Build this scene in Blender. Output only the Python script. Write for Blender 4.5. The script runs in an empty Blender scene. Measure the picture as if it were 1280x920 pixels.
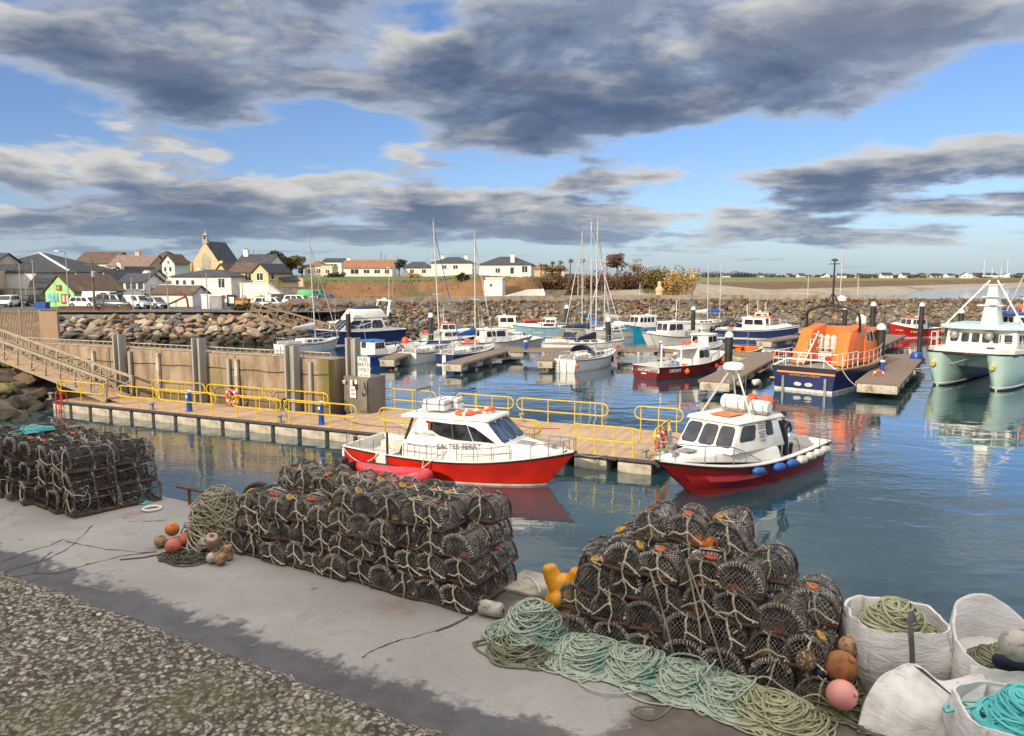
import bpy, bmesh, math, random
from mathutils import Vector as V, Matrix
R = math.radians
sin, cos, pi = math.sin, math.cos, math.pi
rng = random.Random(11)
sc = bpy.context.scene
col = sc.collection

# ------------------------------------------------------------------ camera
CAMZ, PITCH, FPX = 7.3, R(6.83), 960.0
cam_d = bpy.data.cameras.new('camera'); cam = bpy.data.objects.new('camera', cam_d); col.objects.link(cam)
cam.location = (0, 0, CAMZ); cam.rotation_euler = (R(90) - PITCH, 0, 0)
cam_d.sensor_width = 36; cam_d.lens = 36 * FPX / 1280; cam_d.clip_start = 0.05; cam_d.clip_end = 9000
sc.camera = cam

def ray(px, py):
    dx, dy = (px - 640) / FPX, (460 - py) / FPX
    return V((dx, cos(PITCH) + dy * sin(PITCH), -sin(PITCH) + dy * cos(PITCH)))
def W(px, py, z=0.0):                      # the point of height z seen at a place of the photograph
    d = ray(px, py); t = (z - CAMZ) / d.z
    return V((d.x * t, d.y * t, z))
def D(px, py, Y):                          # the point at distance Y
    d = ray(px, py); t = Y / d.y
    return V((d.x * t, Y, CAMZ + d.z * t))

# ------------------------------------------------------------------ mesh building
class MB:
    def __init__(s): s.v = []; s.f = []; s.m = []; s.k = 0
    def add(s, vs, fs, M=None, k=None):
        b = len(s.v)
        if M is not None: vs = [M @ V(p) for p in vs]
        s.v += [tuple(p) for p in vs]
        s.f += [tuple(b + i for i in f) for f in fs]
        s.m += [s.k if k is None else k] * len(fs)
        return s
    def box(s, c, d, rz=0, M=None, k=None, top=1.0):
        x, y, z = d[0] / 2, d[1] / 2, d[2] / 2
        q = [(-x, -y, -z), (x, -y, -z), (x, y, -z), (-x, y, -z), (-x * top, -y * top, z), (x * top, -y * top, z), (x * top, y * top, z), (-x * top, y * top, z)]
        T = Matrix.Translation(c) @ Matrix.Rotation(rz, 4, 'Z')
        if M is not None: T = M @ T
        return s.add(q, [(3, 2, 1, 0), (4, 5, 6, 7), (0, 1, 5, 4), (1, 2, 6, 5), (2, 3, 7, 6), (3, 0, 4, 7)], T, k)
    def hexa(s, q, k=None):                # 4 bottom then 4 top corners, counterclockwise from above
        return s.add(q, [(3, 2, 1, 0), (4, 5, 6, 7), (0, 1, 5, 4), (1, 2, 6, 5), (2, 3, 7, 6), (3, 0, 4, 7)], None, k)
    def bar(s, a, b, w, h, k=None):        # rectangular bar from a to b, h upright
        a, b = V(a), V(b); d = (b - a); L = d.length; d.normalize()
        sd = d.cross(V((0, 0, 1)))
        if sd.length < 1e-4: sd = V((1, 0, 0))
        sd.normalize(); up = sd.cross(d)
        q = []
        for p in (a, b):
            q += [p - sd * w / 2 - up * h / 2, p + sd * w / 2 - up * h / 2, p + sd * w / 2 + up * h / 2, p - sd * w / 2 + up * h / 2]
        return s.add(q, [(0, 1, 2, 3), (7, 6, 5, 4), (0, 4, 5, 1), (1, 5, 6, 2), (2, 6, 7, 3), (3, 7, 4, 0)], None, k)
    def tube(s, pts, r, n=6, closed=False, caps=True, k=None):
        pts = [V(p) for p in pts]; N = len(pts)
        rs = r if isinstance(r, (list, tuple)) else [r] * N
        t0 = (pts[1] - pts[0]).normalized()
        up = V((0, 0, 1)) if abs(t0.z) < .9 else V((1, 0, 0))
        nrm = (up - t0 * up.dot(t0)).normalized()
        vs = []
        for i, p in enumerate(pts):
            a = pts[(i - 1) % N] if (closed or i > 0) else p
            b = pts[(i + 1) % N] if (closed or i < N - 1) else p
            t = b - a
            if t.length < 1e-9: t = t0
            t.normalize()
            nrm = nrm - t * nrm.dot(t)
            if nrm.length < 1e-6: nrm = t.orthogonal()
            nrm.normalize(); bi = t.cross(nrm)
            for j in range(n):
                a_ = 2 * pi * j / n
                vs.append(p + (nrm * cos(a_) + bi * sin(a_)) * rs[i])
        fs = []
        for i in range(N if closed else N - 1):
            i2 = (i + 1) % N
            for j in range(n):
                j2 = (j + 1) % n
                fs.append((i * n + j, i * n + j2, i2 * n + j2, i2 * n + j))
        if caps and not closed:
            fs.append(tuple(range(n - 1, -1, -1))); fs.append(tuple((N - 1) * n + j for j in range(n)))
        return s.add(vs, fs, None, k)
    def lathe(s, prof, n=14, c=(0, 0, 0), M=None, k=None):   # (radius, z) pairs, bottom to top
        vs, fs = [], []
        for r, z in prof:
            for j in range(n):
                a = 2 * pi * j / n
                vs.append((c[0] + r * cos(a), c[1] + r * sin(a), c[2] + z))
        for i in range(len(prof) - 1):
            for j in range(n):
                j2 = (j + 1) % n
                fs.append((i * n + j, i * n + j2, (i + 1) * n + j2, (i + 1) * n + j))
        fs.append(tuple(range(n - 1, -1, -1))); fs.append(tuple((len(prof) - 1) * n + j for j in range(n)))
        return s.add(vs, fs, M, k)
    def prism(s, poly, z0, z1, M=None, k=None):              # counterclockwise xy outline raised from z0 to z1
        n = len(poly)
        vs = [(p[0], p[1], z0) for p in poly] + [(p[0], p[1], z1) for p in poly]
        fs = [tuple(range(n - 1, -1, -1)), tuple(range(n, 2 * n))] + [(i, (i + 1) % n, n + (i + 1) % n, n + i) for i in range(n)]
        return s.add(vs, fs, M, k)
    def loft(s, rings, closed=True, caps=True, k=None):
        n = len(rings[0]); vs = [p for r in rings for p in r]; fs = []
        for i in range(len(rings) - 1):
            for j in range(n if closed else n - 1):
                j2 = (j + 1) % n
                fs.append((i * n + j, i * n + j2, (i + 1) * n + j2, (i + 1) * n + j))
        if caps and closed:
            fs.append(tuple(range(n - 1, -1, -1))); fs.append(tuple((len(rings) - 1) * n + j for j in range(n)))
        return s.add(vs, fs, None, k)
    def ball(s, c, r, n=12, sz=1.0, M=None, k=None):
        m = max(5, n // 2)
        prof = [(max(r * sin(pi * i / m), r * .02), -r * sz * cos(pi * i / m)) for i in range(m + 1)]
        return s.lathe(prof, n, c, M, k)
    def build(s, name, mats, parent=None, smooth=None, bevel=None, loc=None, rz=0):
        me = bpy.data.meshes.new(name)
        me.from_pydata(s.v, [], s.f)
        if not isinstance(mats, (list, tuple)): mats = [mats]
        for m in mats: me.materials.append(m)
        if len(mats) > 1: me.polygons.foreach_set('material_index', s.m)
        if bevel:
            bm = bmesh.new(); bm.from_mesh(me)
            bmesh.ops.remove_doubles(bm, verts=bm.verts, dist=1e-5)
            ed = [e for e in bm.edges if len(e.link_faces) == 2 and e.calc_face_angle(0) > R(25)]
            bmesh.ops.bevel(bm, geom=ed, offset=bevel, segments=2, affect='EDGES', clamp_overlap=True, profile=.5)
            bm.to_mesh(me); bm.free()
            smooth = smooth or 40
        me.update()
        if smooth:
            me.shade_smooth()
            try: me.set_sharp_from_angle(angle=R(smooth))
            except Exception: pass
        o = bpy.data.objects.new(name, me); col.objects.link(o)
        if parent: o.parent = parent
        if loc is not None: o.location = loc
        if rz: o.rotation_euler = (0, 0, rz)
        return o

def tag(o, label, cat, group=None):
    o['label'] = label; o['category'] = cat
    if group: o['group'] = group
    return o
def struct(o, kind='structure'):
    o['kind'] = kind; return o
def thing(name, label, cat, loc=(0, 0, 0), rz=0, group=None):
    o = bpy.data.objects.new(name, None); o.empty_display_size = .2; col.objects.link(o)
    o.location = loc; o.rotation_euler = (0, 0, rz)
    return tag(o, label, cat, group)
KIDS = {}
def kids_of(o):
    return list(o.children)
def dup(o, loc=None, rot=None, label=None, parent=None, scale=None, kids=True):
    c = o.copy(); col.objects.link(c)
    if parent is not None: c.parent = parent
    if loc is not None: c.location = loc
    if rot is not None: c.rotation_euler = rot
    if scale is not None: c.scale = scale
    if label: c['label'] = label
    if kids:
        for ch in kids_of(o): dup(ch, parent=c)
    return c
def catenary(a, b, sag, n=10):
    a, b = V(a), V(b)
    return [a.lerp(b, i / n) - V((0, 0, sag * 4 * (i / n) * (1 - i / n))) for i in range(n + 1)]
def smooth_path(pts, sub=6, closed=False):      # Catmull-Rom
    P = [V(p) for p in pts]; N = len(P); out = []
    rngi = range(N if closed else N - 1)
    for i in rngi:
        p0 = P[(i - 1) % N] if (closed or i > 0) else P[i]
        p1 = P[i]; p2 = P[(i + 1) % N]
        p3 = P[(i + 2) % N] if (closed or i < N - 2) else p2
        for j in range(sub):
            t = j / sub
            out.append(.5 * ((2 * p1) + (p2 - p0) * t + (2 * p0 - 5 * p1 + 4 * p2 - p3) * t * t + (3 * p1 - p0 - 3 * p2 + p3) * t ** 3))
    if not closed: out.append(P[-1])
    return out
def text_part(txt, size, mat, parent, M, name='lettering', extr=.004, align='CENTER', sx=1.0):
    c = bpy.data.curves.new(name, 'FONT'); c.body = txt; c.size = size; c.extrude = extr
    c.align_x = align; c.align_y = 'CENTER'; c.resolution_u = 2
    c.materials.append(mat)
    t_ = bpy.data.objects.new(name, c); col.objects.link(t_)
    dg = bpy.context.evaluated_depsgraph_get()
    me = bpy.data.meshes.new_from_object(t_.evaluated_get(dg)); bpy.data.objects.remove(t_)
    o = bpy.data.objects.new(name, me); col.objects.link(o); o.parent = parent
    o.matrix_local = M @ Matrix.Diagonal((sx, 1, 1, 1))
    return o
def face_M(origin, xdir, updir, off=.006):      # frame whose x runs along xdir, y along updir and z out of the face
    x = V(xdir).normalized(); y = V(updir); y = (y - x * y.dot(x)).normalized(); z = x.cross(y)
    o = V(origin) + z * off
    return Matrix(((x.x, y.x, z.x, o.x), (x.y, y.y, z.y, o.y), (x.z, y.z, z.z, o.z), (0, 0, 0, 1)))
# ------------------------------------------------------------------ materials
def lin(r, g, b):
    f = lambda c: (c / 255 / 12.92) if c / 255 <= .04045 else ((c / 255 + .055) / 1.055) ** 2.4
    return (f(r), f(g), f(b), 1)
class NT:
    def __init__(s, tree): s.t = tree
    def n(s, typ, **kw):
        nd = s.t.nodes.new(typ)
        for k, v in kw.items():
            if k == 'ins':
                for a, b in v.items():
                    if hasattr(b, 'is_output') or isinstance(b, bpy.types.NodeSocket): s.t.links.new(b, nd.inputs[a])
                    else: nd.inputs[a].default_value = b
            else: setattr(nd, k, v)
        return nd
    def math(s, op, a, b=0.0, clamp=False):
        nd = s.t.nodes.new('ShaderNodeMath'); nd.operation = op; nd.use_clamp = clamp
        for i, x in enumerate((a, b)):
            if isinstance(x, bpy.types.NodeSocket): s.t.links.new(x, nd.inputs[i])
            else: nd.inputs[i].default_value = x
        return nd.outputs[0]
    def ss(s, x, lo, hi):
        nd = s.n('ShaderNodeMapRange', interpolation_type='SMOOTHSTEP')
        s.t.links.new(x, nd.inputs[0]); nd.inputs[1].default_value = lo; nd.inputs[2].default_value = hi
        return nd.outputs[0]
    def mix(s, f, a, b, blend='MIX'):
        nd = s.t.nodes.new('ShaderNodeMix'); nd.data_type = 'RGBA'; nd.blend_type = blend
        for i, x in ((0, f), (6, a), (7, b)):
            if isinstance(x, bpy.types.NodeSocket): s.t.links.new(x, nd.inputs[i])
            else: nd.inputs[i].default_value = x
        return nd.outputs[2]
    def noise(s, vec, scale, detail=3, rough=.5, dist=0.0):
        nd = s.n('ShaderNodeTexNoise'); nd.inputs['Scale'].default_value = scale; nd.inputs['Detail'].default_value = detail
        nd.inputs['Roughness'].default_value = rough; nd.inputs['Distortion'].default_value = dist
        if vec is not None: s.t.links.new(vec, nd.inputs['Vector'])
        return nd.outputs['Fac']
def newmat(name):
    m = bpy.data.materials.new(name); m.use_nodes = True
    nt = NT(m.node_tree); bsdf = m.node_tree.nodes['Principled BSDF']
    return m, nt, bsdf
def setin(nt, node, name, val):
    if isinstance(val, bpy.types.NodeSocket): nt.t.links.new(val, node.inputs[name])
    else: node.inputs[name].default_value = val
def pm(name, c1, c2=None, scale=4, rough=.6, metal=0, bump=0.0, bscale=None, detail=4, lo=.35, hi=.65, spec=.5, rnd=0.0, coord='Object', stretch=None, c3=None, s3=1.0, lo3=.55, hi3=.7, coat=0.0):
    m, nt, b = newmat(name)
    c1 = tuple(c1) if len(c1) == 4 else tuple(c1) + (1,)
    need = c2 is not None or bump or c3 is not None
    colr = c1
    if need:
        tc = nt.n('ShaderNodeTexCoord').outputs[coord]
        if stretch:
            mp = nt.n('ShaderNodeMapping'); nt.t.links.new(tc, mp.inputs[0]); mp.inputs['Scale'].default_value = stretch; tcs = mp.outputs[0]
        else: tcs = tc
        nz = nt.noise(tcs, scale, detail)
    if c2 is not None:
        c2 = tuple(c2) if len(c2) == 4 else tuple(c2) + (1,)
        colr = nt.mix(nt.ss(nz, lo, hi), c1, c2)
    if c3 is not None:
        c3 = tuple(c3) if len(c3) == 4 else tuple(c3) + (1,)
        n3 = nt.noise(tc, s3, 5, .65)
        colr = nt.mix(nt.ss(n3, lo3, hi3), colr, c3)
    if rnd:
        oi = nt.n('ShaderNodeObjectInfo').outputs['Random']
        v = nt.math('ADD', nt.math('MULTIPLY', oi, 2 * rnd), 1 - rnd)
        hs = nt.n('ShaderNodeHueSaturation')
        nt.t.links.new(v, hs.inputs['Value'])
        setin(nt, hs, 'Color', colr); colr = hs.outputs[0]
    setin(nt, b, 'Base Color', colr)
    b.inputs['Roughness'].default_value = rough; b.inputs['Metallic'].default_value = metal
    b.inputs['Specular IOR Level'].default_value = spec
    if coat: b.inputs['Coat Weight'].default_value = coat; b.inputs['Coat Roughness'].default_value = .08
    if bump:
        bp = nt.n('ShaderNodeBump'); bp.inputs['Strength'].default_value = bump; bp.inputs['Distance'].default_value = .02
        nt.t.links.new(nt.noise(tc, bscale or scale * 3, 5, .6), bp.inputs['Height'])
        nt.t.links.new(bp.outputs[0], b.inputs['Normal'])
    return m
MT = {}
def P(name, *a, **k):
    MT[name] = pm(name, *a, **k); return MT[name]
# boats
P('white_paint', (.76, .74, .69), (.62, .58, .50), 1.6, .36, lo=.45, hi=.85, c3=(.46, .38, .28), s3=1.4, lo3=.62, hi3=.8)
P('white_grp', (.77, .75, .70), (.66, .63, .56), 2.5, .38, lo=.4, hi=.8, c3=(.52, .45, .35), s3=1.1, lo3=.63, hi3=.82)
P('cream_deck', (.60, .57, .50), (.45, .42, .36), 3, .6)
P('grey_deck', (.30, .29, .27), (.20, .19, .17), 4, .7)
P('red_hull', (.62, .022, .010), (.48, .016, .008), 1.3, .34, c3=(.40, .045, .03), s3=2.0, lo3=.58, hi3=.75, bump=.04, bscale=1.2)
P('dark_red_hull', (.36, .012, .012), (.28, .010, .010), 1.4, .30, coat=.3)
P('maroon_hull', (.20, .014, .016), (.15, .012, .014), 1.5, .35)
P('navy_hull', (.015, .025, .10), (.02, .035, .12), 1.5, .3, coat=.3)
P('blue_hull', (.02, .07, .38), (.02, .05, .28), 1.5, .35)
P('turquoise_hull', (.01, .33, .50), (.01, .28, .44), 1.5, .35)
P('pale_blue_hull', (.24, .47, .58), (.30, .52, .60), 1.5, .4)
P('mint_hull', (.44, .63, .57), (.50, .68, .62), 1.2, .35)
P('orange_paint', (.80, .16, .012), (.70, .13, .012), 1.5, .4)
P('orange_dull', (.62, .20, .04), (.5, .15, .03), 2, .5)
P('antifoul', (.02, .02, .022), (.05, .045, .04), 3, .6)
P('boot_white', (.72, .71, .68), (.5, .48, .42), 4, .5)
P('boot_red', (.22, .02, .015), None, rough=.5)
P('black_rubber', (.016, .016, .017), (.035, .034, .032), 5, .6)
P('dark_trim', (.018, .018, .02), None, rough=.45)
P('navy_canvas', (.012, .018, .05), (.02, .03, .07), 8, .8, bump=.3)
P('blue_canvas', (.012, .10, .42), (.02, .13, .48), 8, .75, bump=.3)
P('teal_canvas', (.05, .16, .16), None, rough=.75)
P('steel', (.50, .50, .49), (.38, .37, .35), 6, .35, metal=.85)
P('galv', (.36, .36, .35), (.26, .26, .25), 5, .5, metal=.4, c3=(.25, .16, .09), s3=1.3, lo3=.62, hi3=.75)
P('galv_warm', (.46, .38, .28), (.34, .28, .21), 5, .55, metal=.25)
P('mast_alu', (.62, .60, .55), (.50, .48, .44), 3, .4, metal=.1)
P('rigging', (.24, .24, .24), None, rough=.5)
P('mooring_rope', (.56, .53, .46), (.36, .34, .28), 20, .85)
P('fender_white', (.68, .65, .58), (.45, .42, .36), 4, .5)
P('fender_blue', (.02, .09, .36), (.03, .12, .4), 4, .5)
P('fender_orange', (.80, .10, .03), (.62, .09, .03), 5, .5)
P('fender_navy', (.015, .02, .06), None, rough=.5)
P('lifering', (.78, .13, .04), (.6, .1, .03), 6, .55)
P('lettering_white', (.75, .74, .72), None, rough=.5)
P('lettering_black', (.012, .012, .012), None, rough=.5)
P('lettering_grey', (.16, .16, .18), None, rough=.5)
P('lettering_gold', (.55, .36, .10), None, rough=.5)
P('gold_strip', (.75, .30, .07), None, rough=.5)
P('emblem_yellow', (.62, .50, .14), None, rough=.5)
P('green_plastic', (.05, .50, .05), None, rough=.4)
P('red_plastic', (.55, .03, .02), (.4, .03, .02), 5, .45)
P('blue_plastic', (.01, .06, .30), (.015, .08, .34), 4, .4)
P('rib_tube', (.55, .035, .05), (.42, .03, .04), 3, .45)
def glass_mat(name, c, rough=.06):
    m, nt, b = newmat(name)
    tc = nt.n('ShaderNodeTexCoord').outputs['Object']
    n = nt.noise(tc, 1.7, 3)
    setin(nt, b, 'Base Color', nt.mix(nt.ss(n, .4, .62), c + (1,), (c[0] * 2.4 + .01, c[1] * 2.4 + .01, c[2] * 2.2 + .012, 1)))
    b.inputs['Roughness'].default_value = rough; b.inputs['Specular IOR Level'].default_value = .7
    MT[name] = m; return m
glass_mat('boat_glass', (.012, .014, .018))
glass_mat('sky_glass', (.03, .05, .08))
glass_mat('house_glass', (.02, .022, .026), .1)
# harbour
P('pontoon_deck', (.46, .30, .17), (.36, .23, .13), 2.0, .85, stretch=(1, 6, 1), c3=(.24, .17, .11), s3=.5, lo3=.55, hi3=.72, bump=.3, bscale=20)
P('float_concrete', (.52, .46, .37), (.38, .34, .27), 3, .9, c3=(.10, .11, .06), s3=1.2, lo3=.5, hi3=.7, bump=.4, bscale=20)
P('marina_deck', (.21, .155, .115), (.15, .115, .09), 3, .85, stretch=(1, 5, 1))
P('yellow_rail', (.72, .50, .02), (.60, .40, .02), 6, .45, c3=(.30, .17, .05), s3=2.5, lo3=.62, hi3=.75)
P('pile_black', (.012, .012, .013), (.03, .03, .028), 2, .55)
P('pile_cap', (.75, .75, .73), (.6, .6, .58), 5, .5)
P('kiosk_grey', (.20, .175, .15), (.15, .135, .115), 2, .5, c3=(.17, .12, .08), s3=1.5)
P('sign_white', (.74, .73, .70), (.62, .6, .55), 5, .5)
P('fence_wood', (.34, .24, .15), (.25, .17, .11), 4, .85, stretch=(6, 6, 1))
P('rope_hose', (.30, .10, .06), None, rough=.7)
P('iron_rust', (.20, .075, .03), (.10, .045, .025), 8, .85, bump=.5)
# ------------------------------------------------------------------ daylight
SUN_EL, SUN_AZ = R(24), R(180 + 38)          # azimuth clockwise from +Y: low behind the photographer's left shoulder
SUN = V((sin(SUN_AZ) * cos(SUN_EL), cos(SUN_AZ) * cos(SUN_EL), sin(SUN_EL)))
ld = bpy.data.lights.new('sun', 'SUN'); ld.energy = 4.2; ld.angle = R(.6); ld.color = (1, .86, .66)
lo_ = bpy.data.objects.new('sun', ld); col.objects.link(lo_); lo_.location = SUN * 50
lo_.rotation_euler = SUN.to_track_quat('Z', 'Y').to_euler()

w = bpy.data.worlds.new('World'); sc.world = w; w.use_nodes = True
wt = w.node_tree
for n in list(wt.nodes): wt.nodes.remove(n)
nt = NT(wt)
# cloud cover over a direction of the sky, as a node group
g = bpy.data.node_groups.new('cloud_cover', 'ShaderNodeTree')
g.interface.new_socket('Vector', in_out='INPUT', socket_type='NodeSocketVector')
g.interface.new_socket('Cover', in_out='OUTPUT', socket_type='NodeSocketFloat')
gt = NT(g); gi = g.nodes.new('NodeGroupInput'); go = g.nodes.new('NodeGroupOutput')
sx = gt.n('ShaderNodeSeparateXYZ'); g.links.new(gi.outputs[0], sx.inputs[0])
X_, Y_, Z_ = sx.outputs
zz = gt.math('ADD', gt.math('MAXIMUM', Z_, 0.0), .13)
cb = gt.n('ShaderNodeCombineXYZ'); g.links.new(gt.math('DIVIDE', X_, zz), cb.inputs[0]); g.links.new(gt.math('DIVIDE', Y_, zz), cb.inputs[1])
n1 = gt.noise(cb.outputs[0], 1.45, 9, .56, .15)
mp = gt.n('ShaderNodeMapping'); g.links.new(cb.outputs[0], mp.inputs[0]); mp.inputs['Location'].default_value = (7.3, 2.1, 0)
n2 = gt.noise(mp.outputs[0], .42, 3, .5)
dens = gt.math('ADD', gt.math('MULTIPLY', gt.math('SUBTRACT', n1, .5), 2.7), gt.math('MULTIPLY', gt.math('SUBTRACT', n2, .5), .35))
az = gt.math('ARCTAN2', X_, Y_); el = gt.math('ARCSINE', Z_)
ae = gt.n('ShaderNodeCombineXYZ'); g.links.new(az, ae.inputs[0]); g.links.new(el, ae.inputs[1])
BL = [  # azimuth and elevation (in hundredths of a radian), widths, amount
    (-40, 33, 42, 6, .30), (-12, 28, 20, 5, .24), (26, 30, 30, 7.5, .40), (40, 25, 22, 5, .25), (12, 22, 14, 3.5, .38), (-42, 24, 20, 6, .34), (-34, 20.5, 7.5, 2.4, .34),
    (2, 18.5, 13, 4.2, .38), (-8, 21, 6, 3, .14), (-48, 11.5, 34, 3.4, .44), (-18, 8.2, 34, 2.4, .36), (46, 12.0, 15, 2.5, .50), (38, 10.4, 12, 1.4, .2), (55, 7.4, 9, 1.1, .34),
    (14, 7.0, 20, 1.5, .34), (24, 5.2, 24, .7, .2), (30, 36, 70, 5, .12), (-40, 5.4, 40, 1.8, .40), (-8, 5.0, 24, 1.1, .30), (48, 4.2, 20, .7, .26),
    (-11, 31.0, 9, 2.2, -.34), (-50, 29, 14, 2.2, -.2), (8, 26, 9, 1.6, -.16), (-22, 16.8, 6.5, 3.2, -.40), (31, 15.6, 18, 2.6, -.46), (56, 19.5, 10, 2.8, -.40), (-56, 18.6, 9, 2.2, -.42), (-24, 13.2, 9, 1.8, -.22),
    (24, 10, 9, 2.2, -.26), (32, 2.2, 40, 2.4, -.22), (-5, 3.2, 16, 1.6, -.14), (-62, 14.5, 5, 1.4, -.1)]
acc = dens
for a, e, sa, se, amp in BL:
    v1 = gt.n('ShaderNodeVectorMath', operation='SUBTRACT'); g.links.new(ae.outputs[0], v1.inputs[0]); v1.inputs[1].default_value = (a / 100, e / 100, 0)
    v2 = gt.n('ShaderNodeVectorMath', operation='MULTIPLY'); g.links.new(v1.outputs[0], v2.inputs[0]); v2.inputs[1].default_value = (100 / sa, 100 / se, 0)
    v3 = gt.n('ShaderNodeVectorMath', operation='DOT_PRODUCT'); g.links.new(v2.outputs[0], v3.inputs[0]); g.links.new(v2.outputs[0], v3.inputs[1])
    ex = gt.math('POWER', .4, v3.outputs['Value'])
    acc = gt.math('ADD', acc, gt.math('MULTIPLY', ex, amp))
g.links.new(acc, go.inputs[0])

dirv = nt.n('ShaderNodeTexCoord').outputs['Generated']
nrm = nt.n('ShaderNodeVectorMath', operation='NORMALIZE'); wt.links.new(dirv, nrm.inputs[0]); dirv = nrm.outputs[0]
def cover(vec):
    q = wt.nodes.new('ShaderNodeGroup'); q.node_tree = g; wt.links.new(vec, q.inputs[0]); return q.outputs[0]
up = nt.n('ShaderNodeVectorMath', operation='ADD'); wt.links.new(dirv, up.inputs[0]); up.inputs[1].default_value = (-.008, 0, .022)
d0 = cover(dirv); d1 = cover(up.outputs[0])
mpv = nt.n('ShaderNodeMapping'); wt.links.new(dirv, mpv.inputs[0]); mpv.inputs['Scale'].default_value = (1, 1, 2.6)
mott = nt.noise(mpv.outputs[0], 4.2, 8, .58, .35)
thick = nt.ss(nt.math('ADD', d0, nt.math('MULTIPLY', nt.math('SUBTRACT', mott, .49), 1.35)), .0, .80)
alpha = nt.ss(nt.math('ADD', d0, nt.math('MULTIPLY', nt.math('SUBTRACT', mott, .5), .5)), -.08, .24)
lit = nt.ss(nt.math('SUBTRACT', d0, d1), -.03, .20)
K = 10.0                                      # colours below are as seen; the background runs at a tenth
c = lambda r, g_, b: tuple(K * x for x in lin(r, g_, b)[:3]) + (1,)
sky = nt.n('ShaderNodeTexSky', sky_type='NISHITA'); sky.sun_disc = False; sky.sun_elevation = SUN_EL; sky.sun_rotation = SUN_AZ
sky.air_density = 1.0; sky.dust_density = .6; sky.ozone_density = 2.5
skyc = nt.mix(1.0, sky.outputs[0], (.98, 1.10, 1.42, 1), 'MULTIPLY')
sz = nt.n('ShaderNodeSeparateXYZ'); wt.links.new(dirv, sz.inputs[0]); zc = sz.outputs[2]
cr = nt.n('ShaderNodeValToRGB'); wt.links.new(thick, cr.inputs[0]); ce = cr.color_ramp.elements
ce[0].color = c(182, 195, 213); ce[1].color = c(84, 100, 130)
for p_, q_ in ((.16, c(160, 171, 190)), (.42, c(117, 134, 160))):
    e_ = ce.new(p_); e_.color = q_
body = nt.mix(nt.math('MULTIPLY', nt.ss(mott, .62, .40), .25), cr.outputs[0], c(172, 178, 190))
body = nt.mix(nt.math('MULTIPLY', lit, nt.math('SUBTRACT', .74, nt.math('MULTIPLY', thick, .70))), body, c(230, 224, 212))
allc = nt.mix(nt.math('MULTIPLY', alpha, .96), skyc, body)
hz = nt.math('SUBTRACT', 1.0, nt.ss(zc, -.02, .10))
allc = nt.mix(nt.math('MULTIPLY', hz, .58), allc, c(178, 202, 222))
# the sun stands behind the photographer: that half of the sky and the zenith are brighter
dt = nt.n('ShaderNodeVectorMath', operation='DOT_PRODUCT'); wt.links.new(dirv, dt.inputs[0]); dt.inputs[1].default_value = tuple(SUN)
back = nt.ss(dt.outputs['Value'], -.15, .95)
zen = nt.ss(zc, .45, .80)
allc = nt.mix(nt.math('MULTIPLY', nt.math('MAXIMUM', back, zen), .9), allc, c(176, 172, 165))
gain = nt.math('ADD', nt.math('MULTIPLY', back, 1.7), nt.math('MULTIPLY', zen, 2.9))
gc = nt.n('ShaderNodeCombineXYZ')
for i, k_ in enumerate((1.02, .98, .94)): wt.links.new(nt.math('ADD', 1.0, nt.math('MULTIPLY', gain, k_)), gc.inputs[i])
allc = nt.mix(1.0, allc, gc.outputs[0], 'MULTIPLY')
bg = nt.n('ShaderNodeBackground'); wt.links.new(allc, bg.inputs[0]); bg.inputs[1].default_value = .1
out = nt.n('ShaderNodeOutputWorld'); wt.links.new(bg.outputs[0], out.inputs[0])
w.cycles.sampling_method = 'MANUAL'; w.cycles.sample_map_resolution = 512

sc.view_settings.view_transform = 'Standard'; sc.view_settings.look = 'None'
sc.view_settings.exposure = 0.0; sc.view_settings.gamma = 1.0
sc.cycles.max_bounces = 6; sc.cycles.diffuse_bounces = 2; sc.cycles.glossy_bounces = 3; sc.cycles.transmission_bounces = 2
sc.cycles.transparent_max_bounces = 6; sc.cycles.caustics_reflective = False; sc.cycles.caustics_refractive = False
sc.cycles.sample_clamp_indirect = 4
from mathutils import noise as mnoise
# ------------------------------------------------------------------ frames along the quay and the pontoon
QZ = 3.6
QO = V((.477, 8.80, 0)); QU = V((.862, -.507, 0)).normalized(); QN = V((-QU.y, QU.x, 0))     # u along the edge, n out over the water
def Q(u, n, z=QZ): return V((QO.x + QU.x * u + QN.x * n, QO.y + QU.y * u + QN.y * n, z))
def Qn(p): d = V(p) - QO; return (d.x * QU.x + d.y * QU.y, d.x * QN.x + d.y * QN.y)
QANG = math.atan2(QU.y, QU.x)

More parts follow.
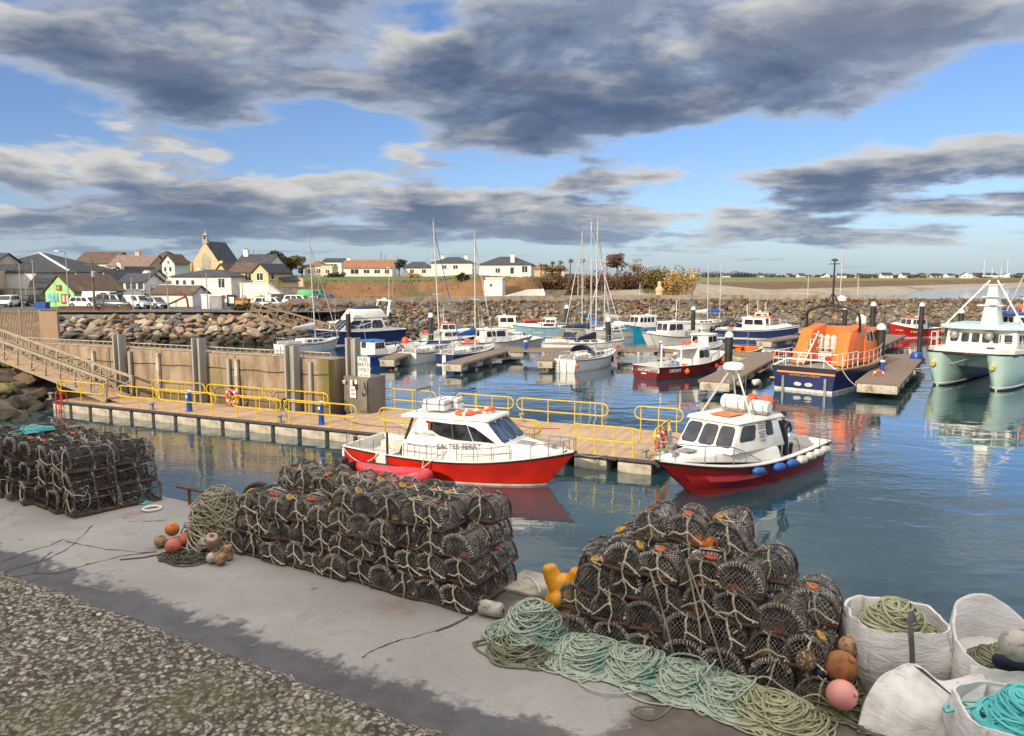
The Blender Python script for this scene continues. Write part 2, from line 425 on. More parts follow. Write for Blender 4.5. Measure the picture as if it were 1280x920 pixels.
def water_mat():
    m, nt, b = newmat('harbour_water')
    tc = nt.n('ShaderNodeTexCoord').outputs['Object']
    big = nt.noise(tc, .06, 3, .5)
    setin(nt, b, 'Base Color', nt.mix(nt.ss(big, .35, .65), (.020, .052, .068, 1), (.028, .062, .070, 1)))
    b.inputs['IOR'].default_value = 1.38; b.inputs['Specular IOR Level'].default_value = .5
    b.inputs['Roughness'].default_value = .03
    mp = nt.n('ShaderNodeMapping'); nt.t.links.new(tc, mp.inputs[0]); mp.inputs['Scale'].default_value = (.75, 1.25, 1); mp.inputs['Rotation'].default_value = (0, 0, .3)
    h1 = nt.noise(mp.outputs[0], .55, 2, .45, .4)
    h2 = nt.noise(mp.outputs[0], 2.6, 3, .55, .3)
    patch = nt.ss(nt.noise(tc, .11, 2, .5), .42, .62)
    h = nt.math('ADD', nt.math('MULTIPLY', h1, .026), nt.math('MULTIPLY', nt.math('MULTIPLY', h2, nt.math('ADD', .2, patch)), .009))
    bp = nt.n('ShaderNodeBump'); bp.inputs['Strength'].default_value = 1.0; bp.inputs['Distance'].default_value = 1.0
    nt.t.links.new(h, bp.inputs['Height']); nt.t.links.new(bp.outputs[0], b.inputs['Normal']); b.inputs['Coat Weight'].default_value = .75; b.inputs['Coat IOR'].default_value = 1.45; b.inputs['Coat Roughness'].default_value = .03; nt.t.links.new(bp.outputs[0], b.inputs['Coat Normal'])
    return m
mb = MB(); mb.add([(-900, -60, 0), (4500, -60, 0), (4500, 5500, 0), (-900, 5500, 0)], [(0, 1, 2, 3)])
struct(mb.build('water', water_mat()))

# ------------------------------------------------------------------ quay
def quay_mat():
    m, nt, b = newmat('quay_concrete')
    tc = nt.n('ShaderNodeTexCoord').outputs['Object']
    big = nt.noise(tc, .55, 4, .6); fine = nt.noise(tc, 9, 6, .7); mid = nt.noise(tc, 2.2, 5, .65)
    base = nt.mix(nt.ss(big, .3, .7), (.275, .260, .240, 1), (.36, .345, .32, 1))
    base = nt.mix(nt.math('MULTIPLY', nt.ss(fine, .52, .75), .5), base, (.23, .20, .165, 1))
    base = nt.mix(nt.math('MULTIPLY', nt.ss(nt.noise(tc, 30, 3, .6), .66, .74), .7), base, (.13, .12, .11, 1))
    base = nt.mix(nt.math('MULTIPLY', nt.ss(nt.noise(tc, 85, 2, .5), .56, .7), .4), base, (.55, .51, .44, 1))
    base = nt.mix(nt.math('MULTIPLY', nt.ss(nt.noise(tc, 1.1, 6, .75, .5), .54, .66), .45), base, (.235, .20, .16, 1))
    base = nt.mix(nt.math('MULTIPLY', nt.ss(nt.noise(tc, 55, 4, .7), .54, .7), .55), base, (.17, .155, .135, 1))
    spot = nt.n('ShaderNodeTexVoronoi'); spot.inputs['Scale'].default_value = 1.7; nt.t.links.new(tc, spot.inputs['Vector'])
    base = nt.mix(nt.math('MULTIPLY', nt.math('SUBTRACT', 1.0, nt.ss(nt.math('ADD', spot.outputs['Distance'], nt.math('MULTIPLY', fine, .25)), .17, .22)), .65), base, (.12, .10, .085, 1))
    # wet strip along the foot of the parapet, and the damp ground round the right-hand gear
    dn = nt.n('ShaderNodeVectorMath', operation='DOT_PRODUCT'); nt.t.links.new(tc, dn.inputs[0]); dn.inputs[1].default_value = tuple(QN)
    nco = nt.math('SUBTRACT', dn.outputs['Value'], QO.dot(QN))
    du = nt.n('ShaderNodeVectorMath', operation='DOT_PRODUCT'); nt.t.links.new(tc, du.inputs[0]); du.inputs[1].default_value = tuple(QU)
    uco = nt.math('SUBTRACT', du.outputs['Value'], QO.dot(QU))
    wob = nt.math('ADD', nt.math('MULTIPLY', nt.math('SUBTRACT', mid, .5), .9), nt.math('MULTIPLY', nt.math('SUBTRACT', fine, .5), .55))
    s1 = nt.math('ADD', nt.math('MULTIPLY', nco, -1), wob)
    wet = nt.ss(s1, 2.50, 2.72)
    # damp brown ground: beyond u = -.6, thinning towards a dry tongue
    s2 = nt.math('ADD', nt.math('ADD', uco, nt.math('MULTIPLY', nco, .9)), nt.math('MULTIPLY', wob, 1.2))
    damp = nt.ss(s2, -1.25, -1.0)
    s3 = nt.math('ADD', nt.math('MULTIPLY', nco, -1), nt.math('MULTIPLY', wob, .9))
    # dry tongue lies 1.5 to 2.4 m in from the edge up to u = .6
    tongue = nt.math('MULTIPLY', nt.math('MULTIPLY', nt.ss(s3, 1.30, 1.42), nt.math('SUBTRACT', 1.0, nt.ss(s3, 2.45, 2.6))), nt.math('SUBTRACT', 1.0, nt.ss(nt.math('ADD', uco, wob), 1.6, 1.85)))
    damp = nt.math('MULTIPLY', damp, nt.math('SUBTRACT', 1.0, tongue))
    wetc = nt.mix(nt.ss(mid, .35, .6), (.082, .076, .074, 1), (.115, .107, .104, 1))
    dampc = nt.mix(nt.ss(mid, .35, .65), (.105, .085, .072, 1), (.16, .13, .11, 1))
    c1 = nt.mix(damp, base, dampc)
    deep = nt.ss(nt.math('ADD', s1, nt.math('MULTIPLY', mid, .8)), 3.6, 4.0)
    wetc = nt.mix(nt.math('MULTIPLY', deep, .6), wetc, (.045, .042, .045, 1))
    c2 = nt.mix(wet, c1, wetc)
    rust = nt.math('MULTIPLY', nt.ss(nt.noise(tc, 1.3, 4, .6), .6, .75), nt.ss(nt.math('ADD', nco, 1.9), -.2, .6))
    c2 = nt.mix(nt.math('MULTIPLY', rust, .5), c2, (.22, .12, .075, 1))
    setin(nt, b, 'Base Color', c2)
    r_ = nt.math('SUBTRACT', .88, nt.math('MULTIPLY', nt.math('MAXIMUM', wet, nt.math('MULTIPLY', damp, .7)), .50))
    setin(nt, b, 'Roughness', r_)
    bp = nt.n('ShaderNodeBump'); bp.inputs['Strength'].default_value = .35; bp.inputs['Distance'].default_value = .012
    nt.t.links.new(nt.math('ADD', nt.math('MULTIPLY', fine, .7), nt.math('MULTIPLY', mid, 1.5)), bp.inputs['Height']); nt.t.links.new(bp.outputs[0], b.inputs['Normal'])
    return m
QM = quay_mat()
mb = MB(); mb.prism([Q(-70, -12).xy, Q(45, -12).xy, Q(45, .3).xy, Q(-70, -.1).xy], -4, QZ)
quay = struct(mb.build('quay', QM, bevel=.05))
mcrack = P('crack_dark', (.04, .036, .033), (.09, .083, .075), 9, .9)
mb = MB()
for pts, wd in (([(0, 716), (30, 707), (60, 700), (78, 690), (96, 676), (116, 657)], .022), ([(0, 702), (36, 690), (64, 682), (78, 674), (96, 680), (130, 686), (176, 691), (196, 690)], .022),
                ([(10, 722), (48, 716), (70, 716), (110, 706), (150, 696), (196, 690)], .03), ([(44, 716), (52, 700), (66, 690)], .02), ([(160, 652), (210, 650)], .02), ([(452, 822), (470, 812), (500, 800), (545, 789), (585, 772)], .022)):
    P3 = []
    raw = [W(x, y, QZ) for x, y in pts]
    for i in range(len(raw) - 1):
        for j in range(6):
            p = raw[i].lerp(raw[i + 1], j / 6); w_ = mnoise.noise_vector(p * 3.1) * .05 + mnoise.noise_vector(p * 11) * .018; P3.append(p + V((w_.x, w_.y, .004)))
    P3.append(raw[-1] + V((0, 0, .004)))
    vs = []
    for i, p in enumerate(P3):
        a = P3[max(0, i - 1)]; b_ = P3[min(len(P3) - 1, i + 1)]; t = (b_ - a).normalized(); sd = V((-t.y, t.x, 0)); k = wd * rng.uniform(.15, 1.3) / 2
        vs += [p - sd * k, p + sd * k]
    mb.add(vs, [(2 * i, 2 * i + 2, 2 * i + 3, 2 * i + 1) for i in range(len(P3) - 1)])
struct(mb.build('crack', mcrack, quay))

# parapet of weathered pebble concrete on which the photographer stands
def pebble_mat():
    m, nt, b = newmat('pebble_concrete')
    tc = nt.n('ShaderNodeTexCoord').outputs['Object']
    dis = nt.n('ShaderNodeVectorMath', operation='ADD'); nt.t.links.new(tc, dis.inputs[0])
    nv = nt.n('ShaderNodeTexNoise'); nv.inputs['Scale'].default_value = 18; nt.t.links.new(tc, nv.inputs['Vector'])
    sc_ = nt.n('ShaderNodeVectorMath', operation='SCALE'); nt.t.links.new(nv.outputs['Color'], sc_.inputs[0]); sc_.inputs['Scale'].default_value = .035
    nt.t.links.new(sc_.outputs[0], dis.inputs[1]); v = dis.outputs[0]
    vo = nt.n('ShaderNodeTexVoronoi'); vo.inputs['Scale'].default_value = 42; nt.t.links.new(v, vo.inputs['Vector'])
    vo2 = nt.n('ShaderNodeTexVoronoi'); vo2.inputs['Scale'].default_value = 95; nt.t.links.new(v, vo2.inputs['Vector'])
    bw = nt.n('ShaderNodeRGBToBW'); nt.t.links.new(vo.outputs['Color'], bw.inputs[0])
    cr = nt.n('ShaderNodeValToRGB'); nt.t.links.new(bw.outputs[0], cr.inputs[0])
    el = cr.color_ramp.elements; el[0].position = .12; el[0].color = (.07, .06, .048, 1); el[1].position = .95; el[1].color = (.72, .68, .60, 1)
    for p_, c_ in ((.32, (.24, .20, .15, 1)), (.5, (.34, .285, .215, 1)), (.7, (.50, .43, .33, 1))):
        e = el.new(p_); e.color = c_
    bw2 = nt.n('ShaderNodeRGBToBW'); nt.t.links.new(vo2.outputs['Color'], bw2.inputs[0])
    fine = nt.mix(nt.ss(bw2.outputs[0], .3, .75), (.17, .14, .108, 1), (.52, .46, .37, 1))
    colr = nt.mix(nt.ss(nt.noise(tc, 7, 4, .6), .42, .58), cr.outputs[0], fine)
    gap = nt.ss(vo.outputs['Distance'], .36, .66)
    colr = nt.mix(nt.math('MULTIPLY', gap, .85), colr, (.045, .038, .028, 1))
    moss = nt.ss(nt.noise(tc, 1.7, 5, .65), .52, .68)
    colr = nt.mix(nt.math('MULTIPLY', moss, .55), colr, (.13, .115, .045, 1))
    lich = nt.ss(nt.noise(tc, 2.6, 2, .45, .6), .70, .715)
    colr = nt.mix(lich, colr, (.66, .63, .52, 1))
    dark = nt.ss(nt.noise(tc, 3.3, 5, .7), .56, .7)
    colr = nt.mix(nt.math('MULTIPLY', dark, .55), colr, (.05, .043, .036, 1))
    setin(nt, b, 'Base Color', colr); b.inputs['Roughness'].default_value = .95
    bp = nt.n('ShaderNodeBump'); bp.inputs['Strength'].default_value = 1.0; bp.inputs['Distance'].default_value = .022
    hh = nt.math('ADD', nt.math('SUBTRACT', 1.0, vo.outputs['Distance']), nt.math('MULTIPLY', nt.math('SUBTRACT', 1.0, vo2.outputs['Distance']), .35))
    nt.t.links.new(hh, bp.inputs['Height']); nt.t.links.new(bp.outputs[0], b.inputs['Normal'])
    return m
PBM = pebble_mat()
PZ = 5.7; PN = -5.66
mb = MB(); mb.prism([Q(-70, -13).xy, Q(45, -13).xy, Q(45, PN - .12).xy, Q(-70, PN - .12).xy], QZ + .004, PZ - .05)
par = mb.build('parapet_wall', PBM)
tag(par, 'weathered pebbly concrete parapet wall with pale lichen above the wet quay', 'wall')
# its worn top, a close mesh with lumps, pits and a cracked joint
NU, NV = 330, 190
mb = MB(); vs = []
ja, jb = Qn(W(268, 912, PZ)), Qn(W(345, 868, PZ))
for j in range(NV + 1):
    n_ = PN - .0 - (j / NV) ** 1.35 * 4.2
    for i in range(NU + 1):
        u = -1.6 + 6.2 * i / NU
        p = Q(u, n_, 0)
        e = mnoise.fractal(V((p.x * 3.1, p.y * 3.1, 0)), 1, 2, 4)
        f = mnoise.noise(V((p.x * 26, p.y * 26, 3))); f2 = mnoise.noise(V((p.x * 60, p.y * 60, 9)))
        z = PZ + .022 * e + .011 * f + .006 * f2
        back = -(n_ - PN)
        if back < .16:                      # rounded, crumbled arris
            k = 1 - back / .16; z -= k * k * (.10 + .05 * e + .04 * f)
            wv = .05 * mnoise.noise(V((u * 4, 1, 0))) + .03 * mnoise.noise(V((u * 13, 4, 0)))
            p += QN * wv * k
        # joint across the top
        dx, dy = jb[0] - ja[0], jb[1] - ja[1]; L2 = math.hypot(dx, dy)
        dd = abs((u - ja[0]) * dy - (n_ - ja[1]) * dx) / L2 + .012 * f
        al = ((u - ja[0]) * dx + (n_ - ja[1]) * dy) / L2
        if -.3 < al < L2 * 1.15: z -= .035 * max(0, 1 - dd / .016)
        vs.append((p.x, p.y, z))
    if j == 0:                              # the face below the arris hangs from the first row
        row0 = list(vs)
fs = [(j * (NU + 1) + i, (j + 1) * (NU + 1) + i, (j + 1) * (NU + 1) + i + 1, j * (NU + 1) + i + 1) for j in range(NV) for i in range(NU)]
b0 = len(vs)
vs += [(x, y, QZ) for x, y, z in row0]
fs += [(i, i + 1, b0 + i + 1, b0 + i) for i in range(NU)]
mb.add(vs, fs); o = mb.build('coping', PBM, par, smooth=60)

# ------------------------------------------------------------------ shed-shaped block, unseen behind the camera, added to shade the quay
mshed = P('shed_render', (.42, .40, .37), (.35, .33, .30), .8, .9)
mslate = P('slate_roof', (.045, .048, .055), (.065, .066, .072), 3, .7)
sb = thing('harbour_shed', 'long grey rendered harbour shed standing on the pier behind the parapet', 'shed', Q(-13, -14.5, 0), QANG)
MB().box((0, 0, 5.1), (38, 7, 10.2)).build('wall', mshed, sb)
mb = MB(); mb.prism([(-3.7, 10.2), (3.7, 10.2), (0, 11.6)], -19.3, 19.3, Matrix(((0, 0, 1, 0), (1, 0, 0, 0), (0, 1, 0, 0), (0, 0, 0, 1)))).build('roof', mslate, sb)

# ------------------------------------------------------------------ shore and land
MT_grass = P('grass_green', (.075, .12, .020), (.115, .135, .035), .35, .95, c3=(.13, .10, .045), s3=.06, lo3=.5, hi3=.7)
MT_cliff = P('cliff_earth', (.24, .115, .042), (.14, .075, .032), .16, .95, c3=(.09, .085, .03), s3=.09, lo3=.52, hi3=.66, bump=.8, bscale=.6)
MT_sand = P('beach_sand', (.34, .29, .21), (.25, .21, .16), .08, .95, c3=(.10, .09, .07), s3=.03, lo3=.58, hi3=.68)
MT_scrub = P('scrub_brown', (.16, .085, .035), (.085, .055, .025), .4, .95, c3=(.20, .15, .045), s3=.05, lo3=.56, hi3=.7, bump=1, bscale=.8)
MT_road = P('asphalt', (.075, .073, .07), (.10, .097, .092), .5, .9)
MT_earth = P('rocky_ground', (.16, .13, .10), (.08, .07, .055), .8, .95, bump=1, bscale=2)
MT_field = P('field_green', (.13, .16, .035), (.17, .15, .05), .012, .95, c3=(.17, .12, .05), s3=.008, lo3=.5, hi3=.68)

def sstep(x, a, b):
    t = max(0, min(1, (x - a) / (b - a))); return t * t * (3 - 2 * t)
def shore_dist(X, Y):           # how far inland of the open shore: line from (40,215) through (84,262) to (360,545) and on
    p = V((X - 84, Y - 262)); return max(-p.x * .714 + p.y * .70, 3 * (48 + (Y - 110) * .16 - X) if Y < 300 else -99)
def land(X, Y):
    nz = mnoise.noise(V((X * .06, Y * .06, 0))); nf = mnoise.noise(V((X * .25, Y * .25, 5)))
    toe = 104
    # harbour level
    z = 3.2
    if X < -44: z += 4.3 * sstep(Y, 112, 168) * sstep(-X, 44, 60)
    # cliff behind the harbour road
    if X > -60:
        cy = 150 + 3 * nz + 1.2 * nf + (10 if X > 8 else 0) + max(0, X - 30) * .6
        top = 6.1 + .9 * sstep(X, -20, -4) + 1.1 * sstep(Y, cy, 186) * (1 - sstep(X, -12, 4)) + (1.0 if X > 8 else 0) - max(0, X - 26) * .05
        zc_ = 3.0 + (top - 3.0) * sstep(Y, cy - 3.5, cy + 3.5) * sstep(X, -60, -46)
        z = max(z, zc_)
    sd = shore_dist(X, Y)
    if sd < 190:
        beach = -1.0 + sstep(sd, -4, 22) * 2.6 + sstep(sd, 26, 55) * 2.8
        z = min(z, beach) if sd < 150 else z
        if Y > 330: z = beach + 1.8 * sstep(sd, 80, 190)
    elif Y > 330: z = max(4.0, min(z, 6.2))
    if Y > 700: z = min(z, 4.6) + min(5.0, (Y - 700) * .0022) if sd > 30 else z
    return z
az0, az1, NA = -46, 46, 230
ds = [88.0]
while ds[-1] < 3600: ds.append(ds[-1] * 1.022 + .15)
mb = MB(); vs = []; zs = []
for d_ in ds:
    for i in range(NA + 1):
        a = R(az0 + (az1 - az0) * i / NA); X, Y = d_ * math.tan(a), d_
        z = land(X, Y); vs.append((X, Y, z))
fs, ms = [], []
for j in range(len(ds) - 1):
    for i in range(NA):
        q = (j * (NA + 1) + i, j * (NA + 1) + i + 1, (j + 1) * (NA + 1) + i + 1, (j + 1) * (NA + 1) + i)
        ps = [V(vs[k]) for k in q]
        c_ = sum(ps, V()) / 4
        if c_.z < -.5 or max(p.z for p in ps) < -.4: continue
        if c_.x > -20 + 0 and c_.y < 112 - 0 : continue
        nn = (ps[1] - ps[0]).cross(ps[3] - ps[0]).normalized()
        sd = shore_dist(c_.x, c_.y)
        k = 0
        if c_.y < 330:
            if c_.x < -18 and c_.y < 125 and nn.z > .85: k = 4
            elif nn.z < .90 or (c_.x < 6 and c_.x > -60 and 3.25 < c_.z < 5.85 + .9 * sstep(c_.x, -20, -4) and c_.y < 160): k = 1 if c_.x < 6 else 3
            elif sd < 95 and c_.x > 20: k = 2
            elif c_.z < 4.2: k = 5 if c_.x < 20 else 2
        else:
            if sd < 27: k = 2
            elif sd < 60: k = 3
            else: k = 6
        fs.append(q); ms.append(k)
mb.v = vs; mb.f = fs; mb.m = ms
terrain = struct(mb.build('terrain', [MT_grass, MT_cliff, MT_sand, MT_scrub, MT_road, MT_earth, MT_field], smooth=180))
def PX(p):                                  # where a point falls in the photograph
    d = V(p) - V((0, 0, CAMZ))
    f = d.y * cos(PITCH) - d.z * sin(PITCH); u = d.y * sin(PITCH) + d.z * cos(PITCH)
    return (640 + FPX * d.x / f, 460 - FPX * u / f)
# ------------------------------------------------------------------ rocks
def rock_mat(name, c1, c2, weed=True):
    m, nt, b = newmat(name)
    tc = nt.n('ShaderNodeTexCoord').outputs['Object']
    pos = nt.n('ShaderNodeNewGeometry').outputs['Position']
    c = nt.mix(nt.ss(nt.noise(tc, 2.2, 5, .6), .35, .65), tuple(c1) + (1,), tuple(c2) + (1,))
    oi = nt.n('ShaderNodeObjectInfo').outputs['Random']
    hs = nt.n('ShaderNodeHueSaturation'); nt.t.links.new(nt.math('ADD', nt.math('MULTIPLY', oi, .5), .75), hs.inputs['Value']); setin(nt, hs, 'Color', c)
    c = hs.outputs[0]
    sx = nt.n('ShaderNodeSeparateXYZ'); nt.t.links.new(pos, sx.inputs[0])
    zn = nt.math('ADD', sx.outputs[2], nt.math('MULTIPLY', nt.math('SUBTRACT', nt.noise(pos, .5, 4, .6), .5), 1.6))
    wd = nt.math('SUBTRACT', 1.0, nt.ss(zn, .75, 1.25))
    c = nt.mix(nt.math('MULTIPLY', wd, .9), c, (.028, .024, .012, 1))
    setin(nt, b, 'Base Color', c); b.inputs['Roughness'].default_value = .9
    bp = nt.n('ShaderNodeBump'); bp.inputs['Strength'].default_value = .6; bp.inputs['Distance'].default_value = .05
    nt.t.links.new(nt.noise(tc, 5, 5, .65), bp.inputs['Height']); nt.t.links.new(bp.outputs[0], b.inputs['Normal'])
    return m
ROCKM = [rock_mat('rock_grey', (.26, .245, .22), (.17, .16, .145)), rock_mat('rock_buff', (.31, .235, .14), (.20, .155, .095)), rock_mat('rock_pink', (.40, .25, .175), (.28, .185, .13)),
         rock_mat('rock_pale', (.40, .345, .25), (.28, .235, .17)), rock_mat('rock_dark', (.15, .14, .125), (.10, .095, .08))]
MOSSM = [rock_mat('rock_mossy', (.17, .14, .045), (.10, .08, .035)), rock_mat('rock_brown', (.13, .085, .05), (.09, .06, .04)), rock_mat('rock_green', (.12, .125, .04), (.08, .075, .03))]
def rock_shape(seed, sub=2, cuts=7):
    r_ = random.Random(seed); bm = bmesh.new(); bmesh.ops.create_icosphere(bm, subdivisions=sub, radius=1)
    pl = []
    for i in range(cuts):
        n = V((r_.gauss(0, 1), r_.gauss(0, 1), r_.gauss(0, 1))).normalized(); pl.append((n, r_.uniform(.45, .8)))
    for v in bm.verts:
        p = v.co.copy()
        for n, d in pl:
            k = p.dot(n) - d
            if k > 0: p -= n * k
        v.co = V((p.x * 1.0, p.y * r_.uniform(.97, 1.03), p.z * .8))
    vs = [tuple(v.co) for v in bm.verts]; fs = [tuple(v.index for v in f.verts) for f in bm.faces]; bm.free()
    return vs, fs
SMALL = [rock_shape(50 + i, 1, 6) for i in range(10)]
BIG = [rock_shape(80 + i, 2, 9) for i in range(8)]
def heap_rock(mb, c, r, k):
    vs, fs = rng.choice(SMALL)
    M = Matrix.Translation(c) @ Matrix.Rotation(rng.uniform(0, 6.3), 4, V((rng.gauss(0, 1), rng.gauss(0, 1), rng.gauss(0, 1))).normalized()) @ Matrix.Diagonal((r * rng.uniform(.8, 1.35), r * rng.uniform(.7, 1.1), r * rng.uniform(.55, .9), 1))
    mb.add(vs, fs, M, k)
# the breakwater: a core swept along its toe and armoured with boulders
TOE = [(-24, 84.5), (-15, 90), (-6, 95), (8, 100), (26, 104), (60, 103.5), (140, 101)]
def along(path, s):
    for (x0, y0), (x1, y1) in zip(path, path[1:]):
        L = math.hypot(x1 - x0, y1 - y0)
        if s <= L: return V((x0 + (x1 - x0) * s / L, y0 + (y1 - y0) * s / L, 0)), V((-(y1 - y0), x1 - x0, 0)).normalized()
        s -= L
    return V((x1, y1, 0)), V((-(y1 - y0), x1 - x0, 0)).normalized()
BL_ = sum(math.hypot(b[0] - a[0], b[1] - a[1]) for a, b in zip(TOE, TOE[1:]))
prof = [(-1.5, -1.2), (0, -.3), (7.0, 3.6), (8.5, 3.9), (13, 3.9), (14, 3.4), (21, -.6)]
mb = MB(); rings = []
for i in range(61):
    p, n = along(TOE, BL_ * i / 60)
    rings.append([p + n * a + V((0, 0, z)) for a, z in prof])
mb.loft(rings, closed=False, caps=False)
bw = mb.build('breakwater', MT_earth); tag(bw, 'long rubble breakwater of tan boulders closing the far side of the harbour', 'breakwater')
mb = MB()
area = []
s = 0
while s < BL_ - 1:
    for a in [x * .56 for x in range(0, 15)]:
        if rng.random() < .06: continue
        s2 = s + rng.uniform(-.35, .35); p, n = along(TOE, max(0, s2))
        t = max(0, min(1, a / 7.0)); z = -.25 + 3.95 * t + rng.uniform(-.15, .25)
        r = rng.uniform(.26, .56) * (.85 if a > 6 else 1)
        top = a > 6.4
        heap_rock(mb, p + n * (a + rng.uniform(-.2, .2)) + V((0, 0, z)), r, rng.choices((0, 1, 2, 3, 4), (2, 5, 1, 2, 2))[0] if not top and not (a > 4.2 and rng.random() < .45) else rng.choice((5, 4, 5, 1)))
    s += .66
# back edge and crest, seen from the side
for i in range(420):
    p, n = along(TOE, rng.uniform(0, BL_)); a = rng.uniform(8, 15)
    heap_rock(mb, p + n * a + V((0, 0, 3.75 - max(0, a - 13) * .5)), rng.uniform(.3, .6), rng.choice((1, 4, 4, 2, 5, 5)))
MT_weed = P('crest_scrub', (.15, .065, .03), (.10, .06, .025), 2, .95)
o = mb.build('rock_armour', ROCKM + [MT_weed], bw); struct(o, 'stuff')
# crest wall with a pale coping towards the harbour road
mconc = P('pale_concrete', (.36, .31, .25), (.27, .23, .18), 1.5, .9, c3=(.18, .12, .07), s3=.6, lo3=.5, hi3=.7)
mb = MB(); rings = []
for i in range(31):
    p, n = along(TOE, 2 + (BL_ * .50) * i / 30)
    rings.append([p + n * a + V((0, 0, z)) for a, z in ((9.2, 3.7), (9.2, 4.55), (9.7, 4.55), (9.7, 3.7))])
mb.loft(rings)
tag(mb.build('crest_wall', mconc), 'low tan concrete wall along the top of the breakwater below the cliff', 'wall')

# embankment on the left, below the harbour road: core, loose mass and its larger boulders one by one
EL = [(-62, 79.5), (-40, 80), (-27, 82.5), (-21.5, 88)]
EBL = sum(math.hypot(b[0] - a[0], b[1] - a[1]) for a, b in zip(EL, EL[1:]))
mb = MB(); rings = []
for i in range(31):
    p, n = along(EL, EBL * i / 30)
    rings.append([p + n * a + V((0, 0, z)) for a, z in ((-1, -1), (0, -.3), (6.2, 2.5), (7.4, 2.9), (12, 3.0))])
mb.loft(rings, closed=False, caps=False)
emb = mb.build('embankment', MT_earth); struct(emb)
mb = MB()
s = 0
while s < EBL:
    for a in [x * .7 for x in range(0, 11)]:
        p, n = along(EL, s + rng.uniform(-.3, .3)); t = min(1, a / 6.2)
        heap_rock(mb, p + n * a + V((0, 0, -.35 + 2.8 * t)), rng.uniform(.3, .5), rng.choices((0, 1, 2, 3, 4), (3, 2, 3, 3, 2))[0])
    s += .8
struct(mb.build('rubble_fill', ROCKM, emb), 'stuff')
def lone_rock(proto_mesh, name, mat_, c, r, label, group):
    o = bpy.data.objects.new(name, proto_mesh); col.objects.link(o)
    o.location = c; o.rotation_euler = (rng.uniform(-.6, .6), rng.uniform(-.6, .6), rng.uniform(0, 6.3))
    o.scale = (r * rng.uniform(.85, 1.35), r * rng.uniform(.75, 1.1), r * rng.uniform(.6, .95))
    o.material_slots[0].link = 'OBJECT'; o.material_slots[0].material = mat_
    return tag(o, label, 'rock', group)
BM_ = []
for i, (vs, fs) in enumerate(BIG):
    mb = MB(); mb.add(vs, fs); o = mb.build('boulder_shape', ROCKM[0]); BM_.append(o.data); bpy.data.objects.remove(o)
kinds = [('grey', 0), ('tan', 1), ('pink', 2), ('pale', 3), ('dark', 4)]
cnt = 0
s = .3
while cnt < 225:
    rows = [.5, 1.3, 2.2, 3.1, 4.0, 4.9, 5.8]
    for a in rows:
        if cnt >= 225: break
        p, n = along(EL, s + rng.uniform(-.5, .5)); t = min(1, a / 6.2)
        wx = PX(p + n * a)[0]
        if wx < 40: continue
        kn, ki = rng.choices(kinds, (4, 2, 1, 3, 3) if wx < 125 else (2, 3, 4, 4, 1))[0]
        lone_rock(rng.choice(BM_), 'boulder', ROCKM[ki], p + n * a + V((0, 0, .0 + 2.75 * t + rng.uniform(-.05, .2))), rng.uniform(.42, .78), f'{kn} boulder among the riprap sloping down from the harbour road', 'boulders of the riprap below the harbour road')
        cnt += 1
    s += 1.08
    if s > EBL: break
# boulders at the water beneath the near gangway
mb = MB()
for i in range(9):
    rings = 0
mb.loft([[V((-24.2 + .2 * k, 43 + 1.0 * k, -1)), V((-26.4 + .3 * k, 43.2 + 1.2 * k, .5)), V((-29.5 + .3 * k, 44.5 + 1.4 * k, 1.5)), V((-36, 47 + 1.8 * k, 2.4)), V((-36, 47 + 1.8 * k, -1))] for k in range(-6, 8)], closed=False, caps=False)
ab = mb.build('shore_bank', MT_earth); struct(ab)
for i in range(150):
    k = rng.uniform(-5.5, 6.5); t = rng.random() * 2.6
    pf = [V((-24.2 + .2 * k, 43 + k, -.7)), V((-26.4 + .3 * k, 43.2 + 1.2 * k, .55)), V((-29.5 + .3 * k, 44.5 + 1.4 * k, 1.6)), V((-36, 47 + 1.8 * k, 2.5))]
    b_ = pf[int(t)].lerp(pf[int(t) + 1], t % 1)
    if PX(b_)[0] < -30 or PX(b_)[0] > 90 or cnt > 330: continue
    cnt += 1
    ki = rng.choice((0, 1, 2, 0, 1))
    lone_rock(rng.choice(BM_), 'boulder', MOSSM[ki], b_, rng.uniform(.42, .75), ('mossy olive boulder', 'wet brown boulder', 'weedy green boulder')[ki] + ' at the waterline beneath the near gangway', 'weedy boulders beneath the near gangway')

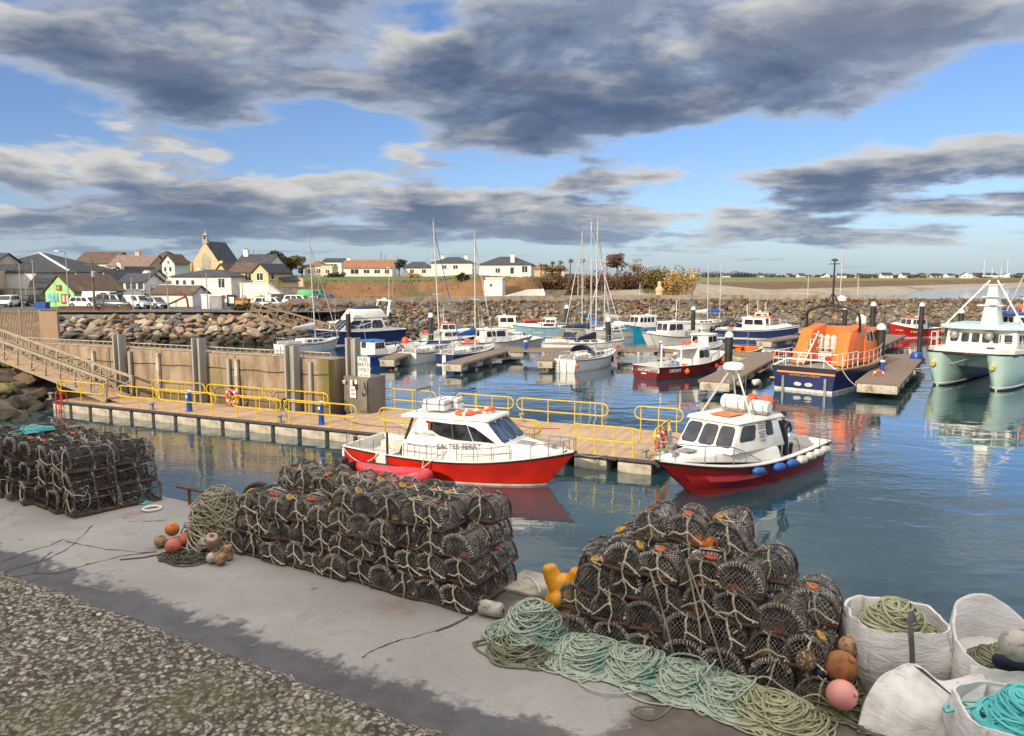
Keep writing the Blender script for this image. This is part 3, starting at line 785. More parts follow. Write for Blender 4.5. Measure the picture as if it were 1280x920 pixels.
# ------------------------------------------------------------------ fuel berth pontoon
PO = V((5.35, 27.6, 0)); PU = V((-.91, .415, 0)).normalized(); PN_ = V((PU.y, -PU.x, 0)); PN_ = PN_ if PN_.y > 0 else -PN_
PANG = math.atan2(-PU.y, -PU.x)             # x of the pontoon runs to the photograph's right
def PP(s, n, z=.5): return V((PO.x + PU.x * s + PN_.x * n, PO.y + PU.y * s + PN_.y * n, z))
def s_at(px, n, z=.5):
    lo, hi = -5, 60
    for _ in range(40):
        m = (lo + hi) / 2
        if PX(PP(m, n, z))[0] > px: lo = m
        else: hi = m
    return lo
def plank_mat():
    m, nt, b = newmat('pontoon_planks'); tc = nt.n('ShaderNodeTexCoord').outputs['Object']
    du = nt.n('ShaderNodeVectorMath', operation='DOT_PRODUCT'); nt.t.links.new(tc, du.inputs[0]); du.inputs[1].default_value = tuple(PU)
    q = nt.math('MULTIPLY', du.outputs['Value'], 1 / .145); fr = nt.math('FRACT', q); ix = nt.math('FLOOR', q)
    wn = nt.n('ShaderNodeTexWhiteNoise', noise_dimensions='1D'); nt.t.links.new(ix, wn.inputs['W'])
    c = nt.mix(wn.outputs['Value'], (.40, .265, .155, 1), (.50, .345, .215, 1)); c = nt.mix(nt.math('MULTIPLY', nt.ss(nt.noise(tc, .8, 5, .65), .48, .68), .6), c, (.25, .18, .12, 1))
    c = nt.mix(nt.math('MULTIPLY', nt.ss(nt.noise(tc, .25, 3, .5), .5, .65), .4), c, (.46, .38, .29, 1))
    c = nt.mix(nt.math('MULTIPLY', nt.math('LESS_THAN', fr, .1), .7), c, (.10, .07, .05, 1))
    setin(nt, b, 'Base Color', c); b.inputs['Roughness'].default_value = .85; return m
MT['pontoon_planks'] = plank_mat()
SL = s_at(66, 0)
pon = thing('pontoon', 'long tan-decked pontoon on concrete floats with a black edge beam', 'pontoon')
dk = MB()
dk.prism([PP(s, n).xy for s, n in ((0, 0), (0, 5.7), (16.4, 5.7), (16.4, 3.15), (SL, 3.15), (SL, 0))][::-1], .38, .5)
pd = dk.build('deck', MT['pontoon_planks'], pon)
mb = MB()
s = 0.0
while s < SL + 6: 
    mb.tube([PP(s, .04, .45), PP(min(s + 3, SL), .04, .45)], .09, 8)
    s += 3.04
    if s > SL - .5: break
mb.tube([PP(-.02, -.05, .43), PP(-.02, 5.7, .43)], .11, 8)
mb.build('edge_beam', MT['black_rubber'], pon, smooth=50)
s = .15
proto = None
while s < SL - 1:
    L = 1.28 if s > 9 else 1.45
    a = PP(s + L / 2, .97, .12)
    if proto is None:
        proto = MB().box((0, 0, 0), (1.3, 2.0, .50)).build('float', MT['float_concrete'], pon, bevel=.03, loc=a, rz=PANG)
    else: dup(proto, a, (0, 0, PANG + rng.uniform(-.01, .01)), parent=pon)
    s += L + .27
for n in (4.6,):
    for s in (.9, 3.2, 5.5, 7.8, 10.1, 12.4): dup(proto, PP(s, n, .14), (0, 0, PANG), parent=pon)

def railing(a, b, label, group, H=1.08, mid=.52, nposts=3):
    a, b = V(a), V(b); L = (b - a).length; ang = math.atan2((b - a).y, (b - a).x)
    t = thing('yellow_railing', label, 'railing', a, ang, group)
    r = (H - mid) / 2; zc = (H + mid) / 2; pts = []
    for k in range(9):
        q = pi / 2 + pi * k / 8; pts.append((r + r * cos(q), 0, zc + r * sin(q)))
    for k in range(9):
        q = -pi / 2 + pi * k / 8; pts.append((L - r + r * cos(q), 0, zc + r * sin(q)))
    MB().tube(pts, .031, 6, closed=True).build('rail', MT['yellow_rail'], t, smooth=60)
    for k in range(nposts):
        x = r + (L - 2 * r) * k / (nposts - 1)
        mb = MB(); mb.tube([(x, 0, 0), (x, 0, H - .02)], .024, 6); mb.box((x, 0, .012), (.14, .12, .02)); mb.build('post', MT['yellow_rail'], t)
    return t
GR = 'yellow railings along the fuel pontoon'
order = ['at its far landward end', 'second from its far landward end', 'third from its far landward end', 'beside the fourth float run', 'just short of the blue pedestal', 'behind the red ferry', 'by the ferry bow']
for i, (x0, x1, lab) in enumerate(((73, 132, 'front yellow railing nearest the landward end, beside the gangway foot'), (148, 197, 'short front yellow railing just past the gangway foot'), (199, 271, 'front yellow railing round the first blue pedestal'),
                                (291, 352, 'front yellow railing just beyond the red lifering on the wall'), (356, 446, 'front yellow railing round the second blue pedestal, before the grey kiosk'), (474, 560, 'front yellow railing partly behind the ferry stern and aerials'),
                                (600, 676, 'front yellow railing behind the ferry wheelhouse windows'), (712, 800, 'front yellow railing past the ferry bow'))):
    railing(PP(s_at(x0, .5), .5), PP(s_at(x1, .5), .5), lab, GR, nposts=3 if x1 - x0 < 70 else 4)
for i, (x0, x1, n, lab) in enumerate(((191, 257, 2.85, 'back yellow railing before the wall, between the first two grey piles'), (259, 330, 2.85, 'back yellow railing before the wall beside the red lifering'), (332, 411, 2.85, 'back yellow railing before the wall, nearest the grey kiosk'),
                                   (466, 545, 5.5, 'back yellow railing over open water right beside the grey kiosk'), (570, 642, 5.5, 'back yellow railing over open water behind the ferry liferafts'), (646, 760, 5.5, 'back yellow railing over open water behind the ferry windscreen'))):
    railing(PP(s_at(x0, n), n), PP(s_at(x1, n), n), lab, GR, nposts=4)
railing(PP(.28, .55), PP(.28, 3.1), 'yellow railing across the seaward end of the pontoon, hung with liferings', GR, nposts=3)
railing(PP(s_at(793, 5.5), 5.5), PP(.25, 5.5), 'yellow railing on the back corner of the pontoon end', GR, nposts=3)

# things on the pontoon
def pedestal(px, n, label):
    t = thing('service_pedestal', label, 'pedestal', PP(s_at(px, n), n), PANG, 'blue service pedestals on the pontoons')
    MB().lathe([(.15, 0), (.15, .08), (.13, .1), (.13, .95)], 14).build('body', MT['blue_plastic'], t, smooth=40)
    MB().lathe([(.14, .95), (.15, .97), (.14, 1.05), (.05, 1.1)], 14).build('lamp_head', MT['pile_cap'], t, smooth=40)
    mb = MB(); mb.box((-.02, -.125, .78), (.10, .03, .14)); mb.build('socket_panel', MT['lettering_white'], t)
    return t
pedestal(237, .75, 'blue service pedestal with white head near the gangway end of the pontoon')
pedestal(402, .75, 'blue service pedestal with white head near the grey fuel kiosk')
def lifering(loc, rz, label, tilt=0, R_=.33):
    t = thing('lifering', label, 'lifering', loc, rz)
    pts = [(R_ * cos(a * pi / 9), 0, R_ * sin(a * pi / 9)) for a in range(18)]
    MB().tube(pts, .075, 8, closed=True).build('ring', MT['lifering'], t, smooth=60)
    for a in (45, 135, 225, 315):
        mb = MB(); p = V((R_ * cos(R(a)), 0, R_ * sin(R(a)))); d = V((-sin(R(a)), 0, cos(R(a)))) * .05
        mb.tube([p - d, p + d], .08, 8); mb.build('band', MT['white_paint'], t, smooth=60)
    return t
lifering(PP(s_at(290, 2.7), 2.68, 1.05), PANG, 'red lifering hung on the back yellow railing before the wall')
lifering(PP(.20, 1.05, 1.05), PANG + R(90), 'orange lifering on the end railing, nearest the red boat bow')
lifering(PP(.20, 1.75, 1.05), PANG + R(90), 'second orange lifering on the end railing, farther from the bow')
t = thing('throw_bag_box', 'bright green rescue line box fixed low on the end railing', 'rescue box', PP(.12, 1.05, .32), PANG)
MB().lathe([(.12, 0), (.14, .03), (.14, .42), (.12, .46)], 12).build('body', MT['green_plastic'], t, smooth=40)
MB().lathe([(.145, .30), (.145, .40)], 12).build('band', MT['lettering_white'], t, smooth=40)
t = thing('notice_board', 'small white notice fixed to the railing at the pontoon end', 'notice', PP(.16, 2.6, .62), PANG)
MB().box((0, 0, .3), (.03, .62, .6)).build('plate', MT['sign_white'], t)
def cleat_bollard(p, label):
    t = thing('mooring_bollard', label, 'bollard', p, PANG, 'grey mooring bollards on the pontoon edge')
    MB().box((0, 0, .02), (.36, .3, .04)).build('base_plate', MT['galv'], t)
    MB().lathe([(.10, .04), (.09, .25), (.15, .30), (.16, .36), (.05, .40)], 12).build('post', MT['galv'], t, smooth=40)
cleat_bollard(PP(s_at(806, .4), .4), 'grey bollard on the pontoon corner beside the red boat bow')
cleat_bollard(PP(s_at(190, .35), .35), 'grey bollard on the pontoon edge left of the first blue pedestal')
cleat_bollard(PP(s_at(350, .35), .35), 'grey bollard on the pontoon edge left of the second blue pedestal')
cleat_bollard(PP(s_at(64, .4), .4), 'grey bollard on the landward corner of the pontoon')
cleat_bollard(PP(s_at(652, 5.3), 5.3), 'grey bollard on the back edge of the pontoon behind the ferry windscreen')
t = thing('hose_reel', 'small dark hose reel on a grey stand at the pontoon edge', 'hose reel', PP(s_at(358, 1.3), 1.3), PANG)
MB().tube([(0, 0, 0), (0, 0, .75)], .03, 6).build('stand', MT['galv'], t)
mb = MB(); mb.tube([(.0 + .2 * cos(k * pi / 8), -.06, .75 + .2 * sin(k * pi / 8)) for k in range(16)], .045, 6, closed=True); mb.build('reel', MT['dark_trim'], t, smooth=60)
t = thing('boarding_ladder', 'red steel safety ladder over the landward end of the pontoon', 'ladder', PP(s_at(73, -.16), -.16, 0), PANG)
mb = MB()
for x in (-.2, .2): mb.tube(smooth_path([(x, 0, -.5), (x, 0, .9), (x, .12, 1.05), (x, .32, 1.0), (x, .36, .52)], 4), .035, 6)
mb.build('stile', MT['red_plastic'], t, smooth=60)
mb = MB(); [mb.tube([(-.2, 0, z), (.2, 0, z)], .025, 6) for z in (-.2, .1, .4)]; mb.build('rung', MT['red_plastic'], t, smooth=60)
for k, (x0, x1, n0, n1) in enumerate(((430, 500, 2.2, 1.6), (500, 560, 1.6, 1.2), (640, 700, 4.6, 4.3))):
    a, b = PP(s_at(x0, n0), n0, .53), PP(s_at(x1, n1), n1, .53)
    pts = [a.lerp(b, i / 8) + PN_ * (-.5 * sin(pi * i / 8)) for i in range(9)]
    tag(MB().tube(smooth_path(pts, 4), .022, 5).build('fuel_hose', MT['rope_hose']), ('thin red hose lying on the deck by the kiosk', 'thin red hose lying on the deck behind the ferry stern', 'thin red hose lying on the deck behind the ferry windscreen')[k], 'hose', None)

# ------------------------------------------------------------------ wave wall with its piles, kiosk and sign
def wall_mat():
    m, nt, b = newmat('stained_wall')
    tc = nt.n('ShaderNodeTexCoord').outputs['Object']
    mp = nt.n('ShaderNodeMapping'); nt.t.links.new(tc, mp.inputs[0]); mp.inputs['Scale'].default_value = (1, 1, .22)
    st = nt.noise(mp.outputs[0], 1.6, 6, .65); bl = nt.noise(tc, .7, 5, .6); fn = nt.noise(tc, 6, 5, .7)
    c = nt.mix(nt.ss(st, .36, .66), (.34, .25, .165, 1), (.175, .125, .082, 1))
    c = nt.mix(nt.math('MULTIPLY', nt.ss(bl, .5, .68), .7), c, (.38, .31, .225, 1))
    c = nt.mix(nt.math('MULTIPLY', nt.ss(fn, .55, .75), .4), c, (.14, .095, .06, 1))
    sx = nt.n('ShaderNodeSeparateXYZ'); nt.t.links.new(tc, sx.inputs[0])
    low = nt.math('SUBTRACT', 1.0, nt.ss(nt.math('ADD', sx.outputs[2], nt.math('MULTIPLY', st, .8)), .9, 1.7))
    c = nt.mix(nt.math('MULTIPLY', low, .75), c, (.11, .075, .045, 1))
    gr = nt.math('MULTIPLY', nt.math('MULTIPLY', nt.math('SUBTRACT', 1.0, nt.ss(nt.math('ADD', sx.outputs[1], nt.math('MULTIPLY', st, .6)), .5, .9)), nt.ss(nt.math('ADD', sx.outputs[0], nt.math('MULTIPLY', bl, .6)), -.55, -.05)), nt.ss(sx.outputs[2], .2, 1.2))
    c = nt.mix(nt.math('MULTIPLY', gr, .85), c, (.13, .115, .022, 1))
    my = nt.math('MULTIPLY', nt.ss(nt.noise(tc, .35, 3, .5), .6, .72), .6)
    c = nt.mix(my, c, (.17, .14, .035, 1))
    setin(nt, b, 'Base Color', c); b.inputs['Roughness'].default_value = .92
    bp = nt.n('ShaderNodeBump'); bp.inputs['Strength'].default_value = .5; bp.inputs['Distance'].default_value = .03
    nt.t.links.new(fn, bp.inputs['Height']); nt.t.links.new(bp.outputs[0], b.inputs['Normal'])
    return m
WS0, WS1, WZ = 17.4, 42.0, 3.15
wroot = thing('wave_wall', 'tall brown stained concrete wall standing behind the fuel pontoon', 'wall', PP(WS0, 3.35, 0), PANG)
wl = WS1 - WS0
WM = wall_mat()
x = 0.0; i = 0
while x < wl:                               # cast in bays
    L = min(rng.choice((2.9, 3.2, 3.5)), wl - x)
    MB().box((-x - L / 2, .8 + rng.uniform(-.02, .02), WZ / 2 - 1), (L - .03, 1.6, WZ + 2)).build('bay', WM, wroot, bevel=.02); x += L
MB().box((-wl / 2, .8, WZ / 2 - 1.06), (wl - .1, 1.5, WZ + 2)).build('core', MT['dark_trim'], wroot)
mb = MB()
pts = [(-wl + wl * k / 60, -.035, 2.42 - .05 * (k % 6 in (2, 3, 4))) for k in range(61)]
mb.tube(pts, .022, 4); mb.build('cable', MT['dark_trim'], wroot)
rl = MB(); x = 0
while x < wl - 1:
    rl.tube([(-x, .15, WZ), (-x, .15, WZ + .34)], .03, 4); x += .42
rl.tube([(0, .15, WZ + .34), (-wl, .15, WZ + .34)], .035, 4); rl.tube([(0, .15, WZ + .06), (-wl, .15, WZ + .06)], .03, 4)
rl.build('kerb_rail', MT['galv_warm'], wroot)
mpile = P('pile_galv', (.34, .32, .28), (.24, .225, .20), 1.2, .7, metal=.1, stretch=(2, 2, .3), c3=(.30, .20, .11), s3=.8, lo3=.56, hi3=.72)
def h_pile(px, top, w_, label):
    n = 3.05; s = s_at(px, n, 2); t = thing('steel_pile', label, 'pile', PP(s, n, 0), PANG, 'grey steel piles before the brown wall')
    for x in (-w_ / 2, w_ / 2): MB().box((x, 0, top / 2 - 1), (.10, .50, top + 2)).build('flange', mpile, t, bevel=.01)
    MB().box((0, .06, top / 2 - 1.03), (w_ - .1, .12, top + 1.94)).build('web', mpile, t)
    return t
h_pile(151, 4.0, .42, 'grey steel pile nearest the gangway, in front of the brown wall')
h_pile(250, 4.0, .46, 'tall grey steel pile in the middle of the brown wall')
h_pile(366, 3.85, .50, 'tall grey steel pile left of the fuel sign pile, before the wall')
for k, (px, lab) in enumerate(((163, 'thin grey fender post beside the landward steel pile'), (286, 'thin grey fender post right of the middle steel pile'), (198, 'pale timber fender post between two steel piles'), (296, 'pale timber fender post beside a thin grey post'), (388, 'thin grey fender post close to the corner of the wall'), (117, 'pale timber fender post behind the gangway rails'))):
    s = s_at(px, 3.2, 1.5)
    tag(MB().box((0, 0, 1.3), (.2, .16, 3.5 if k % 2 == 0 else 3.3)).build('fender_post', mpile if k in (0, 1, 4) else MT['float_concrete'], None, bevel=.015, loc=PP(s, 3.24, 0), rz=PANG), lab, 'post', 'fender posts on the brown wall')
# sign pile and kiosk
ks = s_at(443, 4.6)
tp = thing('steel_pile', 'tall grey steel pile at the wall end carrying the fuel berth sign', 'pile', PP(ks, 4.6, 0), PANG, 'grey steel piles before the brown wall')
for x in (-.24, .24): MB().box((x, 0, 1.0), (.12, .5, 6.4)).build('flange', mpile, tp, bevel=.01)
MB().box((0, .05, .97), (.37, .14, 6.3)).build('web', mpile, tp)
kb = thing('fuel_kiosk', 'grey brown steel fuel kiosk with notices at the end of the wall', 'kiosk', PP(s_at(444, 3.9), 3.9, .5), PANG + R(-6))
MB().box((0, .75, .90), (1.62, 1.3, 1.8)).build('cabinet', MT['kiosk_grey'], kb, bevel=.02)
mb = MB(); mb.box((.50, -.012, .92), (.62, .03, 1.6)); mb.build('door', MT['kiosk_grey'], kb, bevel=.008)
for (x, z, w_, h_, m_) in ((-.08, 1.05, .40, .58, 'sign_white'), (-.66, 1.52, .17, .17, 'sign_white'), (-.18, 1.52, .16, .28, 'sign_white'), (.12, 1.58, .15, .22, 'sign_white'), (.62, 1.12, .13, .16, 'sign_white')):
    MB().box((x, -.035, z), (w_, .02, h_)).build('notice', MT[m_], kb)
MB().box((-.66, -.05, 1.5), (.1, .012, .08)).build('warning_mark', MT['red_plastic'], kb)
mb = MB(); [mb.box((-.08, -.049, z), (.28, .008, .03)) for z in (1.2, 1.13, 1.0, .93)]; mb.build('notice_lines', MT['lettering_grey'], kb)
mb = MB(); mb.box((.16, -.04, 1.33), (.16, .05, .26)); mb.build('card_reader', MT['dark_trim'], kb)
mb = MB(); mb.tube(smooth_path([(.68, -.05, 1.6), (.76, -.10, 1.3), (.74, -.1, 1.0), (.6, -.1, .95), (.62, -.06, 1.2)], 5), .025, 5); mb.build('hose', MT['dark_trim'], kb, smooth=60)
sg = thing('fuel_sign', 'white sign board reading fuel berth only on the pile by the kiosk', 'sign', PP(s_at(455, 4.25, 2.7), 4.25, 2.05), PANG + R(-4))
MB().box((0, 0, .62), (.78, .03, 1.25)).build('board', MT['sign_white'], sg)
Mf = lambda x, z: face_M((x, -.015, z), (1, 0, 0), (0, 0, 1), .003)
for tx, z, s_ in (('FUEL', 1.10, .26), ('BERTH', .85, .26), ('ONLY', .60, .26), ('NO LONG', .32, .11), ('STAY', .17, .11)): text_part(tx, s_, MT['lettering_black'], sg, Mf(0, z), extr=.002)
MB().box((-.1, .2, .6), (.5, .4, .08)).build('bracket', MT['galv'], sg)
# ------------------------------------------------------------------ gangways
def gangway(a, b, wd, H, label, mat_, nb=9, panel=True):
    a, b = V(a), V(b); L = (b - a).length; ang = math.atan2((b - a).y, (b - a).x); sl = math.asin((b - a).z / L)
    t = thing('gangway', label, 'gangway', a); t.rotation_euler = (Matrix.Rotation(ang, 3, 'Z') @ Matrix.Rotation(-sl, 3, 'Y')).to_euler()
    for y in (-wd / 2, wd / 2):
        mb = MB(); mb.bar((0, y, H), (L, y, H), .12, .12); mb.bar((0, y, 0), (L, y, 0), .14, .16)
        for k in range(nb + 1):
            x = L * k / nb; mb.bar((x, y, .08), (x, y, H - .06), .08, .08)
            if k < nb: mb.bar((x, y, .1), (x + L / nb, y, H - .1), .05, .05) if k % 2 else mb.bar((x, y, H - .1), (x + L / nb, y, .1), .05, .05)
        mb.bar((0, y, H * .55), (L, y, H * .55), .05, .06)
        mb.build('side_truss', mat_, t)
    MB().box((L / 2, 0, .10), (L, wd - .18, .05)).build('walkway', MT['pontoon_deck'], t)
    return t
gb = PP(s_at(150, 1.6), 1.55, .62); ga = gb + PU * 13.5 + PN_ * .9 + V((0, 0, 2.35))
gangway(ga, gb, 1.5, 1.15, 'near grey steel truss gangway sloping down to the pontoon', MT['galv_warm'], 10)
mb = MB(); mb.add([gb + PN_ * .6 + V((0, 0, .06)), gb - PN_ * .6 + V((0, 0, .06)), gb - PN_ * .7 - PU * 1.3 + V((0, 0, -.1)), gb + PN_ * .7 - PU * 1.3 + V((0, 0, -.1))], [(0, 1, 2, 3)])
mb.add([gb + PN_ * .6 + V((0, 0, .02)), gb - PN_ * .6 + V((0, 0, .02)), gb - PN_ * .7 - PU * 1.3 + V((0, 0, -.118)), gb + PN_ * .7 - PU * 1.3 + V((0, 0, -.118))], [(3, 2, 1, 0)])
tag(mb.build('ramp_plate', MT['pontoon_deck']), 'flat tan ramp plate at the foot of the near gangway', 'ramp')
gangway(W(312, 393, 3.3), D(425, 424, 83), 1.8, 1.25, 'far brown truss gangway sloping from the harbour road to the moored boats', MT['fence_wood'], 11)
# slatted fence panels at the landward end of the wall
fz = 2.9
fa = PP(s_at(74, 5.2, fz), 5.2, fz); 
for k in range(3):
    L = 2.0 if k else 1.75
    t = thing('slatted_fence', ('tan fence panel of close boards at the wall end', 'open slatted fence panel beside the close-boarded one', 'open slatted fence panel cut by the photograph edge')[k], 'fence', fa, PANG, None)
    mb = MB(); n_ = 13
    for i in range(n_): mb.box((-L * (i + .5) / n_, 0, 1.1), (L / n_ * (.97 if k == 0 else .45), .03, 2.1 + (0 if k == 0 else rng.uniform(-.02, .02))))
    mb.build('slats', MT['fence_wood'], t)
    for x in (-.04, -L + .04): MB().box((x, .06, 1.1), (.1, .1, 2.25)).build('post', MT['fence_wood'], t)
    mb = MB(); [mb.box((-L / 2, .05, z), (L, .05, .09)) for z in (.35, 1.85)]; mb.build('rail', MT['fence_wood'], t)
    fa = fa + PU * (L + .02)
sj = s_at(76, 5); mb = MB(); mb.prism([PP(sj, 4.96).xy, PP(sj + 1, 8).xy, PP(60, 12).xy, PP(60, 4.96).xy][::-1], -1, fz - .05)
struct(mb.build('jetty_ground', MT_earth))
# ------------------------------------------------------------------ boats: x runs from the stern to the bow, y to port, z up from the waterline
class Hull:
    def __init__(s, L, B, zs, zm, zb, rake=.8, stern=.85, bwf=.88, p=2.3, pw=1.7, draft=.5, fl=1.3, tr=0.0, fine=.45):
        s.__dict__.update(locals())
    def z(s, t):
        return s.zm + (s.zs - s.zm) * max(0, 1 - t / .4) ** 2 + (s.zb - s.zm) * max(0, (t - .4) / .6) ** 1.9
    def bs(s, t):
        f = s.fine
        k = s.stern + (1 - s.stern) * sin(pi / 2 * min(t / f, 1)) if t < f else 1 - ((t - f) / (1 - f)) ** s.p
        return max(.015, s.B / 2 * k)
    def bw(s, t):
        f = s.fine * .85
        k = s.stern + (1 - s.stern) * sin(pi / 2 * min(t / f, 1)) if t < f else 1 - ((t - f) / (1 - f)) ** s.pw
        return max(.012, s.B / 2 * s.bwf * k)
    def pt(s, t, v, side=1):               # v from 0 at the waterline to 1 at the sheer
        x = s.L * t - s.rake * t ** 5 * (1 - v) - s.tr * (1 - t) ** 4 * v * -1
        return V((x, side * (s.bw(t) + (s.bs(t) - s.bw(t)) * max(0, v) ** s.fl), s.z(t) * v))
    def t_of(s, x): return max(0, min(1, x / s.L))
    def build(s, root, mat_, boot='boot_white', deck='cream_deck', bul=.35, rub='dark_trim', band=None, cap='white_paint', capw=.10, name='hull', nst=16, bootz=.10):
        T = [i / nst for i in range(nst + 1)]; T[-1] = .995
        mb = MB(); rows = []
        V_ = [bootz * .2, None, .35, .6, .82, 1.0]
        for t in T:
            zb_ = bootz / s.z(t)
            vs = [0.0, zb_, .35, .6, .84, 1.0]
            k = 1 - t ** 3
            xk = s.L * t - s.rake * t ** 5 * 1.25
            half = [V((xk, 0, -s.draft * k)), V((xk, s.bw(t) * .93, -.12 - .12 * k))] + [s.pt(t, v) for v in vs]
            rows.append(half)
        n = len(rows[0])
        for side in (1, -1):
            b0 = len(mb.v)
            for r in rows: mb.v += [(p.x, p.y * side, p.z) for p in r]
            for i in range(len(T) - 1):
                for j in range(n - 1):
                    f = (b0 + i * n + j, b0 + (i + 1) * n + j, b0 + (i + 1) * n + j + 1, b0 + i * n + j + 1)
                    mb.f.append(f if side < 0 else f[::-1]); mb.m.append(1 if j < 2 else 2 if j == 2 else (3 if band and j >= n - 2 else 0))
        # transom
        r = rows[0]; ring = [p for p in r[1:]] + [V((p.x, -p.y, p.z)) for p in r[:0:-1]]
        b0 = len(mb.v); mb.v += [tuple(p) for p in ring]; m_ = len(ring) // 2
        for j in range(m_ - 1):
            mb.f.append((b0 + j, b0 + j + 1, b0 + len(ring) - 2 - j, b0 + len(ring) - 1 - j)); mb.m.append(2 if j == 1 else 1 if j < 1 else 0)
        mats = [MT[mat_], MT['antifoul'], MT[boot]] + ([MT[band]] if band else [])
        h = mb.build(name, mats, root, smooth=35)
        # deck with its bulwark and capping
        mb = MB(); rings = []
        for t in T[:-1] + [.985]:
            b_, z = s.bs(t), s.z(t); x = s.pt(t, 1).x
            i_ = max(.004, b_ - capw); zd = z - bul; wd_ = max(.003, min(i_ - .01, s.bw(t) + (s.bs(t) - s.bw(t)) * (zd / z) ** s.fl - .05 - .1 * t ** 3))
            xi = s.pt(t, zd / z).x - .03 * t; rings.append([V((x, b_ + .012, z - .02)), V((x, b_ + .012, z + .02)), V((x, i_, z + .02)), V((xi, wd_, zd)), V((xi, 0, zd + .02)), V((xi, -wd_, zd)), V((x, -i_, z + .02)), V((x, -b_ - .012, z + .02)), V((x, -b_ - .012, z - .02))])
        mb.loft(rings, closed=False, caps=False)
        k = 0
        for i in range(len(rings) - 1):
            for j in range(8): mb.m[k] = 1 if j in (3, 4) else 0; k += 1
        mb.f = [f[::-1] for f in mb.f]
        x0 = s.pt(0, 1).x
        mb.box((x0 + .05, 0, s.z(0) - bul / 2 + .01), (.1, 2 * s.bs(0) - .02, bul + .02), k=0)
        d = mb.build('deck', [MT[cap], MT[deck]], root, smooth=30)
        if rub:
            mb = MB()
            for side in (1, -1): mb.tube([s.pt(t, .97, side) + V((0, side * .012, -.01)) for t in T], .035, 6)
            mb.build('rubbing_strake', MT[rub], root, smooth=60)
        return h

FACES = {'starboard': (0, 1, 5, 4), 'front': (1, 2, 6, 5), 'port': (2, 3, 7, 6), 'aft': (3, 0, 4, 7), 'top': (4, 5, 6, 7)}
def window(parent, q, u0, u1, v0, v1, frame='dark_trim', glass='boat_glass', fw=.025, cut=.16, skew=0.0, poly=None):
    """a pane with its frame set into the face q (four corners, seen from outside, counterclockwise from bottom left)"""
    a, b, c, d = [V(p) for p in q]
    nn = (b - a).cross(d - a).normalized()
    def at(u, v): return (a * (1 - u) + b * u) * (1 - v) + (d * (1 - u) + c * u) * v
    lu = (b - a).length * (u1 - u0); lv = (d - a).length * (v1 - v0)
    cu = cut * min(lu, lv) / max(lu, 1e-6) * (u1 - u0); cv = cut * min(lu, lv) / max(lv, 1e-6) * (v1 - v0)
    out = poly or [(u0 + cu, v0), (u1 - cu, v0), (u1, v0 + cv), (u1 + skew, v1 - cv), (u1 - cu + skew, v1), (u0 + cu + skew, v1), (u0 + skew, v1 - cv), (u0, v0 + cv)]
    cx = sum(p[0] for p in out) / len(out); cy = sum(p[1] for p in out) / len(out)
    fu = fw / max(lu, 1e-6) * (u1 - u0); fv = fw / max(lv, 1e-6) * (v1 - v0)
    big = [(p[0] + math.copysign(fu, p[0] - cx), p[1] + math.copysign(fv, p[1] - cy)) for p in out]
    mb = MB()
    for pts, off, k in ((big, .014, 0), (out, .020, 1)):
        P_ = [at(*p) for p in pts]; n = len(P_)
        mb.add([p + nn * off for p in P_] + [p - nn * .01 for p in P_], [tuple(range(n))] + [(i, n + i, n + (i + 1) % n, (i + 1) % n) for i in range(n)], None, k)
    return mb.build('window', [MT[frame], MT[glass]], parent)
def house(root, xb, xt, wb, wt, z0, z1, mat_, wins=(), bevel=.04, name='cabin', frame='dark_trim', roof=None, glass='boat_glass'):
    zz = z0 if isinstance(z0, tuple) else (z0, z0); zt = z1 if isinstance(z1, tuple) else (z1, z1)
    q = [V((xb[0], -wb[0], zz[0])), V((xb[1], -wb[1], zz[1])), V((xb[1], wb[1], zz[1])), V((xb[0], wb[0], zz[0])),
         V((xt[0], -wt[0], zt[0])), V((xt[1], -wt[1], zt[1])), V((xt[1], wt[1], zt[1])), V((xt[0], wt[0], zt[0]))]
    mb = MB(); mb.hexa(q); o = mb.build(name, MT[mat_], root, bevel=bevel)
    for w_ in wins:
        window(o, [q[i] for i in FACES[w_[0]]], *w_[1:5], frame=frame, glass=w_[5] if len(w_) > 5 else glass)
    if roof:                               # (material, overhang aft, fore, side, thickness)
        m_, oa, of, os_, th = roof
        mb = MB(); mb.hexa([V((xt[0] - oa, -wt[0] - os_, zt[0])), V((xt[1] + of, -wt[1] - os_, zt[1])), V((xt[1] + of, wt[1] + os_, zt[1])), V((xt[0] - oa, wt[0] + os_, zt[0])),
                            V((xt[0] - oa + .05, -wt[0] - os_ + .08, zt[0] + th)), V((xt[1] + of - .08, -wt[1] - os_ + .08, zt[1] + th)), V((xt[1] + of - .08, wt[1] + os_ - .08, zt[1] + th)), V((xt[0] - oa + .05, wt[0] + os_ - .08, zt[0] + th))])
        mb.build('roof', MT[m_], root, bevel=min(.035, th * .4))
    return o, q
def rail(root, pts, posts=(), r=.02, mat_='steel', name='guard_rail'):
    mb = MB(); mb.tube(pts, r, 6)
    for a, b in posts: mb.tube([a, b], r * .9, 5)
    return mb.build(name, MT[mat_], root, smooth=60)
def hull_rail(root, H, t0, t1, h=.6, n=6, side=(1, -1), both=False, mid=True, inset=.08, mat_='steel', bow=False):
    for s_ in side:
        P_ = []
        mb = MB()
        for i in range(n + 1):
            t = t0 + (t1 - t0) * i / n
            p = H.pt(t, 1, s_); p.y = s_ * max(0.0, abs(p.y) - inset)
            P_.append(p); mb.tube([p, p + V((0, 0, h))], .017, 5)
        mb.tube(smooth_path([p + V((0, 0, h)) for p in P_], 3), .02, 6)
        if mid: mb.tube(smooth_path([p + V((0, 0, h * .5)) for p in P_], 3), .014, 5)
        mb.build('guard_rail', MT[mat_], root, smooth=60)
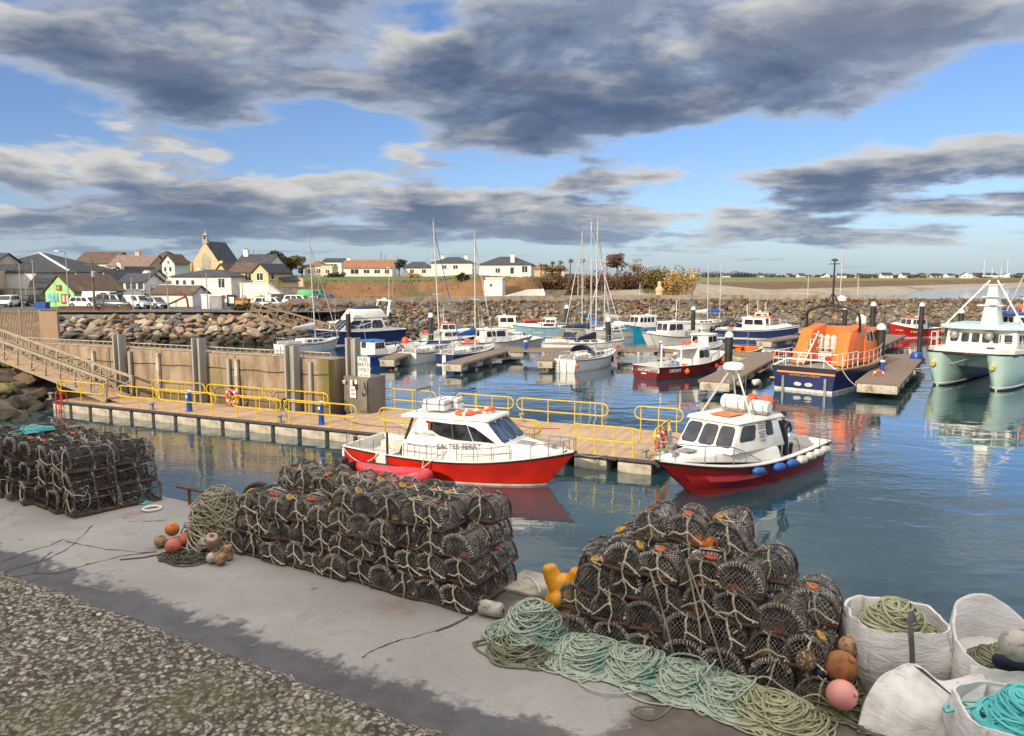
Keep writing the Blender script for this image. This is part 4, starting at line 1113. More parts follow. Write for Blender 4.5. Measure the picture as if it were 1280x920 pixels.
def fender(root, H, t, side, mat_, r=.12, l=.5, ball=False, v=.55):
    p = H.pt(t, v, side); p.y += side * r * 1.0
    mb = MB()
    if ball: mb.ball((p.x, p.y, p.z), r, 12); mb.lathe([(r * .35, r * .85), (r * .2, r * 1.25)], 8, (p.x, p.y, p.z))
    else: mb.lathe([(r * .3, -l * .56), (r * .85, -l * .46), (r, -l * .36), (r, l * .36), (r * .85, l * .46), (r * .3, l * .56)], 10, (p.x, p.y, p.z))
    top = H.pt(t, 1, side) + V((0, side * .03, .02))
    o = mb.build('fender', MT[mat_], root, smooth=60)
    return o
def moor(stern, bow):
    a, b = W(*stern), W(*bow); d = b - a
    return a, math.atan2(d.y, d.x), d.length
def az_rz(a): return R(90 - a)              # compass-like heading (clockwise from straight ahead) to rotation

GB = 'boats moored in the harbour'
OR = 'fender_orange'
# ---- the red ferry
fl, frz, _ = V((-5.84, 29.58, 0)), math.atan2(-.415, .91), 0
fer = thing('ferry_boat', 'bright red and white ferry lettered SALTEE FERRY beside the yellow railings', 'ferry', fl, frz)
HF = Hull(9.5, 3.2, 1.02, .86, 1.42, rake=1.25, stern=.90, bwf=.86, p=2.3, pw=1.6, draft=.6, fl=1.2)
HF.build(fer, 'red_hull', 'boot_white', 'cream_deck', bul=.42, rub='dark_trim', bootz=.07)
# white gate in the side, cockpit seats, coachroof and wheelhouse
p0, p1 = HF.pt(.185, 1, -1), HF.pt(.23, 1, -1)
mb = MB(); mb.hexa([V((1.72, -1.57, .20)), V((2.18, -1.60, .20)), V((2.18, -1.48, .20)), V((1.72, -1.45, .20)), V((1.72, -1.61, .90)), V((2.18, -1.63, .90)), V((2.18, -1.5, .90)), V((1.72, -1.48, .90))])
mb.build('side_gate', MT['white_grp'], fer)
for y in (-1.0, 1.0): MB().box((1.3, y, .68), (1.9, .5, .34)).build('bench', MT['cream_deck'], fer, bevel=.03)
MB().box((2.5, 0, .82), (.6, 1.1, .5)).build('engine_box', MT['cream_deck'], fer, bevel=.03)
cb_, cq = house(fer, (2.75, 7.1), (2.75, 7.1), (1.36, 1.10), (1.29, 1.04), (.60, .97), (1.52, 1.54), 'white_grp', name='coachroof', bevel=.03)
house(fer, (7.05, 9.0), (7.05, 8.4), (1.09, .36), (1.03, .32), (.98, 1.36), (1.535, 1.47), 'white_grp', name='foredeck', bevel=.06)
wh, wq = house(fer, (2.75, 7.05), (3.35, 6.15), (1.28, 1.05), (1.10, .92), (1.50, 1.52), (2.36, 2.40), 'white_grp', (), name='wheelhouse', bevel=.07, roof=('white_grp', .75, .18, .08, .11))
sf = [wq[i] for i in FACES['starboard']]; pf = [wq[i] for i in FACES['port']]
for q_, mir in ((sf, False), (pf, True)):
    for pol in ([(.20, .74), (.26, .52), (.36, .30), (.50, .18), (.50, .80), (.24, .86)], [(.515, .18), (.70, .16), (.70, .80), (.515, .80)], [(.715, .16), (.935, .13), (.80, .72), (.715, .80)]):
        pl = [(1 - u, v) for u, v in pol][::-1] if mir else pol
        us = [u for u, v in pl]; vs_ = [v for u, v in pl]
        window(wh, q_, min(us), max(us), min(vs_), max(vs_), poly=pl, frame='steel' if .52 < us[0] < .72 else 'dark_trim')
ff = [wq[i] for i in FACES['front']]
for u0, u1 in ((.04, .32), (.36, .64), (.68, .96)): window(wh, ff, u0, u1, .16, .88, frame='dark_trim', glass='sky_glass')
Ms = face_M((5.35, -1.20, 1.48), sf[1] - sf[0], sf[3] - sf[0], .05)
text_part('SALTEE FERRY', .30, MT['lettering_black'], fer, face_M(cq[0] * .26 + cq[1] * .24 + cq[5] * .24 + cq[4] * .26 + V((.35, 0, .27)), cq[1] - cq[0], cq[4] - cq[0], .022), extr=.004, sx=.98)
text_part('An Crosán', .20, MT['lettering_grey'], fer, face_M(V((3.72, -1.235, 1.80)), sf[1] - sf[0], sf[3] - sf[0], .03), extr=.003, sx=1.1)
mb = MB(); mb.prism([(-.1, .18), (.12, .16), (.12, -.18), (.02, -.18), (0, .06), (-.1, .1)], 0, .01, face_M((3.85, -1.16, 2.12), sf[1] - sf[0], sf[3] - sf[0], .03)); mb.build('emblem', MT['maroon_hull'], fer)
mb = MB(); mb.bar((2.62, -1.27, .9), (3.2, -1.22, 2.36), .05, .09); mb.bar((2.62, 1.27, .9), (3.2, 1.22, 2.36), .05, .09); mb.build('aft_pillar', MT['dark_trim'], fer)
def raft(parent, c, L_, r, rz=0):
    T = Matrix.Translation(c) @ Matrix.Rotation(rz, 4, 'Z')
    mb = MB(); mb.lathe([(r * .86, -L_ / 2), (r, -L_ / 2 + .05), (r, -.03), (r * 1.04, -.025), (r * 1.04, .025), (r, .03), (r, L_ / 2 - .05), (r * .86, L_ / 2)], 16, (0, 0, 0), T @ Matrix.Rotation(pi / 2, 4, 'Y'))
    o = mb.build('liferaft_canister', MT['white_grp'], parent, smooth=35)
    mb = MB()
    for x in (-L_ * .27, L_ * .27): mb.lathe([(r * 1.02, x - .02), (r * 1.02, x + .02)], 16, (0, 0, 0), T @ Matrix.Rotation(pi / 2, 4, 'Y'))
    mb.box((0, 0, -r), (L_ * .9, r * 1.2, .06), M=T); mb.build('strap', MT['rigging'], o)
    return o
for y, x in ((-.35, 3.75), (.35, 3.95)):
    mb = MB(); mb.box((x, y, 2.72), (.98, .56, .24)); mb.box((x, y, 2.92), (.94, .52, .16)); o = mb.build('liferaft_case', MT['white_grp'], fer, bevel=.04)
    mb = MB(); [mb.box((x + dx, y, 2.82), (.035, .60, .40)) for dx in (-.28, .28)]; mb.box((x, y, 2.82), (1.0, .575, .03)); mb.build('strap', MT['rigging'], o)
for (x, y, z, t_) in ((5.05, -.42, 2.58, 0), (5.55, .30, 2.58, .1)):
    mb = MB(); mb.tube([(x + .33 * cos(k * pi / 9), y + .33 * sin(k * pi / 9), z + t_ * cos(k * pi / 9)) for k in range(18)], .075, 8, closed=True); o = mb.build('roof_lifering', MT['lifering'], fer, smooth=60)
    for k in (1, 5.5, 10, 14.5):
        mb = MB()
        c_ = V((x + .33 * cos(k * pi / 9), y + .33 * sin(k * pi / 9), z)); d = V((-sin(k * pi / 9), cos(k * pi / 9), 0)) * .05; mb.tube([c_ - d, c_ + d], .08, 8); mb.build('band', MT['white_paint'], o)
hull_rail(fer, HF, .31, .47, .55, 3, side=(1, -1)); hull_rail(fer, HF, .55, .76, .55, 3, side=(1, -1), inset=.12)
pts = [HF.pt(t, 1, -1) for t in (.84, .9, .95, .985)] + [HF.pt(t, 1, 1) for t in (.985, .95, .9, .84)]
rail(fer, smooth_path([p + V((0, 0, .48)) for p in pts], 3), [(p, p + V((0, 0, .48))) for p in pts])
hull_rail(fer, HF, .02, .16, .5, 2, side=(1, -1))
mb = MB(); mb.hexa([V((7.1, -.3, 1.50)), V((7.75, -.25, 1.47)), V((7.75, .25, 1.47)), V((7.1, .3, 1.50)), V((7.1, -.3, 1.56)), V((7.75, -.25, 1.53)), V((7.75, .25, 1.53)), V((7.1, .3, 1.56))]); mb.build('deck_hatch', MT['grey_deck'], fer, bevel=.01)
mb = MB(); mb.tube([(2.95, -.55, 2.4), (2.95, -.55, 3.55)], .03, 5); mb.tube([(2.95, .55, 2.4), (2.95, .55, 3.55)], .03, 5); mb.tube([(2.95, -.55, 3.3), (2.95, .55, 3.3)], .025, 5); mb.tube([(2.95, .2, 3.3), (3.0, .2, 4.0)], .02, 5)
mb.tube(smooth_path([(2.95, -.3, 3.3), (3.4, -.2, 3.7), (3.8, 0, 3.35)], 5), .015, 4); mb.box((2.95, 0, 3.36), (.12, .9, .08)); mb.tube([(2.9, -.55, 3.0), (3.5, -.5, 2.5)], .012, 4); mb.build('aerial_frame', MT['rigging'], fer)
mb = MB(); mb.tube([(2.2, -1.5, .8), (2.2, -1.5, 1.75)], .05, 6); mb.build('post', MT['dark_trim'], fer)
mb = MB(); mb.box((8.35, 0, 1.50), (.35, .22, .14)); mb.tube([(8.6, -.15, 1.52), (8.6, .15, 1.52)], .05, 6); mb.build('windlass', MT['galv'], fer)
mb = MB(); mb.lathe([(.05, 0), (.05, .03)], 10, (0, 0, 0), face_M(HF.pt(.42, .38, -1), (1, 0, 0), (0, 0, 1), 0)); mb.build('skin_fitting', MT['steel'], fer)
fer.scale = (.94, .94, .94)
bpy.context.view_layer.update()
# ---- red inflatable alongside
rloc = fl + V((cos(frz) * .75 + sin(frz) * 2.25, sin(frz) * .75 - cos(frz) * 2.25, 0))
rib = thing('inflatable_dinghy', 'red inflatable dinghy with black top patches lying along the ferry side', 'dinghy', rloc, frz + R(-2))
path = smooth_path([(0, .62, .30), (1.4, .66, .30), (2.5, .62, .33), (3.2, .40, .42), (3.5, 0, .48), (3.2, -.40, .42), (2.5, -.62, .33), (1.4, -.66, .30), (0, -.62, .30)], 5)
MB().tube(path, [.12] + [.235] * (len(path) - 2) + [.12], 12).build('tube', MT['rib_tube'], rib, smooth=60)
mb = MB(); mb.hexa([V((.1, -.45, .02)), V((3.0, -.2, .1)), V((3.0, .2, .1)), V((.1, .45, .02)), V((.1, -.5, .14)), V((3.1, -.2, .22)), V((3.1, .2, .22)), V((.1, .5, .14))]); mb.build('floor', MT['dark_trim'], rib)
mb = MB()
for y in (-.66, .66): mb.loft([[V((x, y + .20 * cos(a), .30 + .245 * sin(a))) for a in (R(55), R(75), R(90), R(105), R(125))] for x in (.3, 1.2, 2.4)], closed=False, caps=False)
mb.f = [f[::-1] for f in mb.f]; mb.build('top_patch', MT['dark_trim'], rib, smooth=60)
mb = MB(); mb.box((.12, 0, .32), (.08, 1.0, .5)); mb.box((-.1, 0, .45), (.35, .4, .62)); mb.tube([(-.15, 0, .2), (-.2, 0, -.4)], .08, 6); mb.build('outboard', MT['dark_trim'], rib, bevel=.03)
mb = MB(); mb.tube(smooth_path([(3.5, .1, .7), (3.65, 0, .3), (3.4, -.3, .65), (2.9, -.75, .5)], 6), .02, 5); mb.tube(smooth_path([(2.9, .5, .5), (3.3, .9, .9), (3.6, 1.2, 1.15)], 5), .02, 5); mb.build('painter', MT['mooring_rope'], rib)

# ---- the dark red boat at the end of the pontoon, bow towards the camera
bl = V((9.95, 29.5, 0))
bowp = W(862, 616)
d = bowp - W(1012, 567); rrz = math.atan2(d.y, d.x)
st = W(1008, 566); st = bowp - V((cos(rrz), sin(rrz), 0)) * 7.5
red = thing('fishing_boat', 'white topped dark red boat with fenders off the pontoon end, bow towards the quay', 'boat', st, rrz, GB)
HR = Hull(9.5, 3.1, .92, .86, 1.46, rake=2.05, stern=.88, bwf=.80, p=2.7, pw=1.55, draft=.6, fl=1.5)
HR.build(red, 'dark_red_hull', 'dark_red_hull', 'grey_deck', bul=.40, rub='dark_trim', capw=.2, bootz=.05)
# a spray knuckle either side of the bow
mb = MB()
for side in (1, -1):
    rr = []
    for t, o_ in ((.50, .01), (.6, .16), (.72, .22), (.84, .18), (.93, .07)):
        a = HR.pt(t, .10, side); b_ = HR.pt(t, .62, side); c_ = HR.pt(t, .45, side); c_.y += side * o_
        rr.append([a, c_, b_])
    mb.loft(rr, closed=False, caps=False)
    if side > 0: mb.f[-8:] = [f[::-1] for f in mb.f[-8:]]
mb.build('spray_rail', MT['dark_red_hull'], red, smooth=30)
house(red, (3.1, 8.1), (3.3, 7.6), (1.45, .40), (1.36, .34), (.7, 1.34), (1.32, 1.46), 'white_grp', name='foredeck', bevel=.07)
wh, wq = house(red, (2.75, 6.0), (3.0, 5.35), (1.32, 1.12), (1.12, .98), (1.28, 1.36), (2.27, 2.32), 'white_grp', (('starboard', .60, .90, .40, .88), ('starboard', .20, .34, .48, .94), ('port', .10, .40, .40, .88), ('port', .66, .80, .48, .94), ('front', .05, .31, .22, .86), ('front', .37, .63, .22, .86), ('front', .69, .95, .22, .86)), name='wheelhouse', bevel=.06, roof=('white_grp', .35, .16, .08, .12))
# starboard lies to the photograph's left here, so the port side carries the painted board
Mp = face_M((4.15, 1.16, 1.98), wq[3] - wq[2], wq[6] - wq[2], .03)
mb = MB()
for z, w_ in ((.32, .5), (.24, .42), (.16, .46), (.02, .5), (-.06, .34), (-.14, .40), (-.27, .3)): mb.box((0, z, 0), (w_, .045, .004), M=Mp)
mb.build('contact_lines', MT['lettering_grey'], red)
Mp2 = face_M((5.0, 1.17, 1.58), wq[3] - wq[2], wq[6] - wq[2], .03)
mb = MB(); mb.hexa([V((4.1, -.35, 2.65)), V((5.1, -.35, 2.66)), V((5.1, .45, 2.66)), V((4.1, .45, 2.65)), V((4.1, -.35, 2.67)), V((5.1, -.35, 2.68)), V((5.1, .45, 2.68)), V((4.1, .45, 2.67))]); mb.build('roof_hatch', MT['orange_dull'], red)
raft(red, (3.65, -.22, 2.94), .95, .27, R(90)); raft(red, (3.62, .78, 2.90), .7, .22, R(90))
mb = MB(); mb.ball((3.0, .62, 2.92), .32, 14); mb.build('orange_buoy', MT['fender_orange'], red, smooth=60)
mb = MB(); mb.ball((2.7, -.1, 2.98), .2, 12); mb.build('pink_buoy', MT['fender_orange'], red, smooth=60)
rp = [(2.75, y, 2.6) for y in (-.95, .95)] + [(3.3, .98, 2.6), (3.3, -.98, 2.6)]
rail(red, [(p[0], p[1], 3.05) for p in [rp[3], rp[0], rp[1], rp[2]]], [(p, (p[0], p[1], 3.05)) for p in rp])
mb = MB(); 
for b_ in ((4.6, -1.0, 2.6), (4.6, 1.0, 2.6), (3.1, -.5, 2.6)): mb.tube([b_, (4.2 if b_[0] > 4 else 4.1, .15 * (b_[1]), 4.15)], .035, 6)
mb.box((4.2, 0, 4.16), (.3, .5, .05)); mb.build('tripod_mast', MT['mast_alu'], red)
MB().lathe([(.28, 0), (.36, .04), (.37, .16), (.3, .25), (.1, .29)], 18, (4.2, 0, 4.18)).build('radar_dome', MT['white_grp'], red, smooth=50)
mb = MB(); mb.tube([(4.0, .12, 3.6), (3.98, .2, 3.95)], .03, 5); mb.ball((4.0, .1, 3.7), .09, 8); mb.ball((4.3, -.12, 3.75), .07, 8); mb.tube([(3.9, .3, 2.6), (3.85, .32, 5.6)], .012, 4); mb.build('masthead_lamp', MT['rigging'], red)
pts = [HR.pt(t, 1, -1) for t in (.60, .72, .84, .94)] + [HR.pt(.985, 1, 1)] + [HR.pt(t, 1, 1) for t in (.94, .84, .72, .60)]
for p in pts: p.y *= .93
tops = [p + V((0, 0, .62)) for p in pts]; tops[0] -= V((.35, 0, .55)); tops[-1] -= V((.35, 0, .55))
rail(red, smooth_path(tops, 4), [(p, q_) for p, q_ in zip(pts[1:-1], tops[1:-1])])
pts = [HR.pt(t, 1, 1) for t in (.12, .04)] + [V((.02, .7, HR.z(0)))] + [V((.02, -.7, HR.z(0)))] + [HR.pt(t, 1, -1) for t in (.04, .12)]
rail(red, smooth_path([p + V((0, 0, .55)) for p in pts], 3), [(p, p + V((0, 0, .55))) for p in pts])
mb = MB(); mb.box((6.9, 0, 1.50), (.45, .5, .05)); mb.build('deck_hatch', MT['grey_deck'], red, bevel=.01)
mb = MB(); mb.lathe([(.09, 0), (.09, .24), (.12, .26), (.12, .3)], 10, (7.45, -.28, 1.40)); mb.box((7.7, .1, 1.5), (.2, .15, .14)); mb.build('samson_post', MT['galv'], red)
for t, m_, r_ in ((.60, 'fender_blue', .14), (.47, 'fender_blue', .15), (.375, 'fender_blue', .15), (.30, 'fender_white', .16), (.22, 'fender_white', .15), (.15, 'fender_white', .15), (.08, 'fender_white', .15)):
    p = HR.pt(t, .80, 1); T = Matrix.Translation(p + V((0, r_, -.02))) @ Matrix.Rotation(R(82), 4, 'Y')
    mb = MB(); mb.lathe([(.04, -.34), (r_ * .85, -.25), (r_, -.16), (r_, .16), (r_ * .85, .25), (.04, .34)], 12, (0, 0, 0), T); mb.build('fender', MT[m_], red, smooth=60)
for y in (-1.05,): MB().box((1.4, y, .70), (1.9, .45, .42)).build('bench', MT['cream_deck'], red, bevel=.03)
MB().box((2.2, .1, .74), (.5, .6, .5)).build('engine_box', MT['white_grp'], red, bevel=.03)
MB().lathe([(.19, 0), (.22, .42), (.23, .45)], 12, (1.75, .45, .5)).build('bucket', MT['dark_trim'], red, smooth=40)
mb = MB(); mb.tube(smooth_path([(2.5, .9, .5), (2.5, .9, 1.15), (2.0, .95, 1.2), (1.6, .95, .5)], 5), .03, 6); mb.build('pot_hauler_frame', MT['steel'], red)
for o in list(red.children):
    if o.name.split('.')[0] in ('foredeck', 'wheelhouse', 'roof', 'contact_lines', 'roof_hatch', 'liferaft_canister', 'orange_buoy', 'pink_buoy', 'tripod_mast', 'radar_dome', 'masthead_lamp', 'deck_hatch', 'samson_post'): o.location.x += .8
for o in [o for o in red.children if o.name.startswith('guard_rail')][:1]: o.location.x += .8; o.location.z -= .19
for o in red.children:
    if o.name.split('.')[0] in ('roof_hatch', 'liferaft_canister', 'orange_buoy', 'pink_buoy', 'tripod_mast', 'radar_dome', 'masthead_lamp', 'contact_lines'): o.location.z -= .19 if o.name[:3] != 'con' else .08
# the man in the cockpit
man = thing('person', 'person in dark cap and jacket standing in the cockpit of the dark red boat', 'person', red.matrix_basis @ V((3.05, .95, .55)), rrz + R(200))
P('skin', (.48, .26, .17), None, rough=.55); P('jacket', (.022, .024, .03), (.035, .036, .04), 6, .85, bump=.3); P('trousers', (.03, .035, .05), None, rough=.85); P('dark_hair', (.02, .014, .01), None, rough=.8)
def skinned(name, parent, joints, links, mats, sub=2):
    me = bpy.data.meshes.new(name); me.from_pydata([j[0] for j in joints], links, [])
    o = bpy.data.objects.new(name, me); col.objects.link(o)
    o.modifiers.new('s', 'SKIN'); 
    for v, j in zip(me.skin_vertices[0].data, joints): v.radius = (j[1], j[2] if len(j) > 2 else j[1])
    me.skin_vertices[0].data[0].use_root = True
    m = o.modifiers.new('d', 'SUBSURF'); m.levels = m.render_levels = sub
    dg = bpy.context.evaluated_depsgraph_get(); me2 = bpy.data.meshes.new_from_object(o.evaluated_get(dg)); bpy.data.objects.remove(o)
    for m_ in (mats if isinstance(mats, list) else [mats]): me2.materials.append(m_)
    for p_ in me2.polygons: p_.use_smooth = True
    o = bpy.data.objects.new(name, me2); col.objects.link(o); o.parent = parent
    return o
J = [((0, 0, .95), .15, .12), ((0, 0, 1.2), .15, .11), ((0, 0, 1.40), .17, .11), ((0, .01, 1.50), .06), ((.02, .02, 1.58), .06), ((.03, .02, 1.68), .095, .085), ((.03, .02, 1.75), .07),
     ((0, .20, 1.42), .065), ((.08, .27, 1.17), .05), ((.30, .22, 1.05), .042), ((.40, .2, 1.05), .035), ((0, -.20, 1.42), .065), ((.06, -.27, 1.17), .05), ((.28, -.2, 1.08), .042), ((.38, -.18, 1.08), .035),
     ((0, .10, .88), .10), ((.02, .12, .48), .075), ((0, .13, .08), .055), ((.12, .14, .04), .05), ((0, -.10, .88), .10), ((.02, -.12, .48), .075), ((0, -.13, .08), .055), ((.12, -.14, .04), .05)]
Lk = [(0, 1), (1, 2), (2, 3), (3, 4), (4, 5), (5, 6), (2, 7), (7, 8), (8, 9), (9, 10), (2, 11), (11, 12), (12, 13), (13, 14), (0, 15), (15, 16), (16, 17), (17, 18), (0, 19), (19, 20), (20, 21), (21, 22)]
body = skinned('body', man, J, Lk, [MT['jacket'], MT['skin'], MT['trousers']])
for p_ in body.data.polygons:
    c_ = p_.center
    p_.material_index = 1 if c_.z > 1.53 or (c_.x > .33 and c_.z > .9) else 2 if c_.z < .93 else 0
MB().lathe([(.10, 1.70), (.112, 1.73), (.10, 1.81), (.05, 1.85)], 14, (.03, .02, 0)).build('cap', MT['dark_hair'], man, smooth=60)
mb = MB()
for y in (.045, -.015): mb.ball((.122, y + .005, 1.69), .012, 6)
mb.ball((.13, .02, 1.66), .017, 6, 1.5); mb.build('face_features', MT['skin'], man)

# ---- generic motor boats and yachts
def mast_part(root, x, z0, h, rake=0.0, r=.068, spreaders=True, B=2.4, L=8, bow_x=None, stern_x=0, furl=None, zdeck=None, name='mast'):
    top = V((x - h * math.tan(rake), 0, z0 + h))
    mb = MB(); mb.tube([(x, 0, z0), tuple(top)], [r, r * .8], 8)
    if spreaders:
        for k in ((.42, .70) if h > 8 else (.55,)):
            p = V((x, 0, z0)).lerp(top, k); mb.tube([p + V((0, -.5, .03)), p, p + V((0, .5, .03))], r * .35, 4)
    mb.tube([top, top + V((0, .02, .5))], .012, 4); mb.box(tuple(top + V((0, 0, .05))), (.25, .06, .06))
    o = mb.build(name, MT['mast_alu'], root, smooth=60)
    zd = zdeck if zdeck is not None else z0
    mb = MB(); bx = bow_x if bow_x is not None else L * .97
    rr = .011
    mb.tube([V((x, 0, z0)).lerp(top, .97), (bx, 0, zd)], rr, 4); mb.tube([top, (stern_x + .1, 0, zd)], rr, 4)
    for y in (-B / 2, B / 2):
        if spreaders:
            p = V((x, 0, z0)).lerp(top, .42 if h > 8 else .55); p.y = math.copysign(.5, y)
            mb.tube([(x - .1, y, zd), p, top], rr, 4); mb.tube([(x + .3, y, zd), V((x, 0, z0)).lerp(top, .5)], rr, 4)
        else: mb.tube([(x - .1, y, zd), top], rr, 4)
    mb.build('rigging', MT['rigging'], root)
    if furl:
        a = V((x, 0, z0)).lerp(top, .94); b_ = V((bx, 0, zd + .3)); mb = MB()
        mb.tube([a, a.lerp(b_, .5), b_], [.015, .036, .032], 6); mb.build('furled_jib', MT[furl], root, smooth=60)
    return o
def yacht(label, loc, rz, L=8, B=2.6, mast=10, rake=0.0, hull='white_paint', boot='boot_white', cover='navy_canvas', furl='white_grp', stripe=True, zs=.95, zb=1.25, mastx=.58, ladder=False, fend=(), hood=True, boot2=None):
    t = thing('sailing_yacht', label, 'yacht', loc, rz, GB)
    H = Hull(L, B, zs, zs - .05, zb, rake=L * .10, stern=.72, bwf=.86, p=2.0, pw=1.6, draft=.4, fl=.9, tr=0)
    H.build(t, hull, boot, 'cream_deck', bul=.04, rub='navy_hull' if stripe else None, capw=.05)
    house(t, (L * .30, L * .74), (L * .32, L * .70), (B * .30, B * .17), (B * .25, B * .13), zs - .04, (zs + .42, zs + .30), 'white_grp', [(s_, a, a + .17, .3, .72) for s_ in ('starboard', 'port') for a in (.16, .42, .66)], name='coachroof', bevel=.05)
    mb = MB(); mb.box((L * .16, 0, zs + .02), (L * .24, B * .36, .10)); mb.build('cockpit_well', MT['grey_deck'], t)
    for y in (-B * .24, B * .24): MB().box((L * .16, y, zs + .14), (L * .26, .10, .26)).build('coaming', MT['white_grp'], t, bevel=.03)
    if hood: mb = MB(); mb.loft([[V((L * .30 + dx, B * .30 * cos(a), zs + .36 + h_ * sin(a))) for a in [pi * k / 8 for k in range(9)]] for dx, h_ in ((-.35, .62), (.3, .60), (.75, .12))], closed=False, caps=False); mb.build('spray_hood', MT[cover], t, smooth=60)
    mast_part(t, L * mastx, zs + .3, mast, rake, B=B * .9, L=L, furl=furl, zdeck=zs)
    zb_ = zs + 1.25; bx = L * mastx - .1
    mb = MB(); mb.tube([(bx, 0, zb_), (bx - L * .36, 0, zb_ + .12)], .045, 6); mb.build('boom', MT['mast_alu'], t)
    if cover:
        mb = MB(); n_ = 8; ring = []
        for k in range(n_ + 1):
            f = k / n_; x = bx - .02 - L * .35 * f; h_ = .52 * (1 - f) ** .8 + .10; w_ = .13 * (1 - f * .5)
            ring.append([V((x, w_ * sin(a), zb_ + .12 * f + .02 + h_ * .5 + h_ * .5 * -cos(a))) for a in [2 * pi * j / 8 for j in range(8)]])
        mb.loft(ring); mb.build('sail_cover', MT[cover], t, smooth=60)
    hull_rail(t, H, .05, .9, .6, 7, mid=True, inset=.05)
    pts = [H.pt(.90, 1, -1), H.pt(.97, 1, -1), H.pt(.97, 1, 1), H.pt(.90, 1, 1)]
    rail(t, smooth_path([p + V((.08, 0, .62)) for p in pts], 4), [(p, p + V((.08, 0, .62))) for p in pts], name='pulpit')
    pts = [H.pt(.10, 1, -1), H.pt(.0, 1, -1), H.pt(.0, 1, 1), H.pt(.10, 1, 1)]
    rail(t, [p + V((-.02, 0, .62)) for p in pts], [(p, p + V((-.02, 0, .62))) for p in pts], name='pushpit')
    mb = MB(); mb.box((-.10, 0, .35), (.06, .35, 1.0)); mb.bar((-.05, 0, .85), (.9, .1, 1.15), .04, .04); mb.build('rudder', MT['white_grp'] , t)
    if ladder:
        mb = MB(); [mb.tube([(-.06, y, .05), (-.06, y, .85)], .022, 5) for y in (.45, .78)]; [mb.tube([(-.06, .45, z), (-.06, .78, z)], .018, 5) for z in (.15, .38, .62)]; mb.build('stern_ladder', MT['rigging'], t)
    for (t_, s_, m_, b_) in fend: fender(t, H, t_, s_, m_, .16 if b_ else .10, .5, b_)
    return t, H
def mboat(label, loc, rz, L=6.5, B=2.3, hull='white_paint', boot='boot_white', cab='white_paint', roof=None, cx=(.40, .70), ch=1.25, zs=.75, zb=1.15, fend=(), mast=0, band=None, deck='cream_deck', aft_open=False, rails=True, box=None, frame='dark_trim', name='motor_boat', cat='boat', nwin=2, ob=False, bul=.25):
    t = thing(name, label, cat, loc, rz, GB)
    H = Hull(L, B, zs, zs - .04, zb, rake=L * .11, stern=.86, bwf=.84, p=2.3, pw=1.6, draft=.4)
    H.build(t, hull, boot, deck, bul=bul, rub='dark_trim', band=band, capw=.08)
    x0, x1 = cx[0] * L, cx[1] * L; zd = zs - bul + .03
    wins = []
    for s_ in ('starboard', 'port'):
        for k in range(nwin):
            a = .10 + .82 * k / nwin; wins.append((s_, a, a + .82 / nwin - .06, .52, .88))
    wins += [('front', .08, .46, .50, .9), ('front', .54, .92, .50, .9)]
    if not aft_open: wins += [('aft', .1, .4, .52, .88)]
    house(t, (x0, x1), (x0 + .05, x1 - .28), (B * .36, B * .30), (B * .33, B * .27), zd, zd + ch * .80 + .25, cab, wins, name='cabin', frame=frame, roof=(roof or cab, aft_open or .3, .12, .06, .07))
    house(t, (x1 - .05, L * .90), (x1 - .05, L * .84), (B * .33, B * .10), (B * .26, B * .07), (zs - .1, zb - .12), (zs + .38, zb + .08), cab, name='foredeck', bevel=.05)
    if rails:
        pts = [H.pt(q, 1, -1) for q in (.62, .76, .88, .97)] + [H.pt(q, 1, 1) for q in (.97, .88, .76, .62)]
        rail(t, smooth_path([p + V((0, 0, .55)) for p in pts], 3), [(p, p + V((0, 0, .55))) for p in pts])
    if mast:
        mb = MB(); zt = zd + ch * .8 + .3; mb.tube([(x0 + .4, 0, zt), (x0 + .3, 0, zt + mast)], .035, 6); mb.tube([(x0 + .35, -.4, zt + mast * .55), (x0 + .35, .4, zt + mast * .55)], .02, 5); mb.lathe([(.2, 0), (.22, .08), (.1, .15)], 10, (x0 + .7, 0, zt + .02)); mb.tube([(x0 + .5, .5, zt), (x0 + .45, .55, zt + mast * 1.3)], .012, 4); mb.build('mast', MT['white_grp'], t)
    for (t_, s_, m_, b_) in fend: fender(t, H, t_, s_, m_, .20 if b_ else .11, .5, b_)
    for k in range(3 if cx[0] > .28 else 0):    # gear lying in the open stern
        q = rng.random(); gx, gy = rng.uniform(.08, max(.1, cx[0] - .06)) * L, rng.uniform(-.32, .32) * B
        if q < .45: MB().box((gx, gy, zd + .2), (.55, .4, .34)).build('fish_box', MT[rng.choice(('blue_plastic', OR, 'fender_white', 'dark_trim', 'green_plastic'))], t, bevel=.03)
        elif q < .75: MB().tube([(gx + .26 * cos(a * .7), gy + .26 * sin(a * .7), zd + .05 + .012 * a) for a in range(34)], .03, 5).build('rope_coil', MT[rng.choice(('mooring_rope', 'blue_canvas', 'rigging'))], t, smooth=60)
        else: MB().ball((gx, gy, zd + .25), .24, 10).build('deck_buoy', MT[rng.choice((OR, 'fender_white'))], t, smooth=60)
    if L > 6 and rng.random() < .7: MB().tube([(x0 + .3, B * .2, zd + ch * .8 + .3), (x0 + .1, B * .22, zd + ch * .8 + rng.uniform(1.6, 2.8))], .012, 4).build('whip_aerial', MT['white_paint'], t)
    if ob:
        mb = MB(); mb.box((-.25, 0, .75), (.45, .36, .55)); mb.box((-.2, 0, .2), (.16, .12, .8)); mb.build('outboard', MT['dark_trim'], t, bevel=.04)
    if box:
        m_, bx, by, bz, bw_ = box
        for k in range(bw_): MB().box((bx + k * .75, by, zd + bz / 2), (.68, .9, bz)).build('fish_box', MT[m_], t, bevel=.03)
    return t, H
